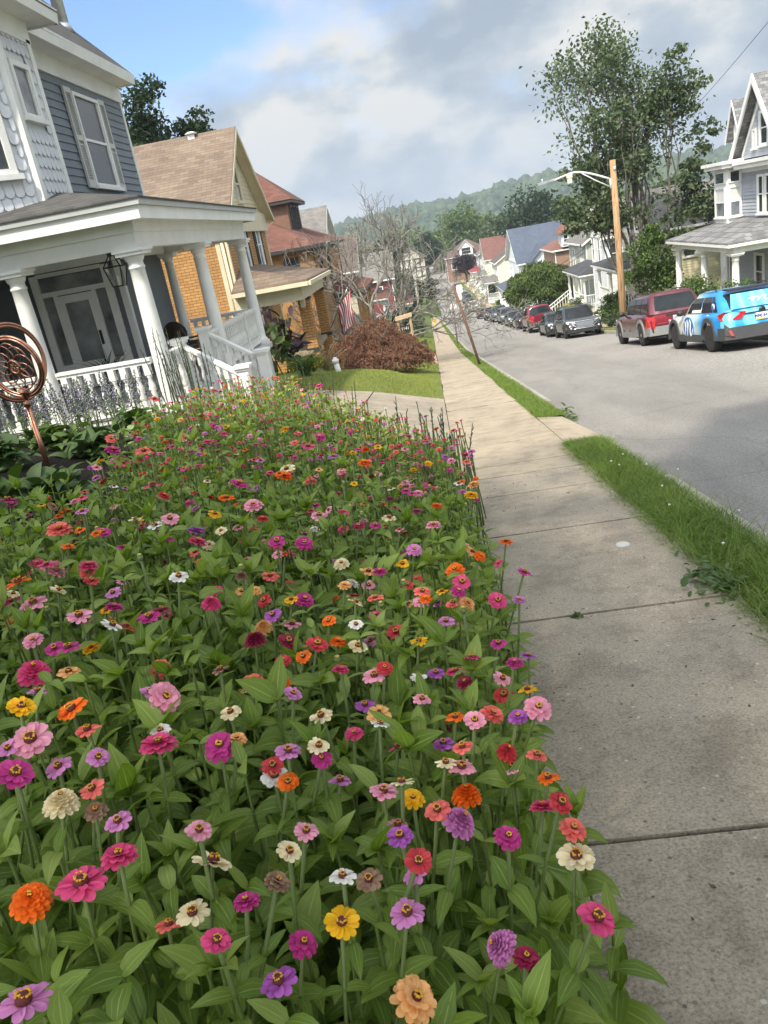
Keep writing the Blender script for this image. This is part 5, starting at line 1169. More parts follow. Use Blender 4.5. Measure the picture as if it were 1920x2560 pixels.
for k in range(3): m.lathe((-.36 + .055 * k, -e - .012, .545), [(.022, 0), (.022, -.006)], 10, 0, 'y')
m.build('bumper_dots', WHV, t, local=True)
m = MB(); add_text(m, 'MICNIZED', .075, (.06, -e - .014, .555), (1, 0, 0), (0, 0, 1), bold=.001); m.build('bumper_lettering', INK, t, local=True)
m = MB(); m.lathe((0, -e - .004, .87), [(.075, 0), (.07, -.012), (.02, -.016)], 16, 0, 'y'); m.build('tailgate_badge', RIMB, t, local=True)
m = MB(); m.box(-.42, .42, -e - .022, -e + .01, .825, .85); m.build('tailgate_trim', BLACK, t, local=True)
m = MB(); m.slab([(-hw * .64, -1.50, 1.405), (hw * .64, -1.50, 1.405), (hw * .60, -1.76, 1.37), (-hw * .60, -1.76, 1.37)], (0, 0, .03)); m.build('roof_spoiler', BLACK, t, local=True)
for sd in (-1, 1):
    m = MB(); m.slab([(sd * hw * .80, -e - .012, .55), (sd * hw * .93, -e + .05, .66), (sd * hw * .93, -e + .05, .40), (sd * hw * .72, -e - .052, .36)], (0, -.02, 0)); m.build('corner_vent', CLAD, t, local=True)
    m = MB(); m.slab([(sd * hw * .80, -e - .034, .52), (sd * hw * .86, -e - .02, .50), (sd * hw * .80, -e - .05, .38), (sd * hw * .74, -e - .066, .38)], (0, -.012, 0)); m.build('reflector', REDL, t, local=True)
m = MB()
for sd in (-1, 1):
    P = []
    for z in (.95, 1.25): 
        w = hw * (.88 if z < 1.1 else .755); P += [(sd * (w + .018), .10 - (z - .95) * .35, z), (sd * (w + .018), -.62 + (z - .95) * .1, z)]
    m.poly([P[0], P[1], P[3], P[2]])
m.build('window_decal', SILV, t, local=True)
MAROONP = paint('maroon_paint', (.10, .013, .02)); 
t, e, hw, T = car('dark red SUV with grey lower trim and dented tailgate, ahead of the blue car', 'car', 'suv', MAROONP, 7.62, 27.35, DOWN, RIMT, CLADL)
m = MB(); m.slab([(-hw * .72, -e - .014, T['cl'] + .32), (hw * .72, -e - .014, T['cl'] + .32), (hw * .74, -e - .014, T['tail'] - .02), (-hw * .74, -e - .014, T['tail'] - .02)], (0, .02, 0)); m.build('tailgate', paint('bright_red_paint', (.24, .012, .025), .2), t, local=True)
plate(t, e, .79, 'KVS-4512', -.01)
m = MB(); m.box(-.35, .35, -e - .06, -e, .885, .935); m.build('tailgate_handle', BLACK, t, local=True)
m = MB(); m.box(-.62, -.33, -e - .022, -e, .655, .685); m.build('tailgate_badge', CHROME, t, local=True)
GREYP = paint('graphite_paint', (.038, .042, .046)); 
t, e, hw, T = car('dark grey crossover facing uphill with chrome grille, ahead of the red SUV', 'car', 'suv', GREYP, 7.62, 42.4, UP, RIMS, scale=.985)
m = MB(); m.slab([(-hw * .55, e - .01, T['nose'] + .10), (hw * .55, e - .01, T['nose'] + .10), (hw * .42, e + .035, T['nose'] - .18), (-hw * .42, e + .035, T['nose'] - .18)], (0, .03, 0)); m.build('hexagon_grille', plain('grille_mesh_metal', (.16, .17, .18), .35, .5, 60, metal=.8), t, local=True)
m = MB()
for P in ([(-.66, -.0), (-.48, .10), (.48, .10), (.66, -.0)], [(-.66, 0), (-.42, -.20), (.42, -.20), (.66, 0)]): m.tube([(a, e + .045, T['nose'] + b) for a, b in P], .018, 5)
m.tube([(-.78, e - .06, .42), (-.5, e + .05, .46), (.5, e + .05, .46), (.78, e - .06, .42)], .022, 5); m.build('chrome_strip', CHROME, t, local=True)
for sd in (-1, 1): m = MB(); m.lathe((sd * .70, e - .03, .50), [(.05, -.02), (.05, .06)], 10, 0, 'y'); m.build('fog_lamp', CLEARL, t, local=True)
BLKP = paint('black_paint', (.012, .013, .015)); DKBLU = paint('dark_blue_paint', (.025, .04, .065)); SILP = paint('silver_paint', (.42, .43, .44), .6); WHP = paint('white_paint', (.66, .67, .67), 0.0); SLB = paint('slate_paint', (.075, .09, .11)); LBL = paint('light_blue_paint', (.22, .32, .40)); TEAL = paint('dark_teal_paint', (.022, .032, .036)); CHERRY = paint('cherry_paint', (.19, .012, .028)); BURG = paint('burgundy_paint', (.06, .012, .018))
car('black sedan facing uphill with pale windscreen, tucked behind the dark grey crossover', 'car', 'sedan', TEAL, 7.5, 48.0, UP, RIMB)
t, e, hw, T = car('cherry red pickup truck with chrome rear bumper seen from behind', 'pickup truck', 'pickup', CHERRY, 7.55, 56.4, DOWN, RIMS, name='parked_pickup')
car('black hatchback with red tail lamps just beyond the cherry pickup', 'car', 'sedan', BLKP, 7.5, 64.0, DOWN, RIMB, detail=1)
car('dark grey sedan with bright headlamps facing uphill beyond the black hatchback', 'car', 'sedan', GREYP, 7.5, 70.8, UP, RIMB, detail=1)
car('slate grey minivan facing uphill, third beyond the cherry pickup', 'car', 'suv', SLB, 7.5, 78.3, UP, RIMB, detail=1, scale=.95)
car('dark blue pickup with big square grille facing uphill', 'pickup truck', 'pickup', DKBLU, 7.5, 87.5, UP, RIMS, detail=1, name='parked_pickup', scale=.95)
car('black SUV facing uphill behind the dark blue pickup', 'car', 'suv', BLKP, 7.45, 97.5, UP, RIMB, detail=1, scale=.95)
car('dark burgundy hatchback last in the near row before the side street', 'car', 'cross', BURG, 7.45, 112.5, DOWN, RIMB, detail=1)
car('white pickup first of the far row beyond the side street', 'pickup truck', 'pickup', WHP, 7.45, 134.0, DOWN, RIMS, detail=1, name='parked_pickup', scale=.92)
car('black sedan behind the white pickup in the far row', 'car', 'sedan', BLKP, 7.4, 142.5, UP, RIMB, detail=1)
car('dark blue SUV in the middle of the far row', 'car', 'suv', DKBLU, 7.4, 151, UP, RIMB, detail=1)
car('dark slate crossover behind the dark blue SUV in the far row', 'car', 'cross', SLB, 7.4, 160.5, UP, RIMB, detail=1)
car('pale blue car near the end of the far row', 'car', 'cross', LBL, 7.35, 174, UP, RIMS, detail=1)
car('small dark red car at the very end of the street', 'car', 'cross', BURG, 7.3, 190, DOWN, RIMB, detail=1)

# ------------------------------------------------------------ pole, signs, hydrant, flags, garden ornaments
px_, py_ = 9.15, 38.6; pz = G(px_, py_)
t = thing('street_light_pole', 'tan wooden pole carrying a curved street light arm, behind the dark red SUV', 'street light', (px_, py_, pz))
m = MB(); m.tube([(px_, py_, pz - .4), (px_ + .02, py_, pz + 3), (px_, py_, 2.85)], [.17, .155, .135], 14); m.build('pole', POLEWOOD, t)
m = MB(); P = []
for i in range(13):
    a = i / 12; P.append((px_ - .14 - 2.75 * a, py_, 2.06 + .62 * math.sin(min(1, a * 1.35) * PI / 2) - .28 * max(0, a - .55) / .45))
m.tube(P, .045, 8); m.tube([(px_ - .14, py_, 1.72), (px_ - .8, py_, 2.12), (px_ - 1.5, py_, 2.60)], .028, 6); m.tube([(px_ - .15, py_, 1.66), (px_ - .15, py_, 2.1)], .05, 6); m.build('arm', plain('pale_grey_arm', (.60, .61, .60), .4, .1), t)
E_ = P[-1]; m = MB(); m.slab([(E_[0] + .2, py_ - .09, E_[2] + .03), (E_[0] - .55, py_ - .13, E_[2] - .06), (E_[0] - .62, py_, E_[2] - .07), (E_[0] - .55, py_ + .13, E_[2] - .06), (E_[0] + .2, py_ + .09, E_[2] + .03)], (0, 0, .11)); m.lathe((E_[0] - .3, py_, E_[2] + .08), [(.05, 0), (.05, .1), (.03, .12)], 8); m.build('lamp_head', GALV, t)
m = MB(); q = P[8]; m.box(q[0] - .13, q[0] + .13, py_ - .11, py_ + .11, q[2] - .16, q[2] + .02); m.box(q[0] - .10, q[0] + .10, py_ - .09, py_ + .09, q[2] - .40, q[2] - .163); m.build('sensor_box', plain('beige_casing', (.55, .53, .44), .5), t)
m = MB(); m.lathe((px_ + .03, py_ - .155, 2.42), [(.03, 0), (.06, .03), (.04, .08), (.06, .11), (.03, .14)], 8); m.build('insulator', WHITE, t)
t = thing('overhead_wire', 'thin black wire running up to the grey house roof at top right', 'wire', (9.2, 38.6, 2.5))
def wire(a, b, sag, r=.012, n=16): return [(a[0] + (b[0] - a[0]) * i / n, a[1] + (b[1] - a[1]) * i / n, a[2] + (b[2] - a[2]) * i / n - sag * 4 * (i / n) * (1 - i / n)) for i in range(n + 1)]
m = MB(); m.tube(wire((15.2, 47, 4.6), (11.5, 14, 9.3), .35), .010, 5, caps=False); m.build('wire', BLACK, t)
t = thing('overhead_cable', 'two dark cables crossing in front of the blue roofed house', 'cable', (9.15, 38.6, 1.4)); m = MB()
m.tube(wire((13.0, 66.0, -2.4), (12.6, 107, -7.3), .5), .02, 4, caps=False); m.tube(wire((13.0, 66.0, -2.7), (12.6, 107, -7.7), .55), .02, 4, caps=False); m.build('wire', BLACK, t)
SIGNW = plain('sign_white', (.74, .74, .72), .5, .04); GREENT = plain('sign_pole_green', (.06, .09, .06), .6)
def sign_post(label, x, y, h, lean, r, m_, panels, base=None):
    z = G(x, y); t = thing('sign_post', label, 'sign', (x, y, z)); T = Vector((x + lean[0], y + lean[1], z + h))
    m = MB(); m.tube([(x, y, z - .3), tuple(T)], r, 6); m.build('post', m_, t)
    for (dx, dz, w, hh, mt) in panels:
        m = MB(); c = T + Vector((dx, -.03, dz)); k = min(w, hh) * .18
        P = [(c.x - w / 2 + k, c.z - hh / 2), (c.x + w / 2 - k, c.z - hh / 2), (c.x + w / 2, c.z - hh / 2 + k), (c.x + w / 2, c.z + hh / 2 - k), (c.x + w / 2 - k, c.z + hh / 2), (c.x - w / 2 + k, c.z + hh / 2), (c.x - w / 2, c.z + hh / 2 - k), (c.x - w / 2, c.z - hh / 2 + k)]
        m.slab([(a, c.y, b) for a, b in P], (0, -.012, 0)); m.build('sign_panel', mt, t)
    return t
sign_post('rusty leaning steel post with a small white sign near its top, beside the sidewalk', 1.62, 29.1, 2.95, (-.62, .25), .05, RUST, ((.20, -.15, .22, .3, SIGNW), (.16, -.42, .20, .24, plain('sign_pale_back', (.5, .52, .52), .4))))
sign_post('upright brown post with two small white panels farther along the verge', 1.62, 54.5, 2.75, (.02, 0), .035, RUST, ((-.14, -.18, .16, .34, SIGNW), (.14, -.2, .18, .36, SIGNW)))
sign_post('thin green post with a grey diamond sign at the side street corner', 1.62, 119, 3.3, (.05, 0), .04, GREENT, ((.0, -.2, .5, .5, plain('sign_grey_back', (.38, .40, .40), .4)),))
t = sign_post('small white placard on a dark post in the right hand lawn', 11.4, 118, 1.9, (0, 0), .05, BLACK, ((-.25, -.1, .7, .3, SIGNW),))
HYD = plain('hydrant_yellow', (.62, .36, .02), .5, .1)
hz_ = G(.95, 118); t = thing('fire_hydrant', 'yellow fire hydrant at the far end of the sidewalk', 'hydrant', (.55, 118, hz_))
m = MB(); m.lathe((.55, 118, hz_), [(.22, 0), (.22, .06), (.15, .08), (.15, .75), (.2, .78), (.2, .84), (.16, .95), (.08, 1.02), (.04, 1.06)], 14); m.build('barrel', HYD, t)
m = MB(); m.lathe((.30, 118, hz_ + .6), [(.08, 0), (.08, .5)], 10, 0, 'x'); m.lathe((.55, 117.72, hz_ + .6), [(.1, 0), (.1, .3)], 10, 0, 'y'); m.build('outlet', HYD, t)
# old utility pole on the left, far
z = G(-.9, 80); t = thing('utility_pole', 'weathered utility pole standing among the bare branches on the left', 'utility pole', (-.9, 80, z)); m = MB(); m.tube([(-.9, 80, z - .3), (-.95, 80, z + 8.4)], [.17, .12], 10); m.build('pole', LICHEN, t)
m = MB(); m.box(-1.7, -.2, 79.85, 79.95, z + 7.8, z + 7.9); m.build('crossarm', LICHEN, t)
# flags
RS = plain('flag_red', (.42, .02, .035), .7, .1); WS = plain('flag_white', (.72, .70, .68), .7, .05); BS = plain('flag_blue', (.02, .03, .11), .7, .1)
def flag(label, A, B, W_, H_, tip, cols=10, rows=13, drape=None, name='flag', canton=True):
    """A->B the pole; cloth hangs from points between u0,u1 on the pole down by H_"""
    t = thing(name, label, 'flag', tuple(A)); A, B = Vector(A), Vector(B)
    m = MB(); m.tube([A, B], [.022, .016], 6); m.lathe(tuple(B), [(.03, -.02), (.035, .01), (.02, .04)], 8); m.build('pole', BLACK if canton is not None and name == 'porch_flag' else CHROME, t)
    V = []; Mi = []; F = []
    for j in range(rows + 1):
        for i in range(cols + 1):
            V.append(tuple(drape(i / cols, j / rows)))
    for j in range(rows):
        for i in range(cols):
            F.append((j * (cols + 1) + i, j * (cols + 1) + i + 1, (j + 1) * (cols + 1) + i + 1, (j + 1) * (cols + 1) + i)); 
            Mi.append(2 if (canton and i < cols * .4 and j < 7) else (0 if j % 2 == 0 else 1))
    m = MB()
    for f, mi in zip(F, Mi): m.add([V[k] for k in f], [(0, 1, 2, 3)], mi, True)
    c = m.build('cloth', [RS, WS, BS], t)
    if canton:
        s = MB()
        for j in range(5):
            for i in range(6):
                p = Vector(drape((i + .5) / 6 * .38, (j + .5) / 5 * .5)); s.box(p.x - .012, p.x + .012, p.y - .022, p.y - .018, p.z - .012, p.z + .012)
        s.build('stars', WS, c)
    return t
# the long flag on the brick house pier: hangs down with its stripes upright
fb = Vector((-4.05, 31.75, -1.7)); ft = Vector((-3.55, 33.0, -.25))
fb = Vector((-4.0, 31.6, -1.6)); ft = Vector((-2.98, 30.75, -.16))
def drape1(u, v):
    return Vector((-3.50 + .56 * v + .05 * math.sin(u * 4 + v * 2) + .06 * u, 30.86 + .07 * math.sin(v * 8 + u * 2.5), -.82 + .60 * v - (1.0 + .22 * v) * u))
flag('red and white striped flag hanging from a pole on the brick porch pier', fb, ft, 1, 1.6, 0, 12, 13, drape1, 'porch_flag', None)
ga, gb = Vector((-3.4, 50.0, -4.6)), Vector((-2.55, 49.4, -2.75))
def drape2(u, v):
    p = ga + (gb - ga) * (.98 - .5 * v); return Vector((p.x - .75 * u, p.y + .05 * math.sin(u * 8 + v * 3), p.z - .85 * u - .1 * u * u))
flag('small stars and stripes flag on a slanted pole behind the red maple bush', ga, gb, 1, 1, 0, 12, 13, drape2, 'porch_flag', True)
gz = G(-.32, 30.4); ga, gb = Vector((-.36, 30.4, gz)), Vector((-.42, 30.35, gz + .95))
def drape3(u, v):
    p = ga + (gb - ga) * (.97 - .42 * v); return Vector((p.x + .42 * u, p.y + .03 * math.sin(u * 7), p.z - .40 * u))
flag('little garden flag with stars and stripes at the sidewalk edge beside the red maple bush', ga, gb, 1, 1, 0, 12, 13, drape3, 'garden_flag', True)
# timber number post by the red bush
az = G(-1.0, 30.9)
t = thing('garden_sign', 'pale timber frame with a hanging number board above the red maple bush', 'sign', (-1.0, 31, az))
for xx in (-1.28, -.78): m = MB(); m.tube([(xx, 31, az - .2), (xx + .0, 31, az + 1.95)], .05, 4, smooth=False); m.build('post', WOODPOST, t)
m = MB(); m.slab([(-1.36, 30.9, az + 1.88), (-.70, 30.9, az + 1.96), (-.70, 30.9, az + 2.10), (-1.36, 30.9, az + 2.02)], (0, .2, 0)); m.build('beam', WOODPOST, t)
m = MB(); m.box(-1.22, -.84, 30.97, 31.02, az + 1.42, az + 1.66)
nb = m.build('number_board', BLACK, t); m = MB(); add_text(m, '1141', .16, (-1.03, 30.966, az + 1.54), (1, 0, 0), (0, 0, 1)); m.build('numerals', WS, nb)
m = MB()
for k in range(5): m.tube([(-1.2 + .09 * k, 30.92, az + .1), (-.95 + .09 * k, 30.92, az + .75)], .012, 4); m.tube([(-.95 + .09 * k, 30.9, az + .1), (-1.2 + .09 * k, 30.9, az + .75)], .012, 4)
m.build('lattice', BLACK, t)
# white drain pipe in the lawn bank
z = G(-2.7, 21.4); t = thing('drain_pipe', 'short white capped plastic pipe standing in the mown bank', 'pipe', (-2.7, 21.4, z)); m = MB(); m.tube([(-2.7, 21.4, z - .2), (-2.76, 21.4, z + .32)], .075, 14); m.build('pipe', WHITE, t)
m = MB(); m.lathe((-2.763, 21.4, z + .28), [(.095, 0), (.095, .10), (.05, .105), (.05, .15), (.03, .155)], 14); m.build('cap', WHITE, t)
# copper wind spinner
sx, sy = -3.72, 6.78; sz = G(sx, sy)
t = thing('wind_spinner', 'copper wind spinner with crossed rings and rosette on a pole, at the left edge', 'garden ornament', (sx, sy, sz))
zc = 1.12
m = MB()
for o in (-.012, .012): m.tube([(sx + o, sy, sz - .1), (sx + o, sy, .78)], .013, 8)
m.lathe((sx, sy, .72), [(.02, 0), (.032, .01), (.032, .05), (.02, .07)], 12); m.build('pole', COPPER, t)
def ring(c, R, tilt, yaw, r=.017, n=44, ell=1.0):
    Q = Matrix.Rotation(yaw, 3, 'Z') @ Matrix.Rotation(tilt, 3, 'X')
    return [tuple(Vector(c) + Q @ Vector((R * math.cos(2 * PI * i / n), 0, R * ell * math.sin(2 * PI * i / n)))) for i in range(n + 1)]
for k, (R, ti, ya, nm) in enumerate(((.33, 0, 1.15, 'outer_ring'), (.265, .12, -.2, 'inner_ring'))):
    c = (sx, sy, .80 + R if k == 0 else 1.09); m = MB()
    for o in (-.011, .011): m.tube(ring(c, R + o, ti, ya + o * .8), .0135, 8, caps=False)
    m.build(nm, COPPER, t)
m = MB(); c = (sx, sy, 1.09); Q = Matrix.Rotation(-.35, 3, 'Z') @ Matrix.Rotation(.2, 3, 'X')
for k in range(9):
    a = 2 * PI * k / 9; cc = Vector(c) + Q @ Vector((.118 * math.cos(a), 0, .118 * math.sin(a))); m.tube([tuple(cc + Q @ Vector((.105 * math.cos(2 * PI * i / 20), 0, .105 * math.sin(2 * PI * i / 20)))) for i in range(21)], .007, 5, caps=False)
R9 = [Vector(c) + Q @ Vector((.06 * math.cos(2 * PI * i / 20), 0, .06 * math.sin(2 * PI * i / 20))) for i in range(21)]; m.tube(R9, .014, 5, caps=False)
m.build('rosette', plain('dark_copper', (.40, .20, .14), .35, .2, 8, metal=1), t)
m = MB(); m.lathe((sx, sy, .79), [(.022, 0), (.022, .05), (.03, .06), (.03, .08), (.012, .1)], 10); m.build('bearing', COPPER, t)

# ------------------------------------------------------------ trees and shrubs of the street
def tree(name, label, base, stems, depth, length, r, leaf, m_, per, cl=.45, bark=BARK, spread=.5, ratio=.74, group=None, cat='tree', upb=.2, extra=None, minr=.006, wob=.1):
    x, y = base; z = G(x, y); t = thing(name, label, cat, (x, y, z), group); tr = MB(); tips = []; allp = []
    for (dx, dy, dz, l, rr) in stems: branches((x + dx * .15, y + dy * .15, z - .1), (dx, dy, dz), length * l, r * rr, depth, tr, tips, spread, (2, 3), ratio, 5, wob, upb, minr, allpts=allp)
    tr.build('trunk', bark, t)
    if per:
        cr = MB()
        for p, d in tips: leafquads(cr, np.array(p) + RNG.normal(size=(per, 3)) * [cl, cl, cl * .75], leaf, 0, .3)
        if extra: extra(cr)
        cr.build('crown', m_, t)
    return t, tips
random.seed(21)
def bigx(cr):
    c0 = (12.2, 45.5, 0)
    for (dx, dy, z, rx, rz_, n) in ((-2.6, 0, 1.6, 1.5, .9, 420), (-3.6, .5, .9, 1.3, .6, 330), (-2.2, 0, .1, 1.5, .7, 420), (-3.6, -.5, .0, 1.1, .5, 260), (2.4, 0, 0.2, 1.6, 1.5, 380), (3.0, .5, 2.2, 1.2, 1.2, 450), (.6, .5, -.2, 1.8, 1.4, 240), (1.9, 0, -1.6, 1.4, .9, 450), (-3.2, 0, 2.8, 1.2, .9, 380), (.2, 0, 2.6, 2, 1.2, 220), (3.0, 0, 5.6, 1.1, 1.3, 330), (3.6, 0, 3.4, 1.0, 1.0, 300), (2.2, 0, 7.2, .9, .8, 190), (-1.6, 0, 5.2, 1.5, 1.2, 330), (-.8, 0, 7.6, 1.0, .8, 190), (-3.9, 0, 1.0, .9, .8, 260)):
        lumpy_crown(cr, (c0[0] + dx, c0[1] + dy, z), (rx, rx, rz_), 12, n // 12, .26, .42)
tree('street_tree', 'tall airy many stemmed tree with sparse crown behind the utility light pole', (12.2, 45.5), ((-.28, 0, 1, 1, 1), (.05, .15, 1, 1.15, 1), (.3, -.1, 1, 1.08, .9), (-.08, -.2, 1, 1.1, .8), (.16, .3, 1, 1.12, .7), (-.45, .1, 1, .8, .6), (.55, .1, 1, 1.12, .7)), 5, 4.6, .15, .24, LEAF_A, 20, .52, BARK, .34, .66, upb=.30, extra=bigx, minr=.012)
# bare lichen covered tree
random.seed(5)
BARE = plain('pale_dead_bark', (.215, .20, .175), .9, .4, 5)
tree('bare_tree', 'leafless grey tree with lichen covered spreading branches behind the red maple bush', (-2.9, 37.0), ((-.5, .1, 1, 1, 1), (.1, .2, 1, 1.1, 1), (.55, .1, 1, .95, .95), (.85, -.1, .7, .95, .7), (-.75, -.2, .8, 1, .7), (.25, -.3, 1, .9, .6), (1.0, .2, .35, 1.0, .55), (1.0, -.3, .55, 1.0, .5)), 6, 2.35, .115, 0, None, 0, 0, BARE, .74, .77, upb=.05, minr=.012, wob=.18)
# low red japanese maple, mushroom shaped
t = thing('maple_bush', 'wide low dome of dark red laceleaf maple beside the mown bank', 'shrub', (-2.1, 27.3, G(-2.1, 27.3)))
m = MB(); c = Vector((-2.1, 27.3, -2.36))
for (ax_, ay_, az_, rx_, rz2, n_) in ((0, 0, .28, 1.05, 1.02, 5200), (-.95, -.3, 0, .85, .78, 3400), (.95, -.25, -.12, .80, .70, 3200), (-.3, -.9, -.05, .9, .72, 3400), (.55, -.85, -.2, .75, .6, 2600), (1.45, 0, -.35, .6, .5, 1800), (-1.5, 0, -.3, .6, .5, 1800), (.4, .8, .1, .95, .8, 2200), (-.7, .7, .05, .85, .7, 2000)):
    d = RNG.normal(size=(n_, 3)); d[:, 2] = np.abs(d[:, 2]) - .40; d /= np.linalg.norm(d, axis=1)[:, None]
    lob = 1 + .13 * np.sin(d[:, 0] * 9 + ax_ * 7) * np.cos(d[:, 1] * 8) + .10 * np.sin(d[:, 2] * 13 + d[:, 0] * 6)
    P = np.array(c) + [ax_, ay_, az_] + d * (np.array([rx_, rx_, rz2]) * (RNG.uniform(.45, 1, n_) ** .5 * lob)[:, None]); leafquads(m, P, .125, 0, .2, .24, np.stack([d[:, 0], d[:, 1], -.75 + 0 * d[:, 0]], 1))
m.build('foliage', LEAF_R, t)
m = MB(); tp = []
for k in range(7): branches((-2.1 + random.uniform(-.2, .2), 27.3, G(-2.1, 27.3) - .1), (math.cos(k) * .7, math.sin(k) * .7, .8), .8, .07, 3, m, tp, .7, upb=-.05)
m.build('stem', BARK, t)
# tree behind the brick house, and the wood edge at left
t = thing('tall_tree', 'dark leafy tree rising between the grey house and the tan roof', 'tree', (-13.6, 46, -3)); m = MB()
for c, r_, l_, n_ in (((-13.5, 46, 8.4), (1.7, 1.7, 3.4), 34, 150), ((-11.2, 46.5, 7.4), (1.5, 1.5, 2.3), 26, 150), ((-9.9, 46.5, 6.6), (1.2, 1.2, 1.6), 16, 120), ((-16.5, 47, 7.8), (2.2, 2.2, 4.2), 26, 120)): lumpy_crown(m, c, r_, l_, n_, .27, .42)
m.build('crown', LEAF_B, t); m = MB(); m.tube([(-13.6, 46, -3.4), (-13.6, 46, 4), (-14.2, 46, 10)], [.4, .3, .08], 10); m.tube([(-13.6, 46, 3), (-12.2, 46.5, 7)], [.18, .05], 8); m.build('trunk', BARK, t)
random.seed(31)
# leafy shrub tree in front of the near right house
t = thing('young_tree', 'dense upright young tree between the dark red SUV and the grey porch', 'tree', (11.6, 42.2, G(11.6, 42.2))); m = MB(); lumpy_crown(m, (11.6, 42.2, -2.5), (1.45, 1.45, 2.2), 46, 120, .17, .34); lumpy_crown(m, (11.7, 42.2, -.9), (.7, .7, 1.0), 12, 90, .16, .4); m.build('crown', LEAF_C, t)
m = MB(); m.tube([(11.6, 42.2, -5.6), (11.6, 42.2, -1)], [.12, .04], 8); m.build('trunk', BARK, t)
# weeping maple, right
zz_ = G(11.4, 82); t = thing('weeping_tree', 'broad weeping green tree in front of the blue roofed house', 'tree', (11.4, 82, zz_)); m = MB()
nL = 16000; d = RNG.normal(size=(nL, 3)); d[:, 2] = np.abs(d[:, 2]) - .45; d /= np.linalg.norm(d, axis=1)[:, None]; lob = 1 + .10 * np.sin(d[:, 0] * 6 + 2) * np.cos(d[:, 2] * 8) + .09 * np.sin(d[:, 1] * 9)
P = np.array((11.6, 82, -6.7)) + d * (np.array([3.5, 3.3, 2.7]) * (RNG.uniform(.5, 1, nL) ** .5 * lob)[:, None]); leafquads(m, P, .34, 0, .2, .4, np.stack([d[:, 0], d[:, 1], -.7 + 0 * d[:, 0]], 1)); m.build('crown', LEAF_W, t)
m = MB(); tp = []; branches((11.4, 82, zz_ - .2), (.05, 0, 1), 2.2, .2, 3, m, tp, .8, upb=0); m.build('trunk', BARK, t)
# shrubs
shrub('round_shrub', 'rounded yellow green clipped shrub on the right lawn', 'shrub', (10.9, 63.6), (.9, .85, .66), 1600, .13, LEAF_D, 26)
shrub('round_shrub', 'rounded dark green clipped shrub next to the yellow one', 'shrub', (12.3, 65.6), (.95, .85, .85), 1600, .13, LEAF_A, 26)
shrub('leafy_bush', 'large light green bush below the beige house porch', 'shrub', (11.9, 51.5), (1.25, 1.1, 1.0), 1800, .17, LEAF_C, 24)
shrub('leafy_bush', 'low light green bush spreading beside the utility light pole', 'shrub', (10.9, 48.5), (1.2, .9, .62), 1500, .16, LEAF_C, 24)
shrub('leafy_bush', 'dark low bush against the foot of the utility light pole', 'shrub', (9.9, 43.6), (.7, .7, .5), 900, .13, LEAF_A, 18)
shrub('hedge', 'light green hedge along the front of the grey porch behind the blue car', 'hedge', (11.7, 35.2, -4.4), (.9, 2.2, 1.08), 3800, .13, LEAF_C, 40, stem=False)
shrub('hedge', 'rounded hedge end at the right edge behind the blue car roof', 'hedge', (12.3, 32.0, -4.1), (1.15, .9, 1.0), 2200, .12, LEAF_C, 30, stem=False)
shrub('leafy_bush', 'dark bush at the foot of the weeping tree', 'shrub', (10.9, 76.5), (1.2, 1.0, .9), 1200, .2, LEAF_B, 18)
shrub('leafy_bush', 'green bush on the lawn below the cream houses', 'shrub', (12.0, 150), (2.0, 2.4, 1.7), 1500, .34, LEAF_A, 20)
shrub('leafy_bush', 'small bush beside the far right sidewalk', 'shrub', (11.8, 131), (1.1, 1.2, .8), 900, .24, LEAF_C, 14)
t = thing('purple_tree', 'dark purple leaved tree in front of the far brick house', 'tree', (10.6, 205, -14.4)); m = MB(); lumpy_crown(m, (10.6, 205, -9.7), (4.0, 3.6, 3.6), 40, 110, .5, .36); m.build('crown', LEAF_P, t); m = MB(); m.tube([(10.6, 205, -14.8), (10.6, 205, -9)], [.35, .15], 8); m.build('trunk', BARK, t)
shrub('conifer_shrub', 'dark spreading evergreen behind the small flag', 'shrub', (-2.6, 57), (1.5, 1.5, 1.5), 2200, .2, LEAF_B, 26)
shrub('leafy_bush', 'bright green bush right of the red maple bush', 'shrub', (-1.5, 41.5), (.8, 1.0, .75), 1400, .14, LEAF_C, 20)
shrub('round_shrub', 'small dark clipped ball shrub at the sidewalk edge past the timber frame', 'shrub', (-.62, 43.5), (.5, .6, .5), 900, .10, LEAF_A, 16)
crown_bits = [(-3.6, 112, 5.0, 2.6), (-.2, 150, 6.0, 2.8), (-3.4, 160, 7.0, 3.2), (-2.4, 137, 4.0, 2.0)]
shrub('leafy_bush', 'low dark bush on the left before the side street', 'shrub', (-1.5, 72), (1.2, 1.6, 1.1), 1300, .2, LEAF_A, 18)
shrub('leafy_bush', 'tall green bush on the left near the side street corner', 'shrub', (-2.6, 90), (1.6, 2.0, 1.8), 1500, .26, LEAF_B, 20)
# plants in front of the brick house porch
def canna(label, x, y, n, h, m_):
    z = G(x, y); t = thing('canna_plant', label, 'plant', (x, y, z)); m = MB(); B = np.stack([x + RNG.normal(0, .22, n), y + RNG.normal(0, .22, n), z + RNG.uniform(.15, 1, n) * h], 1)
    zleaves(m, B, RNG.uniform(0, 6.28, n), RNG.uniform(.3, 1.25, n), RNG.uniform(.4, .7, n), RNG.uniform(.4, 1.5, n), .40); m.build('leaves', m_, t)
    m = MB()
    for k in range(6): m.tube([(x + random.gauss(0, .15), y + random.gauss(0, .15), z - .05), (x + random.gauss(0, .2), y + random.gauss(0, .2), z + h)], [.02, .012], 5)
    m.build('stem', MATS['bright_shrub_foliage'], t)
CANNAS = [('broad leaved canna plant beside the brick porch pier', -5.1, 24.4, 26, 1.5, LEAF_C), ('dark leaved canna plant in the shadow of the brick porch', -4.7, 25.5, 40, 1.9, LEAF_P)]
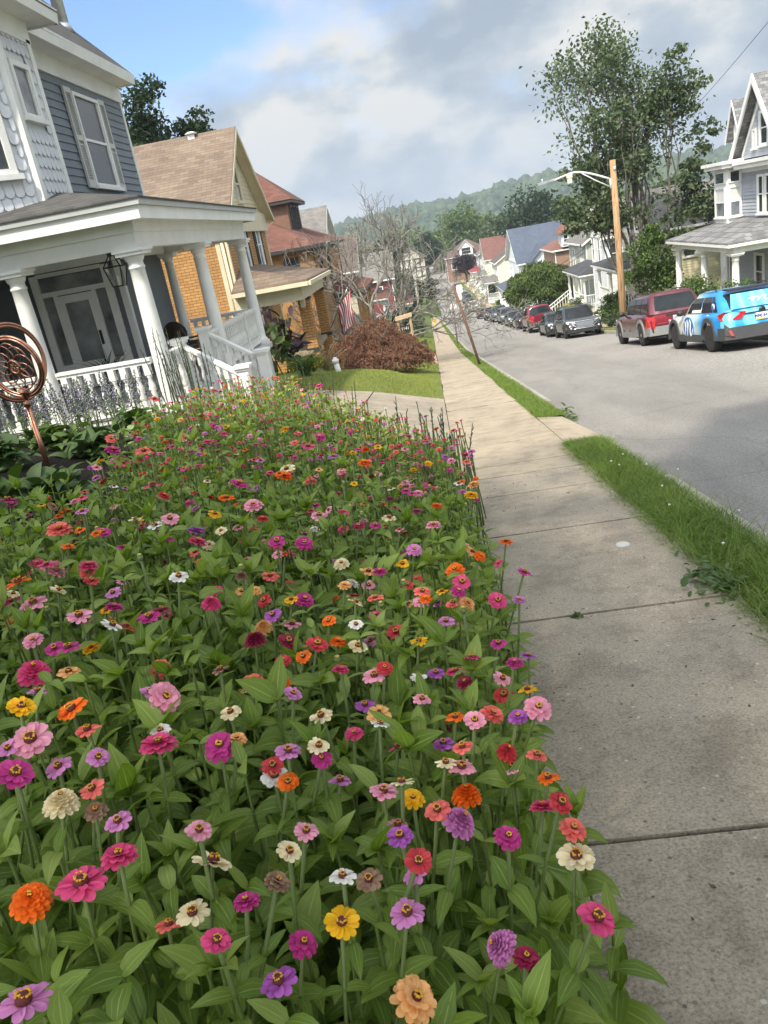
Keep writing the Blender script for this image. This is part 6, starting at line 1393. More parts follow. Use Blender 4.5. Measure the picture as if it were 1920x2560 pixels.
shrub('golden_shrub', 'bright yellow green low shrub in front of the brick pier', 'shrub', (-3.95, 23.4), (.62, .5, .30), 900, .10, LEAF_D, 18, stem=False)
shrub('golden_shrub', 'small yellow green clump right of the brick pier', 'shrub', (-3.3, 24.6), (.28, .28, .22), 300, .09, LEAF_D, 8, stem=False)
STRAW = leafm('dry_grass', [(.20, .16, .09), (.30, .24, .14), (.14, .14, .06)])
spiky('ornamental_grass', 'dry tan ornamental grass in front of the brick pier', -3.35, 23.6, G(-3.35, 23.6), 60, 1.15, STRAW, pot=False, w=.02, lean=(.4, 1.1))
spiky('ornamental_grass', 'grey green strappy grass clump left of the mown bank', -3.5, 20.6, G(-3.5, 20.6), 260, .8, LEAF_C, pot=False, w=.022, lean=(.5, 1.3))

# ------------------------------------------------------------ the zinnia bed
def lin(r, g, b): return tuple(((c / 255) / 12.92 if c / 255 <= .04045 else ((c / 255 + .055) / 1.055) ** 2.4) for c in (r, g, b))
ZC = dict(pk=('pale pink', (236, 160, 182)), lv=('lilac pink', (212, 134, 190)), hp=('hot pink', (226, 78, 132)), mg=('magenta', (200, 62, 140)), pu=('purple', (178, 92, 180)), rd=('red', (206, 64, 72)), co=('coral', (236, 116, 106)),
          og=('orange', (240, 112, 22)), ye=('yellow', (242, 184, 22)), cr=('cream', (242, 226, 184)), wh=('white', (240, 236, 228)), pe=('peach', (242, 184, 118)), cm=('crimson', (156, 36, 74)), br=('faded brown', (156, 124, 100)))
def petalm(k):
    nm = 'petal_' + ZC[k][0].replace(' ', '_')
    if nm in MATS: return MATS[nm]
    c = lin(*ZC[k][1]); m, nt, p, o = base_mat(nm); g = nt.nodes.new('ShaderNodeNewGeometry')
    f = mth(nt, 'ADD', mth(nt, 'MULTIPLY', g.outputs['Random Per Island'], .5), mth(nt, 'MULTIPLY', noise(nt, coords(nt), 9, 3, .6), .5))
    col = ramp(nt, f, [(.2, sc3(c, .72)), (.5, c), (.8, tuple(min(1, v * 1.12 + .02) for v in c))])
    LK(nt, col, p.inputs['Base Color']); p.inputs['Roughness'].default_value = .65; p.inputs['Specular IOR Level'].default_value = .25
    t = nt.nodes.new('ShaderNodeBsdfTranslucent'); LK(nt, col, t.inputs[0]); mx = nt.nodes.new('ShaderNodeMixShader'); mx.inputs[0].default_value = .22
    LK(nt, p.outputs[0], mx.inputs[1]); LK(nt, t.outputs[0], mx.inputs[2]); LK(nt, mx.outputs[0], o.inputs[0])
    MATS[nm] = m; return m
CONE = plain('flower_cone', (.10, .018, .016), .8, .5, 30); FLORET = plain('yellow_florets', (.70, .36, .02), .6, .25, 20)
def petal(mb, a, base_r, base_z, L, W, elev, curl, mi=0):
    ca, sa = math.cos(a), math.sin(a); V = []
    for t, w in ((0, .34), (.32, .80), (.68, 1.0), (.90, .82), (1.0, .34)):
        e = elev - curl * t; r = base_r + L * t * math.cos(elev - curl * t * .5); z = base_z + L * t * math.sin(elev - curl * t * .5)
        for u in (-1, 0, 1):
            lat = u * W * w / 2; up = abs(u) * W * w * .16
            rr = r - up * math.sin(e) * .3 - (.03 * L if (t > .95 and u == 0) else 0); V.append((rr * ca - lat * sa, rr * sa + lat * ca, z + up * math.cos(e)))
    mb.add(V, [(i * 3 + j, i * 3 + j + 1, i * 3 + j + 4, i * 3 + j + 3) for i in range(4) for j in range(2)], mi, True)
def blossom(mb, form, rnd, mi=0):
    R = rnd
    if form == 's':
        n = R.choice((10, 11, 12, 13)); o = R.random() * 6
        for i in range(n): petal(mb, o + 2 * PI * (i + R.uniform(-.14, .14)) / n, .07, .02, .43 * R.uniform(.9, 1.03), .235 * 12 / n, R.uniform(.02, .24), R.uniform(.15, .55), mi)
        if R.random() < .5:
            for i in range(6): petal(mb, R.random() * 6.28, .06, .05, .33, .17, R.uniform(.25, .5), .3, mi)
    elif form == 'm':
        for k, (n, L, e) in enumerate(((12, .43, .0), (11, .37, .25), (9, .28, .55))):
            o = R.random() * 6
            for i in range(n): petal(mb, o + 2 * PI * (i + R.uniform(-.2, .2)) / n, .06, .02 + .035 * k, L * R.uniform(.9, 1.05), .21, e + R.uniform(-.08, .1), .35, mi)
    else:
        for k in range(8):
            n = (14, 14, 13, 12, 11, 9, 7, 5)[k]; o = R.random() * 6
            for i in range(n): petal(mb, o + 2 * PI * (i + R.uniform(-.15, .15)) / n, .085 - .008 * k, .0 + .042 * k, (.42, .39, .35, .31, .26, .20, .15, .11)[k] * R.uniform(.93, 1.05), (.19, .18, .17, .16, .14, .12, .10, .08)[k], -.12 + .17 * k + R.uniform(-.05, .05), .25, mi)
def centre(mb, form, rnd, m0=0, m1=1):
    if form == 's':
        h = rnd.uniform(.10, .26); mb.lathe((0, 0, .03), [(.13, 0), (.155, h * .3), (.14, h * .65), (.09, h * .95), (.02, h * 1.05)], 10, m0); n, r, z = 11, .115, .03 + h * .72
    elif form == 'm': mb.lathe((0, 0, .06), [(.10, 0), (.11, .06), (.08, .11), (.02, .13)], 10, m0); n, r, z = 8, .075, .15
    else: mb.lathe((0, 0, .30), [(.06, 0), (.06, .03), (.02, .05)], 8, m0); n, r, z = 4, .04, .335
    for i in range(n):
        a = 2 * PI * i / n + rnd.uniform(-.15, .15); rr = r * rnd.uniform(.75, 1.1); p = (rr * math.cos(a), rr * math.sin(a), z + rnd.uniform(0, .05))
        mb.lathe(p, [(.006, -.03), (.026, .015), (.034, .035), (.008, .03)], 5, m1)
ZL = leafm('zinnia_foliage', [(.108, .175, .022), (.155, .238, .034), (.205, .29, .05), (.26, .33, .078)], .45, .38, 3.0, obj=True, spec=.35)
ZSTEM = plain('zinnia_stem', (.12, .165, .04), .6, .2, 8)
def zleaves(mb, B, az, el, L, droop, wid=.40, mi=0, fine=True):
    n = len(B); s = np.array([0, .14, .36, .62, .84, 1.0]) if fine else np.array([0, .35, .75, 1.0])
    w = np.array([.30, .80, 1.0, .74, .34, .0]) if fine else np.array([.3, 1.0, .6, .0])
    az, el, L, droop = [np.broadcast_to(v, n) for v in (az, el, L, droop)]
    ca, sa = np.cos(az), np.sin(az); roll = RNG.normal(0, .42, n)
    V = np.zeros((n, len(s), 3, 3))
    for i, (t, wi) in enumerate(zip(s, w)):
        e = el - droop * t * .5; r = L * t * np.cos(e); z = L * t * np.sin(e)
        for j, u in enumerate((-1, 0, 1)):
            lat = u * wi * L * wid / 2; up = abs(u) * wi * L * wid * .14 + lat * np.sin(roll)
            rr = r - up * np.sin(el - droop * t)
            V[:, i, j, 0] = B[:, 0] + rr * ca - lat * sa; V[:, i, j, 1] = B[:, 1] + rr * sa + lat * ca; V[:, i, j, 2] = B[:, 2] + z + up * np.cos(el - droop * t)
    k = len(s); V = V.reshape(-1, 3); base = np.arange(n)[:, None] * (k * 3)
    q = np.array([(i * 3 + j, i * 3 + j + 1, i * 3 + j + 4, i * 3 + j + 3) for i in range(k - 1) for j in range(2)])
    F = (base[:, :, None] + q[None]).reshape(-1, 4); mb.U.append((mb.n, np.tile(np.tile([-1., 0., 1.], k), n))); mb.arr(V, F, mi, True)
def plant_leaves(mb, base, H, topz, n_nodes, Lmax, fine=True, mi=0, tuft=False, R=random):
    """opposite leaf pairs up a stem, largest in the middle"""
    B, A, E, Ls, D = [], [], [], [], []
    a0 = R.random() * 6.28
    for i in range(n_nodes):
        f = i / max(1, n_nodes - 1); z = base[2] + H * (.22 + f * (topz - .22)); a = a0 + i * PI / 2 + R.uniform(-.3, .3)
        l = Lmax * (.75 + .5 * math.sin(PI * min(1, f * .9 + .15))) * (1 - .35 * f) * R.uniform(.85, 1.15)
        for s in (0, PI): B.append((base[0], base[1], z)); A.append(a + s + R.uniform(-.15, .15)); E.append(R.uniform(.15, .65) + (.25 * f)); Ls.append(l); D.append(R.uniform(.4, 1.9))
    if tuft:
        for i in range(R.choice((2, 3, 4))): B.append((base[0], base[1], base[2] + H * topz)); A.append(a0 + i * PI / 2 + R.uniform(.2, 1.0)); E.append(R.uniform(.6, 1.25)); Ls.append(Lmax * R.uniform(.4, .85)); D.append(R.uniform(.1, .6))
    zleaves(mb, np.array(B), np.array(A), np.array(E), np.array(Ls), np.array(D), R.uniform(.36, .46), mi, fine)

def bed_left(y): return float(np.interp(y, [0, 3, 4, 6.5, 9, 11, 12.6], [-2.6, -2.15, -2.1, -2.6, -2.95, -2.7, -2.3]))
def bed_end(x): return min(12.5, 6.4 + 2.35 * max(0, -x))
def bed_hit(vx, vy, h):
    d = ray(vx * K, vy * K); lo, hi = .3, 30.0
    f = lambda t: CAMH + d.z * t - (G(d.x * t, d.y * t) + h)
    t = .4; 
    while t < 26 and f(t) > 0: t += .05
    return Vector((d.x * t, d.y * t, CAMH + d.z * t)), t
# head positions read from the photograph (x, y, colour, form, width in the same units); special ones carry a label
ZF = """50,2155,lv,s,104|603,2113,pu,s,76|895,2150,pe,m,104|655,2028,mg,m,68|1085,2037,lv,d,78|1137,2060,cm,m,42|1290,1972,hp,s,84|737,1982,ye,s,76|880,1964,lv,s,78|62,1934,og,d,82|173,1902,hp,s,102|257,1840,hp,m,82|455,1832,cr,s,92|415,1966,cr,s,72|360,1988,co,s,52|531,1936,mg,m,52|465,2022,hp,s,40|740,1885,wh,s,56|905,1847,rd,s,42|896,1880,lv,s,46|1245,1843,cr,s,84|1238,1779,co,m,66|1098,1800,mg,m,66|992,1768,lv,d,84|864,1797,pu,s,52|858,1774,pk,s,54|660,1782,pk,s,46|622,1818,cr,s,54|600,1890,br,m,42|795,1892,br,s,36|130,1728,cr,d,78|205,1742,br,m,54|253,1763,lv,s,46|428,1783,pk,s,48|200,1695,co,s,56|127,1648,lv,s,58|208,1623,lv,s,50|30,1662,mg,s,78|67,1590,pk,s,86|15,1608,lv,s,42|340,1600,hp,m,88|475,1605,mg,m,82|511,1588,pe,m,42|345,1570,wh,s,42|188,1570,co,s,56|155,1524,og,s,70|43,1518,ye,s,60|80,1487,lv,s,48|72,1448,hp,d,78|145,1393,mg,s,58|170,1325,pk,s,62|240,1345,wh,s,54|322,1327,mg,s,60|72,1298,pk,s,62|40,1252,og,s,60|115,1225,pk,d,60|125,1268,cr,s,40|190,1218,hp,m,52|355,1498,pk,m,86|318,1482,lv,s,46|497,1530,cr,s,50|475,1440,br,s,40|545,1463,co,m,62|604,1467,og,d,58|632,1486,lv,s,50|551,1377,cm,d,58|570,1350,pe,d,52|631,1342,pk,s,50|588,1320,pu,s,48|455,1297,hp,d,52|462,1272,hp,s,48|583,1240,co,s,46|657,1290,mg,m,56|686,1385,rd,s,60|730,1381,og,m,48|655,1405,og,s,30|611,1420,rd,m,36|735,1437,hp,m,46|808,1453,pk,s,62|830,1435,rd,m,38|788,1517,pu,s,50|818,1537,pe,s,62|820,1553,wh,s,46|693,1540,cr,s,56|765,1577,hp,m,46|688,1602,cr,s,54|695,1628,mg,m,50|620,1615,lv,s,64|588,1645,rd,s,52|590,1664,wh,s,66|622,1679,og,s,50|735,1680,lv,s,54|827,1702,pk,s,68|867,1677,cr,s,56|891,1714,ye,m,58|857,1595,hp,s,46|914,1585,pk,s,48|957,1600,pu,s,50|1000,1605,co,s,38|964,1640,cr,s,48|996,1651,pk,s,68|1007,1708,og,d,72|945,1740,co,s,60|905,1378,ye,s,46|904,1457,wh,s,46|941,1447,pu,s,44|985,1443,hp,s,54|1005,1467,cm,m,48|912,1503,pk,s,40|855,1358,rd,s,50|955,1363,hp,s,46|1078,1384,mg,s,46|1085,1460,pk,s,50|1112,1425,mg,m,50|1140,1484,ye,s,50|1163,1522,pk,m,70|1120,1540,pu,m,50|1063,1533,co,m,62|1025,1545,pk,s,54|984,1540,og,s,30|1096,1617,rd,d,52|1160,1625,co,s,50|1108,1650,pk,s,28|1188,1672,og,s,44|1173,1728,hp,m,62|1212,1725,rd,s,40|1133,1230,mg,s,38|1122,1290,lv,m,34|1075,1292,hp,s,52|983,1227,og,m,54|1020,1188,pe,s,42|1037,1196,og,m,36|1093,1165,og,s,36|936,1130,pk,m,46|900,1102,mg,m,34|1010,1298,pe,m,46|820,1230,mg,m,44|870,1213,ye,s,36|840,1115,cr,s,42|790,970,og,d,26|788,997,og,m,38|243,970,mg,m,54|310,972,co,s,58|266,1000,hp,s,46|330,1046,hp,s,54|516,1042,mg,s,52|450,1070,rd,m,38|488,1072,og,s,44|547,1088,pk,m,54|463,1106,ye,s,36|335,1132,wh,s,46|367,1116,pk,s,46|424,1143,pu,m,52|427,1166,hp,m,52|127,1140,co,m,64|220,1145,mg,s,44|146,1175,og,s,34|690,1110,pk,s,46|616,926,ye,m,46|657,1169,mg,m,52|597,1165,mg,s,46|600,1191,pk,s,34|385,1240,wh,s,48|333,860,co,s,36|546,815,hp,s,32|596,816,rd,s,32|462,843,hp,m,32|500,850,co,s,40|690,832,mg,m,30|614,1025,og,m,48|620,1011,cr,s,46|672,1038,co,m,34|690,942,mg,m,40|665,962,hp,s,44|720,983,pu,s,30|1018,1065,ye,m,40|1024,1044,pe,m,36|880,1258,rd,s,30|920,1287,og,m,36|955,1273,ye,s,34|990,1270,mg,m,46|738,1213,cr,m,46|810,1286,co,s,46|768,1295,cr,s,44|628,1285,ye,s,34|710,1335,og,s,26|768,1340,wh,s,40|810,1322,mg,m,40|240,945,co,s,30|290,940,pk,s,46|520,1240,br,d,30|15,1078,mg,s,46|24,1088,mg,s,30"""
SPECIAL = {(895, 2150): ('big round peach zinnia with yellow florets in its purple eye, front of the bed', 'big peach zinnia'), (62, 1934): ('big round orange pompon zinnia at the front left of the bed', 'front orange pompon'), (173, 1902): ('large hot pink daisy form zinnia beside the front orange pompon', 'large hot pink zinnia'),
 (992, 1768): ('large lilac pompon zinnia with pale yellow heart near the pavement side', 'lilac pompon'), (1007, 1708): ('salmon orange pompon zinnia just behind the large lilac pompon', 'salmon orange pompon'), (455, 1832): ('large cream single zinnia with yellow heart, alone above green leaves', 'large cream zinnia'),
 (737, 1982): ('golden yellow single zinnia in the front middle of the bed', 'golden front zinnia'), (1245, 1843): ('creamy white zinnia with tall dark cone leaning over the pavement', 'creamy pavement zinnia'), (1290, 1972): ('hot pink zinnia with dark cone leaning farthest over the pavement', 'leaning hot pink zinnia'),
 (740, 1885): ('pure white single zinnia in the front middle of the bed', 'white front zinnia'), (130, 1728): ('creamy peach pompon zinnia with many rows of petals on the left', 'cream pompon'), (340, 1600): ('big rose pink zinnia with tall dark cone and yellow crown', 'big rose zinnia'), (475, 1605): ('big magenta zinnia with dark cone in front of a peach one', 'big magenta zinnia'),
 (72, 1448): ('rose pink pompon zinnia at the left edge', 'rose pompon'), (604, 1467): ('round orange pompon zinnia in the middle of the bed', 'middle orange pompon'), (570, 1350): ('amber pompon zinnia on top of a dark crimson pompon', 'amber pompon'), (551, 1377): ('dark crimson pompon zinnia under the amber pompon', 'crimson pompon'), (891, 1714): ('golden double zinnia below a cream one, right of the bed middle', 'golden double zinnia'),
 (1096, 1617): ('red pompon zinnia near the pavement edge', 'red pompon'), (983, 1227): ('orange double zinnia standing tall far back near the pavement', 'tall back orange zinnia'), (790, 970): ('small orange pompon zinnia far back in the bed', 'far orange pompon'), (818, 1537): ('peach zinnia with a small white zinnia in front of it', 'middle peach zinnia'), (155, 1524): ('dark orange zinnia with ragged petals and maroon cone on the left', 'ragged orange zinnia'),
 (50, 2155): ('lilac pink single zinnia with maroon cone in the bottom left corner', 'corner lilac zinnia'), (603, 2113): ('purple zinnia low in the front middle of the bed', 'front purple zinnia'), (616, 926): ('yellow double zinnia pair far back in the bed', 'far yellow zinnia'), (516, 1042): ('magenta zinnia far back on a tall stem, left of the bed middle', 'far magenta zinnia'), (427, 1166): ('hot pink many petalled zinnia back left below a purple one', 'back hot pink zinnia'),
 (115, 1225): ('pink pompon zinnia back on the left side', 'back pink pompon'), (335, 1132): ('creamy white zinnia far back on the left', 'back white zinnia'), (936, 1130): ('pale pink stacked zinnia far back near the pavement', 'far pink zinnia'), (1010, 1298): ('peach double zinnia back right near the pavement', 'back peach zinnia'), (657, 1290): ('magenta double zinnia in the back middle', 'back magenta zinnia'), (243, 970): ('bright magenta zinnia beside the dark mulch at far left', 'mulch side magenta zinnia'), (905, 1378): ('clear yellow zinnia right of the bed middle', 'yellow middle zinnia'), (1163, 1522): ('big pink zinnia with golden eye at the pavement edge', 'big pink edge zinnia')}
heads = []
rz = random.Random(4)
for it in ZF.split('|'):
    a = it.split(','); vx, vy, w = float(a[0]), float(a[1]), float(a[4])
    h = .80 + rz.uniform(-.03, .06) - (.05 if vy > 1900 else 0); P, t_ = bed_hit(vx, vy, h)
    d = w * K * t_ / FPX * (.93 if vy > 1500 else .86); heads.append([P, max(.045, min(.105, d)), a[2], a[3], (int(vx), int(vy)), h])
HAND = len(heads)
def to_view(P):
    v = Vector(P) - Vector((0, 0, CAMH)); z = v.dot(FW)
    return (960 + FPX * v.dot(RI) / z) / K, (1280 + FPX * v.dot(DN) / z) / K, z
PAL = ['pk'] * 7 + ['hp'] * 9 + ['mg'] * 7 + ['lv'] * 4 + ['rd'] * 4 + ['co'] * 6 + ['og'] * 3 + ['ye'] * 2 + ['cr'] * 2 + ['wh'] + ['pe'] * 2 + ['pu'] + ['cm'] * 4 + ['br']
occ = [(h[4][0], h[4][1]) for h in heads]; tries = 0; extra = []
while len(extra) < 900 and tries < 60000:
    tries += 1; y = rz.uniform(1.6, 12.4) ; x = rz.uniform(-3.0, .14)
    if x < bed_left(y) + .1 or y > bed_end(x): continue
    if y < 4.5 and rz.random() < .5: continue
    h = rz.uniform(.60, .86); P = Vector((x, y, G(x, y) + h)); vx, vy, z = to_view(P)
    if vx < -20 or vx > 1400 or vy > 2100: continue
    md = 27 if vy > 1350 else 10 if vy > 1050 else 4
    if any(abs(vx - u) < md and abs(vy - v) < md for u, v in occ): continue
    occ.append((vx, vy)); extra.append([P, rz.uniform(.040, .064) if y < 6 else rz.uniform(.032, .052), rz.choice(PAL), rz.choice('sssmmmd' if y > 4 else 'ssssmm'), (int(vx), int(vy)), h])
extra.sort(key=lambda e_: (e_[0] - Vector((0, 0, CAMH))).length / e_[1])
indiv = heads + extra[:max(0, 296 - HAND)]; rest = extra[max(0, 296 - HAND):]
# template parts shared by the copies
r5 = random.Random(9); RANDOM_STATE = random.getstate(); random.seed(17)
BL = {}
for f in 'smd':
    for k in range(3 if f != 'd' else 2):
        m = MB(); blossom(m, f, r5); b_ = m.build('petals', petalm('pk'), None); m = MB(); centre(m, f, r5); c_ = m.build('flower_centre', [CONE, FLORET], b_); BL.setdefault(f, []).append((b_, c_))
LV = []
for k in range(7):
    m = MB(); H0 = .8; bend = (r5.uniform(-.10, .10), r5.uniform(-.10, .10))
    m.tube([(bend[0], bend[1], -.04), (bend[0] * .7, bend[1] * .75, .3), (bend[0] * .25, bend[1] * .2, .6), (0, 0, .795)], [.0042, .0038, .0033, .0038], 6)
    s_ = m.build('stem', ZSTEM, None); m = MB()
    for (z0, z1, n_) in ((0, .8, 4),):
        for i in range(4):
            f = .2 + .155 * i; bx_ = bend[0] * (1 - f / .8) ; by_ = bend[1] * (1 - f / .8)
            plant_leaves(m, (bx_, by_, f), .01, 1, 1, .105 * (1.15 - .18 * i), True, R=r5)
    l_ = m.build('leaves', ZL, None); LV.append((s_, l_))
tmpl = [o for pr in list(BL['s']) + list(BL['m']) + list(BL['d']) + LV for o in pr]
FORM = dict(s=('single', 'daisy form'), m=('double', 'ruffled'), d=('pompon', 'pompon'))
LMK = [(k, v[1]) for k, v in SPECIAL.items()]; used = {}
def zlabel(h):
    if h[4] in SPECIAL: return SPECIAL[h[4]][0]
    vx, vy = h[4]; base = ('small ' if h[1] < .056 else '') + ZC[h[2]][0] + ' ' + FORM[h[3]][0] + ' zinnia'
    near = sorted(LMK, key=lambda q: math.hypot(q[0][0] - vx, q[0][1] - vy))
    for (lx, ly), nm in near[:6]:
        dx, dy = vx - lx, vy - ly; far = math.hypot(dx, dy)
        where = ('just ' if far < 75 else 'well ' if far > 190 else '') + (('right of' if dx > 0 else 'left of') if abs(dx) > 1.8 * abs(dy) else ('in front of' if dy > 0 else 'behind') if abs(dy) > 1.8 * abs(dx) else (('in front and ' if dy > 0 else 'behind and ') + ('right of' if dx > 0 else 'left of')))
        lab = f'{base} {where} the {nm}'
        if lab not in used: used[lab] = 1; return lab
    (lx, ly), nm = near[0]; return f'{base} among the many around the {nm}'
def put_flower(h, lab):
    P, d, colr, form, vp, hh = h
    x, y = P.x, P.y; z = G(x, y); k = (P.z - z) / .8
    r = bpy.data.objects.new('zinnia_flower', None); COL.objects.link(r); r.empty_display_size = .1
    lean = rz.gauss(.17, .07); lz = rz.gauss(0, .06); r.rotation_mode = 'ZYX'; r.rotation_euler = (lz, lean, rz.uniform(0, 6.28)); k = k / math.cos(lean); r.location = (x - (P.z - z) * math.tan(lean), y + (P.z - z) * math.tan(lz), z); r.scale = (k,) * 3
    tag(r, lab, 'flower', 'zinnias in the flower bed')
    s_, l_ = rz.choice(LV)
    for q in (s_, l_): c = q.copy(); COL.objects.link(c); c.parent = r
    b_, c_ = rz.choice(BL[form]); b = b_.copy(); COL.objects.link(b); b.parent = r; b.location = (0, 0, .79); b.scale = (d / k,) * 3
    b.rotation_euler = (rz.gauss(0, .15) - lz, rz.gauss(0, .15) - lean * .8, rz.uniform(0, 6.28))
    if form == 'd' and colr == 'lv' and vp[0] > 1050: b.rotation_euler = (.2, .9, 0)
    b.material_slots[0].link = 'OBJECT'; b.material_slots[0].material = petalm(colr)
    c = c_.copy(); COL.objects.link(c); c.parent = b
for h in indiv: put_flower(h, zlabel(h))
for o in tmpl: bpy.data.objects.remove(o)
# the many small ones farther off
keys = list(ZC); m = MB(); r6 = random.Random(3)
for P, d, colr, form, vp, hh in rest:
    q = MB(); blossom(q, form if form != 'd' else 'm', r6); centre(q, form, r6, 14, 15)
    ta, tb = r6.gauss(0, .22), r6.gauss(0, .22); Q = Matrix.Rotation(ta, 3, 'X') @ Matrix.Rotation(tb, 3, 'Y')
    ci = keys.index(colr); m.add([P + Q @ Vector(v) * d for v in q.V], q.F, 0, True); n_ = len(q.F); m.Mi[-n_:] = [ci if a == 0 else a for a in q.Mi]
    b0 = m.n; m.tube([(P.x, P.y, P.z), (P.x + r6.uniform(-.06, .06), P.y + r6.uniform(-.06, .06), P.z - .5)], .0045, 4, 16)
tag(m.build('zinnia_blooms', [petalm(k) for k in keys] + [CONE, FLORET, ZSTEM]), 'mass of small mixed zinnia blooms in the back half of the bed', 'flowers', kind='stuff')
# the leafy mass under the blooms
m = MB(); r7 = random.Random(8); npl = 0
def inbed(x, y): return y < bed_end(x) + r7.uniform(-.2, .2) and x > bed_left(y) + r7.uniform(-.12, .12) and x < (.10 if y < 2.2 else .06) + r7.uniform(-.03, .10)
y = .25
while y < 12.7:
    st = .088 if y < 4 else .13 if y < 8 else .16
    x = -3.1
    while x < .22:
        X, Y = x + r7.uniform(-.5, .5) * st, y + r7.uniform(-.5, .5) * st; x += st
        if not inbed(X, Y): continue
        vx, vy, zc_ = to_view((X, Y, G(X, Y) + .6))
        if zc_ < .15 or vx < -260 or vx > 1560 or vy > 2520: continue
        edge = min(1, max(.55, (.15 - X) / .25 + .4)); H = r7.uniform(.58, .80) * (edge if X > -.1 else 1) * (1.0 if Y > 1.2 else .9)
        zg = G(X, Y); fine = Y < 5; npl += 1; b = (X, Y, zg)
        m.tube([(X + r7.uniform(-.05, .05), Y + r7.uniform(-.05, .05), zg), (X, Y, zg + H)], [.0042, .003], 4 if not fine else 5, 1, caps=False)
        plant_leaves(m, b, H, 1.0, 6 if Y < 5 else 5 if Y < 8 else 4, r7.uniform(.10, .155) if Y < 3 else r7.uniform(.09, .14), fine, 0, r7.random() < .55, r7)
    y += st
tag(m.build('zinnia_foliage', [ZL, ZSTEM]), 'mass of green zinnia leaves and stems filling the flower bed', 'foliage', kind='stuff')
# green buds on tall stems
m = MB()
for i in range(150):
    y = r7.uniform(.9, 11); x = r7.uniform(-2.9, .1)
    if x < bed_left(y) + .1 or y > bed_end(x): continue
    z = G(x, y) + r7.uniform(.66, .84); m.tube([(x, y, z), (x + r7.uniform(-.05, .05), y, z - .35)], .0045, 5); m.lathe((x, y, z - .004), [(.004, 0), (.009, .006), (.0105, .013), (.008, .019)], 8, 0); m.lathe((x, y, z + .02), [(.007, -.004), (.008, 0), (.003, .003)], 7, 1)
tag(m.build('zinnia_buds', [plain('bud_green', (.15, .20, .07), .6, .3, 60), plain('bud_tip', (.45, .38, .08), .6)]), 'green zinnia buds standing above the leaves', 'buds', kind='stuff')
random.setstate(RANDOM_STATE)

# perennials between the bed and the house
for cn in CANNAS: canna(*cn)
HOSTA = leafm('hosta_foliage', [(.038, .075, .020), (.062, .11, .030), (.095, .145, .048)], .5, .15, 2)
def clump(label, x, y, n, L, m_, wid=.5, name='leafy_perennial'):
    z = G(x, y); t = thing(name, label, 'plant', (x, y, z), 'leafy perennials by the porch'); m = MB()
    B = np.array([[x, y, z + .02]]).repeat(n, 0) + RNG.normal(size=(n, 3)) * [.12, .12, 0]; B[:, 2] += RNG.uniform(0, .22, n)
    zleaves(m, B, RNG.uniform(0, 6.28, n), RNG.uniform(.3, 1.25, n), RNG.uniform(.7, 1.2, n) * L, RNG.uniform(.6, 1.8, n), wid); m.build('leaves', m_, t); return t
VARI = leafm('variegated_hosta_leaf', [(.06, .11, .03), (.20, .26, .11), (.34, .38, .20)], .5, .15, 4)
cl = [(-3.3, 8.6, 'broad dark green clump right of the copper spinner', HOSTA), (-3.9, 8.2, 'dark leafy clump behind the spinner pole', HOSTA), (-4.5, 7.4, 'dark leafy clump at the left edge below the spinner', HOSTA), (-3.75, 9.4, 'variegated pale edged hosta before the porch railing', VARI), (-4.7, 8.9, 'leafy clump behind the spinner at the left edge', LEAF_C), (-3.2, 9.9, 'pale edged hosta nearest the zinnias', VARI), (-4.2, 10.3, 'green clump below the middle of the white railing', HOSTA), (-3.3, 6.0, 'low dark clump at the foot of the spinner', HOSTA), (-3.6, 10.9, 'green clump in front of the corner column', LEAF_C), (-3.6, 5.5, 'pale green strappy clump at the left edge by the mulch', LEAF_C), (-3.1, 11.3, 'low green clump before the stair rail', HOSTA), (-2.95, 7.6, 'small hosta at the mulch edge beside the zinnias', HOSTA)]
for x, y, lb, mm in cl: clump(lb, x, y, 90, .21 if mm is not VARI else .2, mm)
SALV = plain('salvia_purple', (.20, .18, .26), .7, .3, 20); SALVG = plain('salvia_grey_green', (.11, .15, .08), .7, .25, 10)
m = MB(); r8 = random.Random(12)
for i in range(120):
    x, y = r8.uniform(-6.4, -4.25), r8.uniform(9.6, 11.7)
    z = G(x, y); h = r8.uniform(.50, .88); a, b = r8.gauss(0, .12), r8.gauss(0, .1); P = [(x, y, z), (x + a * .4, y + b * .4, z + h * .5), (x + a, y + b, z + h)]
    m.tube(P, [.007, .006, .003], 4, 1, caps=False); n_ = 16
    for k in range(n_):
        f = .5 + .5 * k / n_; px2 = x + a * f; py2 = y + b * f; an = r8.random() * 6.28; r_ = .030 * (1.25 - f)+.006
        m.lathe((px2 + math.cos(an) * r_, py2 + math.sin(an) * r_, z + h * f), [(.004, 0), (.013, .008), (.011, .018), (.003, .024)], 5, 0 if r8.random() < .7 else 1)
    nb_ = 4; B = np.array([[x + a * .2, y + b * .2, z + h * r8.uniform(.08, .45)] for _ in range(nb_)]); zleaves(m, B, RNG.uniform(0, 6.28, nb_), RNG.uniform(.2, .9, nb_), .09, .8, .3, 2, False)
tag(m.build('salvia', [SALV, SALVG, LEAF_C]), 'purple salvia spikes massed in front of the white porch railing', 'flowers', kind='stuff')
STALKM = plain('stalk_dark_green', (.055, .07, .035), .7, .2, 10)
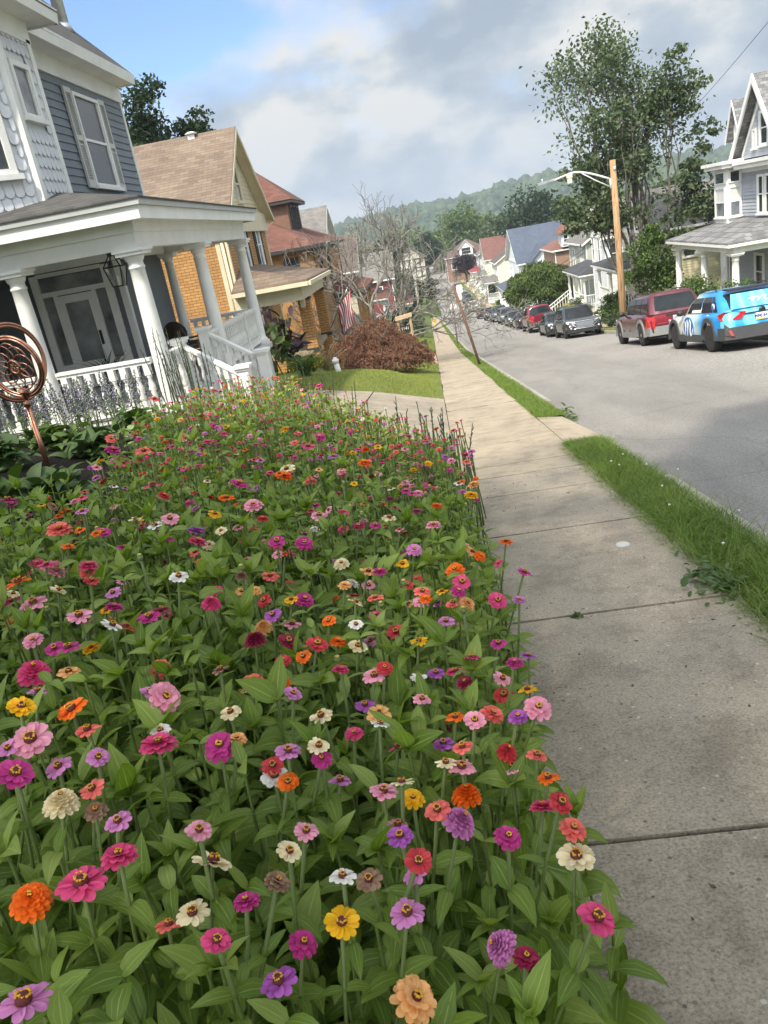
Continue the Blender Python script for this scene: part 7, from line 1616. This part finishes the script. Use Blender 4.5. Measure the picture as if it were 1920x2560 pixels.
def stalks(n, xr, yr, hr, lab):
    for i in range(n):
        x, y = r8.uniform(*xr), r8.uniform(*yr); z = G(x, y); h = r8.uniform(*hr); a = r8.gauss(0, .09); m = MB()
        m.tube([(x, y, z), (x + a * .5, y, z + h * .5), (x + a, y + r8.gauss(0, .05), z + h)], [.009, .008, .004], 5, caps=False)
        for k in range(9): f = .35 + .65 * k / 9; an = r8.random() * 6.28; q = Vector((x + a * f, y, z + h * f)); m.tube([q, q + Vector((math.cos(an) * .02, math.sin(an) * .02, .035))], [.005, .003], 4)
        tag(m.build('flower_stalk', STALKM), lab, 'stalk', 'spent upright flower stalks around the bed')
stalks(26, (-4.05, -3.3), (10.6, 12.0), (1.05, 1.5), 'dark spent flower stalk standing in front of the white corner column'); stalks(26, (-1.0, .0), (7.6, 9.6), (.5, .9), 'dark spent flower stalk at the far end of the bed before the path'); stalks(10, (-2.0, -1.1), (9.5, 11.5), (.8, 1.1), 'dark spent flower stalk between the far zinnias and the mown bank'); stalks(6, (.0, .12), (6.2, 8), (.5, .8), 'dark spent flower stalk at the sidewalk edge of the far bed')

# ------------------------------------------------------------ grass
GRASS = leafm('grass_blades', [(.075, .135, .016), (.11, .18, .024), (.15, .22, .038), (.19, .24, .062)], .5, .25, 1.5, spec=.3)
GRASS2 = leafm('lawn_blades', [(.18, .225, .045), (.235, .28, .065), (.28, .30, .09)], .6, .2, .8, spec=.2)
m = MB()
def strip(n, x0, x1, y0, y1, h, w, ln, mi=0, over=0):
    x = RNG.uniform(x0, x1, n); y = RNG.uniform(y0, y1, n); k = np.array([S(v) for v in y]); P = np.stack([x, y, k - .03], 1)
    blades(m, P, RNG.uniform(*h, n) * .78, w, RNG.uniform(*ln, n), 3 if w > .004 else 2, mi)
strip(26000, 1.36, 1.86, .8, 9.15, (.07, .19), .0045, (.4, 1.3)); strip(2600, 1.30, 1.44, .8, 8.9, (.08, .17), .005, (.9, 1.7)); strip(900, 1.36, 1.9, .8, 5.5, (.16, .30), .006, (.5, 1.3))
strip(3000, 1.38, 1.80, 8.6, 9.2, (.07, .16), .005, (.5, 1.3))
strip(16000, 1.38, 1.84, 11.95, 20, (.05, .12), .006, (.4, 1.2)); strip(14000, 1.38, 1.84, 20, 45, (.05, .11), .010, (.4, 1.2)); strip(7000, 1.40, 1.82, 45, 110, (.05, .10), .02, (.4, 1.0))
tag(m.build('verge_grass', GRASS), 'long green grass of the verge strip between sidewalk and kerb', 'grass', kind='stuff')
m = MB(); n = 46000; y = RNG.uniform(17.3, 27, n); x = -RNG.uniform(0.02, 1, n) ** 1.0 * 3.7; P = np.array([(a, b, G(a, b)) for a, b in zip(x, y)]); blades(m, P, RNG.uniform(.03, .085, n), .007, RNG.uniform(.4, 1.3, n), 2)
n = 9000; y = RNG.uniform(27, 70, n); x = -RNG.uniform(0.02, 1.6, n); P = np.array([(a, b, G(a, b)) for a, b in zip(x, y)]); blades(m, P, RNG.uniform(.05, .11, n), .016, RNG.uniform(.4, 1.3, n), 2)
n = 3000; y = RNG.uniform(7.2, 10.6, n); x = -RNG.uniform(-0.05, .8, n); P = np.array([(a, b, G(a, b)) for a, b in zip(x, y)]); blades(m, P, RNG.uniform(.06, .15, n), .007, RNG.uniform(.4, 1.3, n), 2)
tag(m.build('lawn_grass', GRASS2), 'short sunlit grass of the mown bank', 'grass', kind='stuff')
m = MB(); n = 26000; y = RNG.uniform(36, 130, n); x = RNG.uniform(8.8, 15, n); k = (x < 9.55) | (x > 10.75); P = np.array([(a, b, G(a, b)) for a, b in zip(x[k], y[k])]); blades(m, P, RNG.uniform(.05, .11, len(P)), .02, RNG.uniform(.4, 1.2, len(P)), 2)
tag(m.build('front_lawn_grass', GRASS2), 'grass of the front lawns along the right side', 'grass', kind='stuff')
# clover heads and little yellow flowers in the verge
CLOV = plain('clover_white', (.62, .60, .52), .8, .15, 50)
for i in range(12):
    x, y = r8.uniform(1.45, 1.88), r8.uniform(3.2, 7.4); z = S(y) + r8.uniform(.10, .15); m = MB(); m.lathe((x, y, z), [(.003, -.008), (.008, -.004), (.009, .002), (.005, .007)], 7, 0); m.tube([(x, y, z - .01), (x, y, z - .12)], .0015, 3, 1)
    tag(m.build('clover_flower', [CLOV, ZSTEM]), 'small white clover head in the grass verge', 'flower', 'white clover heads in the verge')
# weed tuft spreading on the slab and debris on the pavement
t = thing('weed_tuft', 'flat dark green weed tuft spreading over the sidewalk slab edge', 'weed', (1.30, 3.95, S(3.95))); m = MB(); n = 130
B = np.stack([1.33 + RNG.normal(0, .07, n), 3.92 + RNG.normal(0, .13, n), np.full(n, S(3.92) + .015) + RNG.uniform(0, .04, n)], 1); zleaves(m, B, RNG.uniform(0, 6.28, n), RNG.uniform(-.1, .7, n), RNG.uniform(.04, .09, n), .8, .4); m.build('leaves', HOSTA, t)
t = thing('weed_tuft', 'small sprig growing in the nearest open sidewalk joint', 'weed', (.54, 3.77, S(3.77))); m = MB(); n = 16; B = np.stack([.55 + RNG.normal(0, .02, n), 3.76 + RNG.normal(0, .01, n), np.full(n, S(3.76) + .005)], 1); zleaves(m, B, RNG.uniform(0, 6.28, n), RNG.uniform(.1, .9, n), .035, .6, .4); m.build('leaves', LEAF_C, t)
t = thing('weed_tuft', 'leafy weed at the kerb end of the driveway apron', 'weed', (1.88, 12.6, S(12.6))); m = MB(); n = 60; B = np.stack([1.95 + RNG.normal(0, .06, n), 12.3 + RNG.normal(0, .25, n), np.full(n, S(12.3) - .08)], 1); zleaves(m, B, RNG.uniform(0, 6.28, n), RNG.uniform(.2, 1.1, n), .11, .7, .3); m.build('leaves', LEAF_C, t)
m = MB(); m.lathe((1.06, 4.9, S(4.9)), [(.05, .002), (.045, .006), (.01, .007)], 14); tag(m.build('white_spot', plain('white_splash', (.46, .45, .42), .8)), 'round white splash on the sidewalk slab', 'stain')
m = MB()
for i in range(70): x, y = r8.uniform(.2, 1.35), r8.uniform(.9, 8); a = r8.random() * 6; l = r8.uniform(.004, .014); m.slab([(x + math.cos(a + q) * l * (1, .5)[k % 2], y + math.sin(a + q) * l * (1, .5)[k % 2], S(y) + .002) for k, q in enumerate((0, 1.57, 3.14, 4.71))], (0, 0, .002))
tag(m.build('sidewalk_debris', plain('dry_debris', (.09, .065, .045), .9, .4, 30)), 'tiny dry bits scattered on the sidewalk slabs', 'debris', kind='stuff')

# ------------------------------------------------------------ trees out of frame behind the viewpoint that shade the near pavement
SHADE = leafm('shade_tree_foliage', [(.020, .045, .014), (.035, .07, .02), (.055, .10, .03)], trans=.2)
random.seed(77)
for nm, tx, ty, cs in (('broad leafy tree behind the viewpoint shading the flower bed', -2.9, -6.5, ((-3.0, -4.0, 9.3, 4.0, 5.3, 3.3), (-7.0, -3.2, 9.0, 3.4, 4.6, 3.0))), ('broad leafy tree behind the viewpoint shading the road', 1.6, -7.0, ((.5, -1.4, 9.8, 2.4, 3.7, 2.6), (4.2, -2.6, 9.8, 3.2, 4.6, 3.0)))):
    z = G(tx, ty); t = thing('shade_tree', nm, 'tree', (tx, ty, z)); m = MB(); tr = MB(); tr.tube([(tx, ty, z - .3), (tx, ty, z + 4), (tx + .2, ty + 1, z + 7)], [.35, .28, .2], 10)
    for (a, b, c, p, q, r_) in cs:
        leafquads(m, shell_points(2000 if a < 0 else 4200, (a, b, c), (p, q, r_), .2), .42); 
        for k in range(7): an = k * .9; tr.tube([(tx + .1, ty + .5, z + 5), (a + math.cos(an) * p * .4, b + math.sin(an) * q * .4, c - .5), (a + math.cos(an) * p * .8, b + math.sin(an) * q * .8, c + .3)], [.14, .08, .03], 6)
    m.build('crown', SHADE, t); tr.build('trunk', BARK, t)

# ------------------------------------------------------------ woods beyond the street and the far hill
def onY(vx, vy, Y):
    d = ray(vx * K, vy * K); k = Y / d.y; return d.x * k, CAMH + d.z * k
rg = [onY(a, b, 1100) for a, b in ((560, 520), (640, 500), (700, 482), (760, 468), (830, 452), (880, 436), (930, 426), (960, 418), (1000, 413), (1030, 402), (1080, 386), (1130, 378), (1180, 368), (1260, 352), (1400, 330), (1560, 318), (1750, 310))]
rgx = [a for a, b in rg]; rgz = [b - 17 for a, b in rg]
def hillz(x, y):
    top = float(np.interp(x, rgx, rgz)); f = max(0, min(1, (y - 640) / 460)); f = f * f * (3 - 2 * f); b = max(0, (y - 1100) / 200)
    return -31 + (top + 31) * f * (1 - .3 * b) + 3 * math.sin(x * .03 + y * .02) * f
HILLG = groundm('wooded_hill_floor', [(.02, .04, .012), (.03, .055, .016), (.045, .07, .022)], .02, .3, bmp=.2)
xs = list(range(-780, 1140, 30)); ysx = list(range(600, 1300, 25))
sheet('hill', xs, ysx, lambda x, y: hillz(x, y) - 1, HILLG)
ICO = None
def blob_template():
    import bmesh
    b = bmesh.new(); bmesh.ops.create_icosphere(b, subdivisions=2, radius=1); V = np.array([v.co[:] for v in b.verts]); F = np.array([[v.index for v in f.verts] for f in b.faces]); b.free(); return V, F
BV, BF = blob_template()
m = MB(); rr = np.random.default_rng(5)
for i in range(4600):
    x = rr.uniform(-420, 900); y = 660 + 470 * rr.random() ** .75; z = hillz(x, y); R_ = rr.uniform(4.5, 8.5) * (1.35 if rr.random() < .08 else 1)
    q = BV * (1 + .22 * np.sin(BV[:, [1, 2, 0]] * rr.uniform(3, 6) + rr.uniform(0, 6)) + rr.normal(0, .09, BV.shape)); m.arr(q * [R_, R_, R_ * 1.05] + [x, y, z + R_ * .5], BF, 0, True)
tag(m.build('hill_forest', leafm('hill_forest_canopy', [(.014, .034, .014), (.022, .046, .018), (.034, .060, .022), (.048, .076, .028)], trans=0, nscale=.02)), 'tree covered hillside on the skyline', 'forest', kind='stuff')
m = MB()
for i in range(210):
    y = rr.uniform(262, 470); a_ = rr.uniform(-.16, .30); x = a_ * y
    if abs(x - 5) < 14 and y < 300: continue
    H = rr.uniform(11, 19) * (1 if a_ > -.02 else .8); Rr = H * rr.uniform(.30, .42); z = S(y)
    for k in range(int(rr.integers(5, 9))):
        c = (x + rr.normal(0, Rr * .5), y + rr.normal(0, Rr * .5), z + H * rr.uniform(.5, .95)); k2 = Rr * rr.uniform(.4, .65); leafquads(m, shell_points(62, c, (k2, k2, k2 * .85), .4), 1.5, 0)
    m.tube([(x, y, z - .5), (x, y, z + H * .8)], [.5, .15], 5, 1)
tag(m.build('woodland', [LEAF_F, BARK]), 'green wood beyond the end of the street', 'woods', kind='stuff')
def crown_tree(label, x, y, H, R, mm, leaf=.6, n=46, per=80, name='tall_tree', grp=None):
    z = G(x, y) if y < 260 else S(y); t = thing(name, label, 'tree', (x, y, z), grp); m = MB(); lumpy_crown(m, (x, y, z + H * .62), (R, R, H * .40), n, per, leaf, .40); m.build('crown', mm, t)
    m = MB(); m.tube([(x, y, z - .4), (x, y, z + H * .75)], [R * .07, R * .02], 8); m.build('trunk', BARK, t)
crown_tree('big dark round topped tree rising behind the slate blue roof', 25, 172, 18, 9.0, LEAF_B, .8, 70, 110)
crown_tree('dark tree behind the cream houses of the right row', 21, 205, 16, 6.5, LEAF_A, .8)
crown_tree('bright green tree beyond the far brick house', 14, 262, 21, 8, LEAF_F, 1.0)
crown_tree('dark green tree left of the far brick house', 1.5, 238, 14, 5, LEAF_B, .8)
crown_tree('dark tree behind the half-timbered house', -9, 215, 14, 6.5, LEAF_B, .8)
for (a, b, h_, r_), lb in zip(crown_bits, ('dark leafy tree hiding the front of the maroon house', 'dark bushy tree in front of the half-timbered house', 'tallest of the dark trees left of the half-timbered house', 'small dark tree on the corner of the side street')): crown_tree(lb, a, b, h_, r_, LEAF_B, .4, 26, 80)
crown_tree('leafy tree behind the maroon house', -14, 128, 9.5, 4.5, LEAF_A, .5)
crown_tree('dark tree beside the side street on the left', -9.5, 140, 9, 4, LEAF_B, .5)
crown_tree('tree behind the white houses near the utility light pole', 23, 76, 10.5, 4, LEAF_A, .4)
crown_tree('dark tree in the gap left of the near grey porch', 18, 52, 8.5, 2.6, LEAF_B, .26, 40, 90)

# ------------------------------------------------------------ summer haze in the valley air
hm = bpy.data.materials.new('summer_haze'); hm.use_nodes = True; nt = hm.node_tree; nt.nodes.clear()
pv = nt.nodes.new('ShaderNodeVolumePrincipled'); pv.inputs['Color'].default_value = (.80, .89, 1.0, 1); pv.inputs['Density'].default_value = .00036; pv.inputs['Anisotropy'].default_value = .2
ou = nt.nodes.new('ShaderNodeOutputMaterial'); LK(nt, pv.outputs[0], ou.inputs['Volume'])
m = MB(); m.box(-810, 1160, -62, 1310, -36, 75); tag(m.build('haze', hm), kind='stuff')
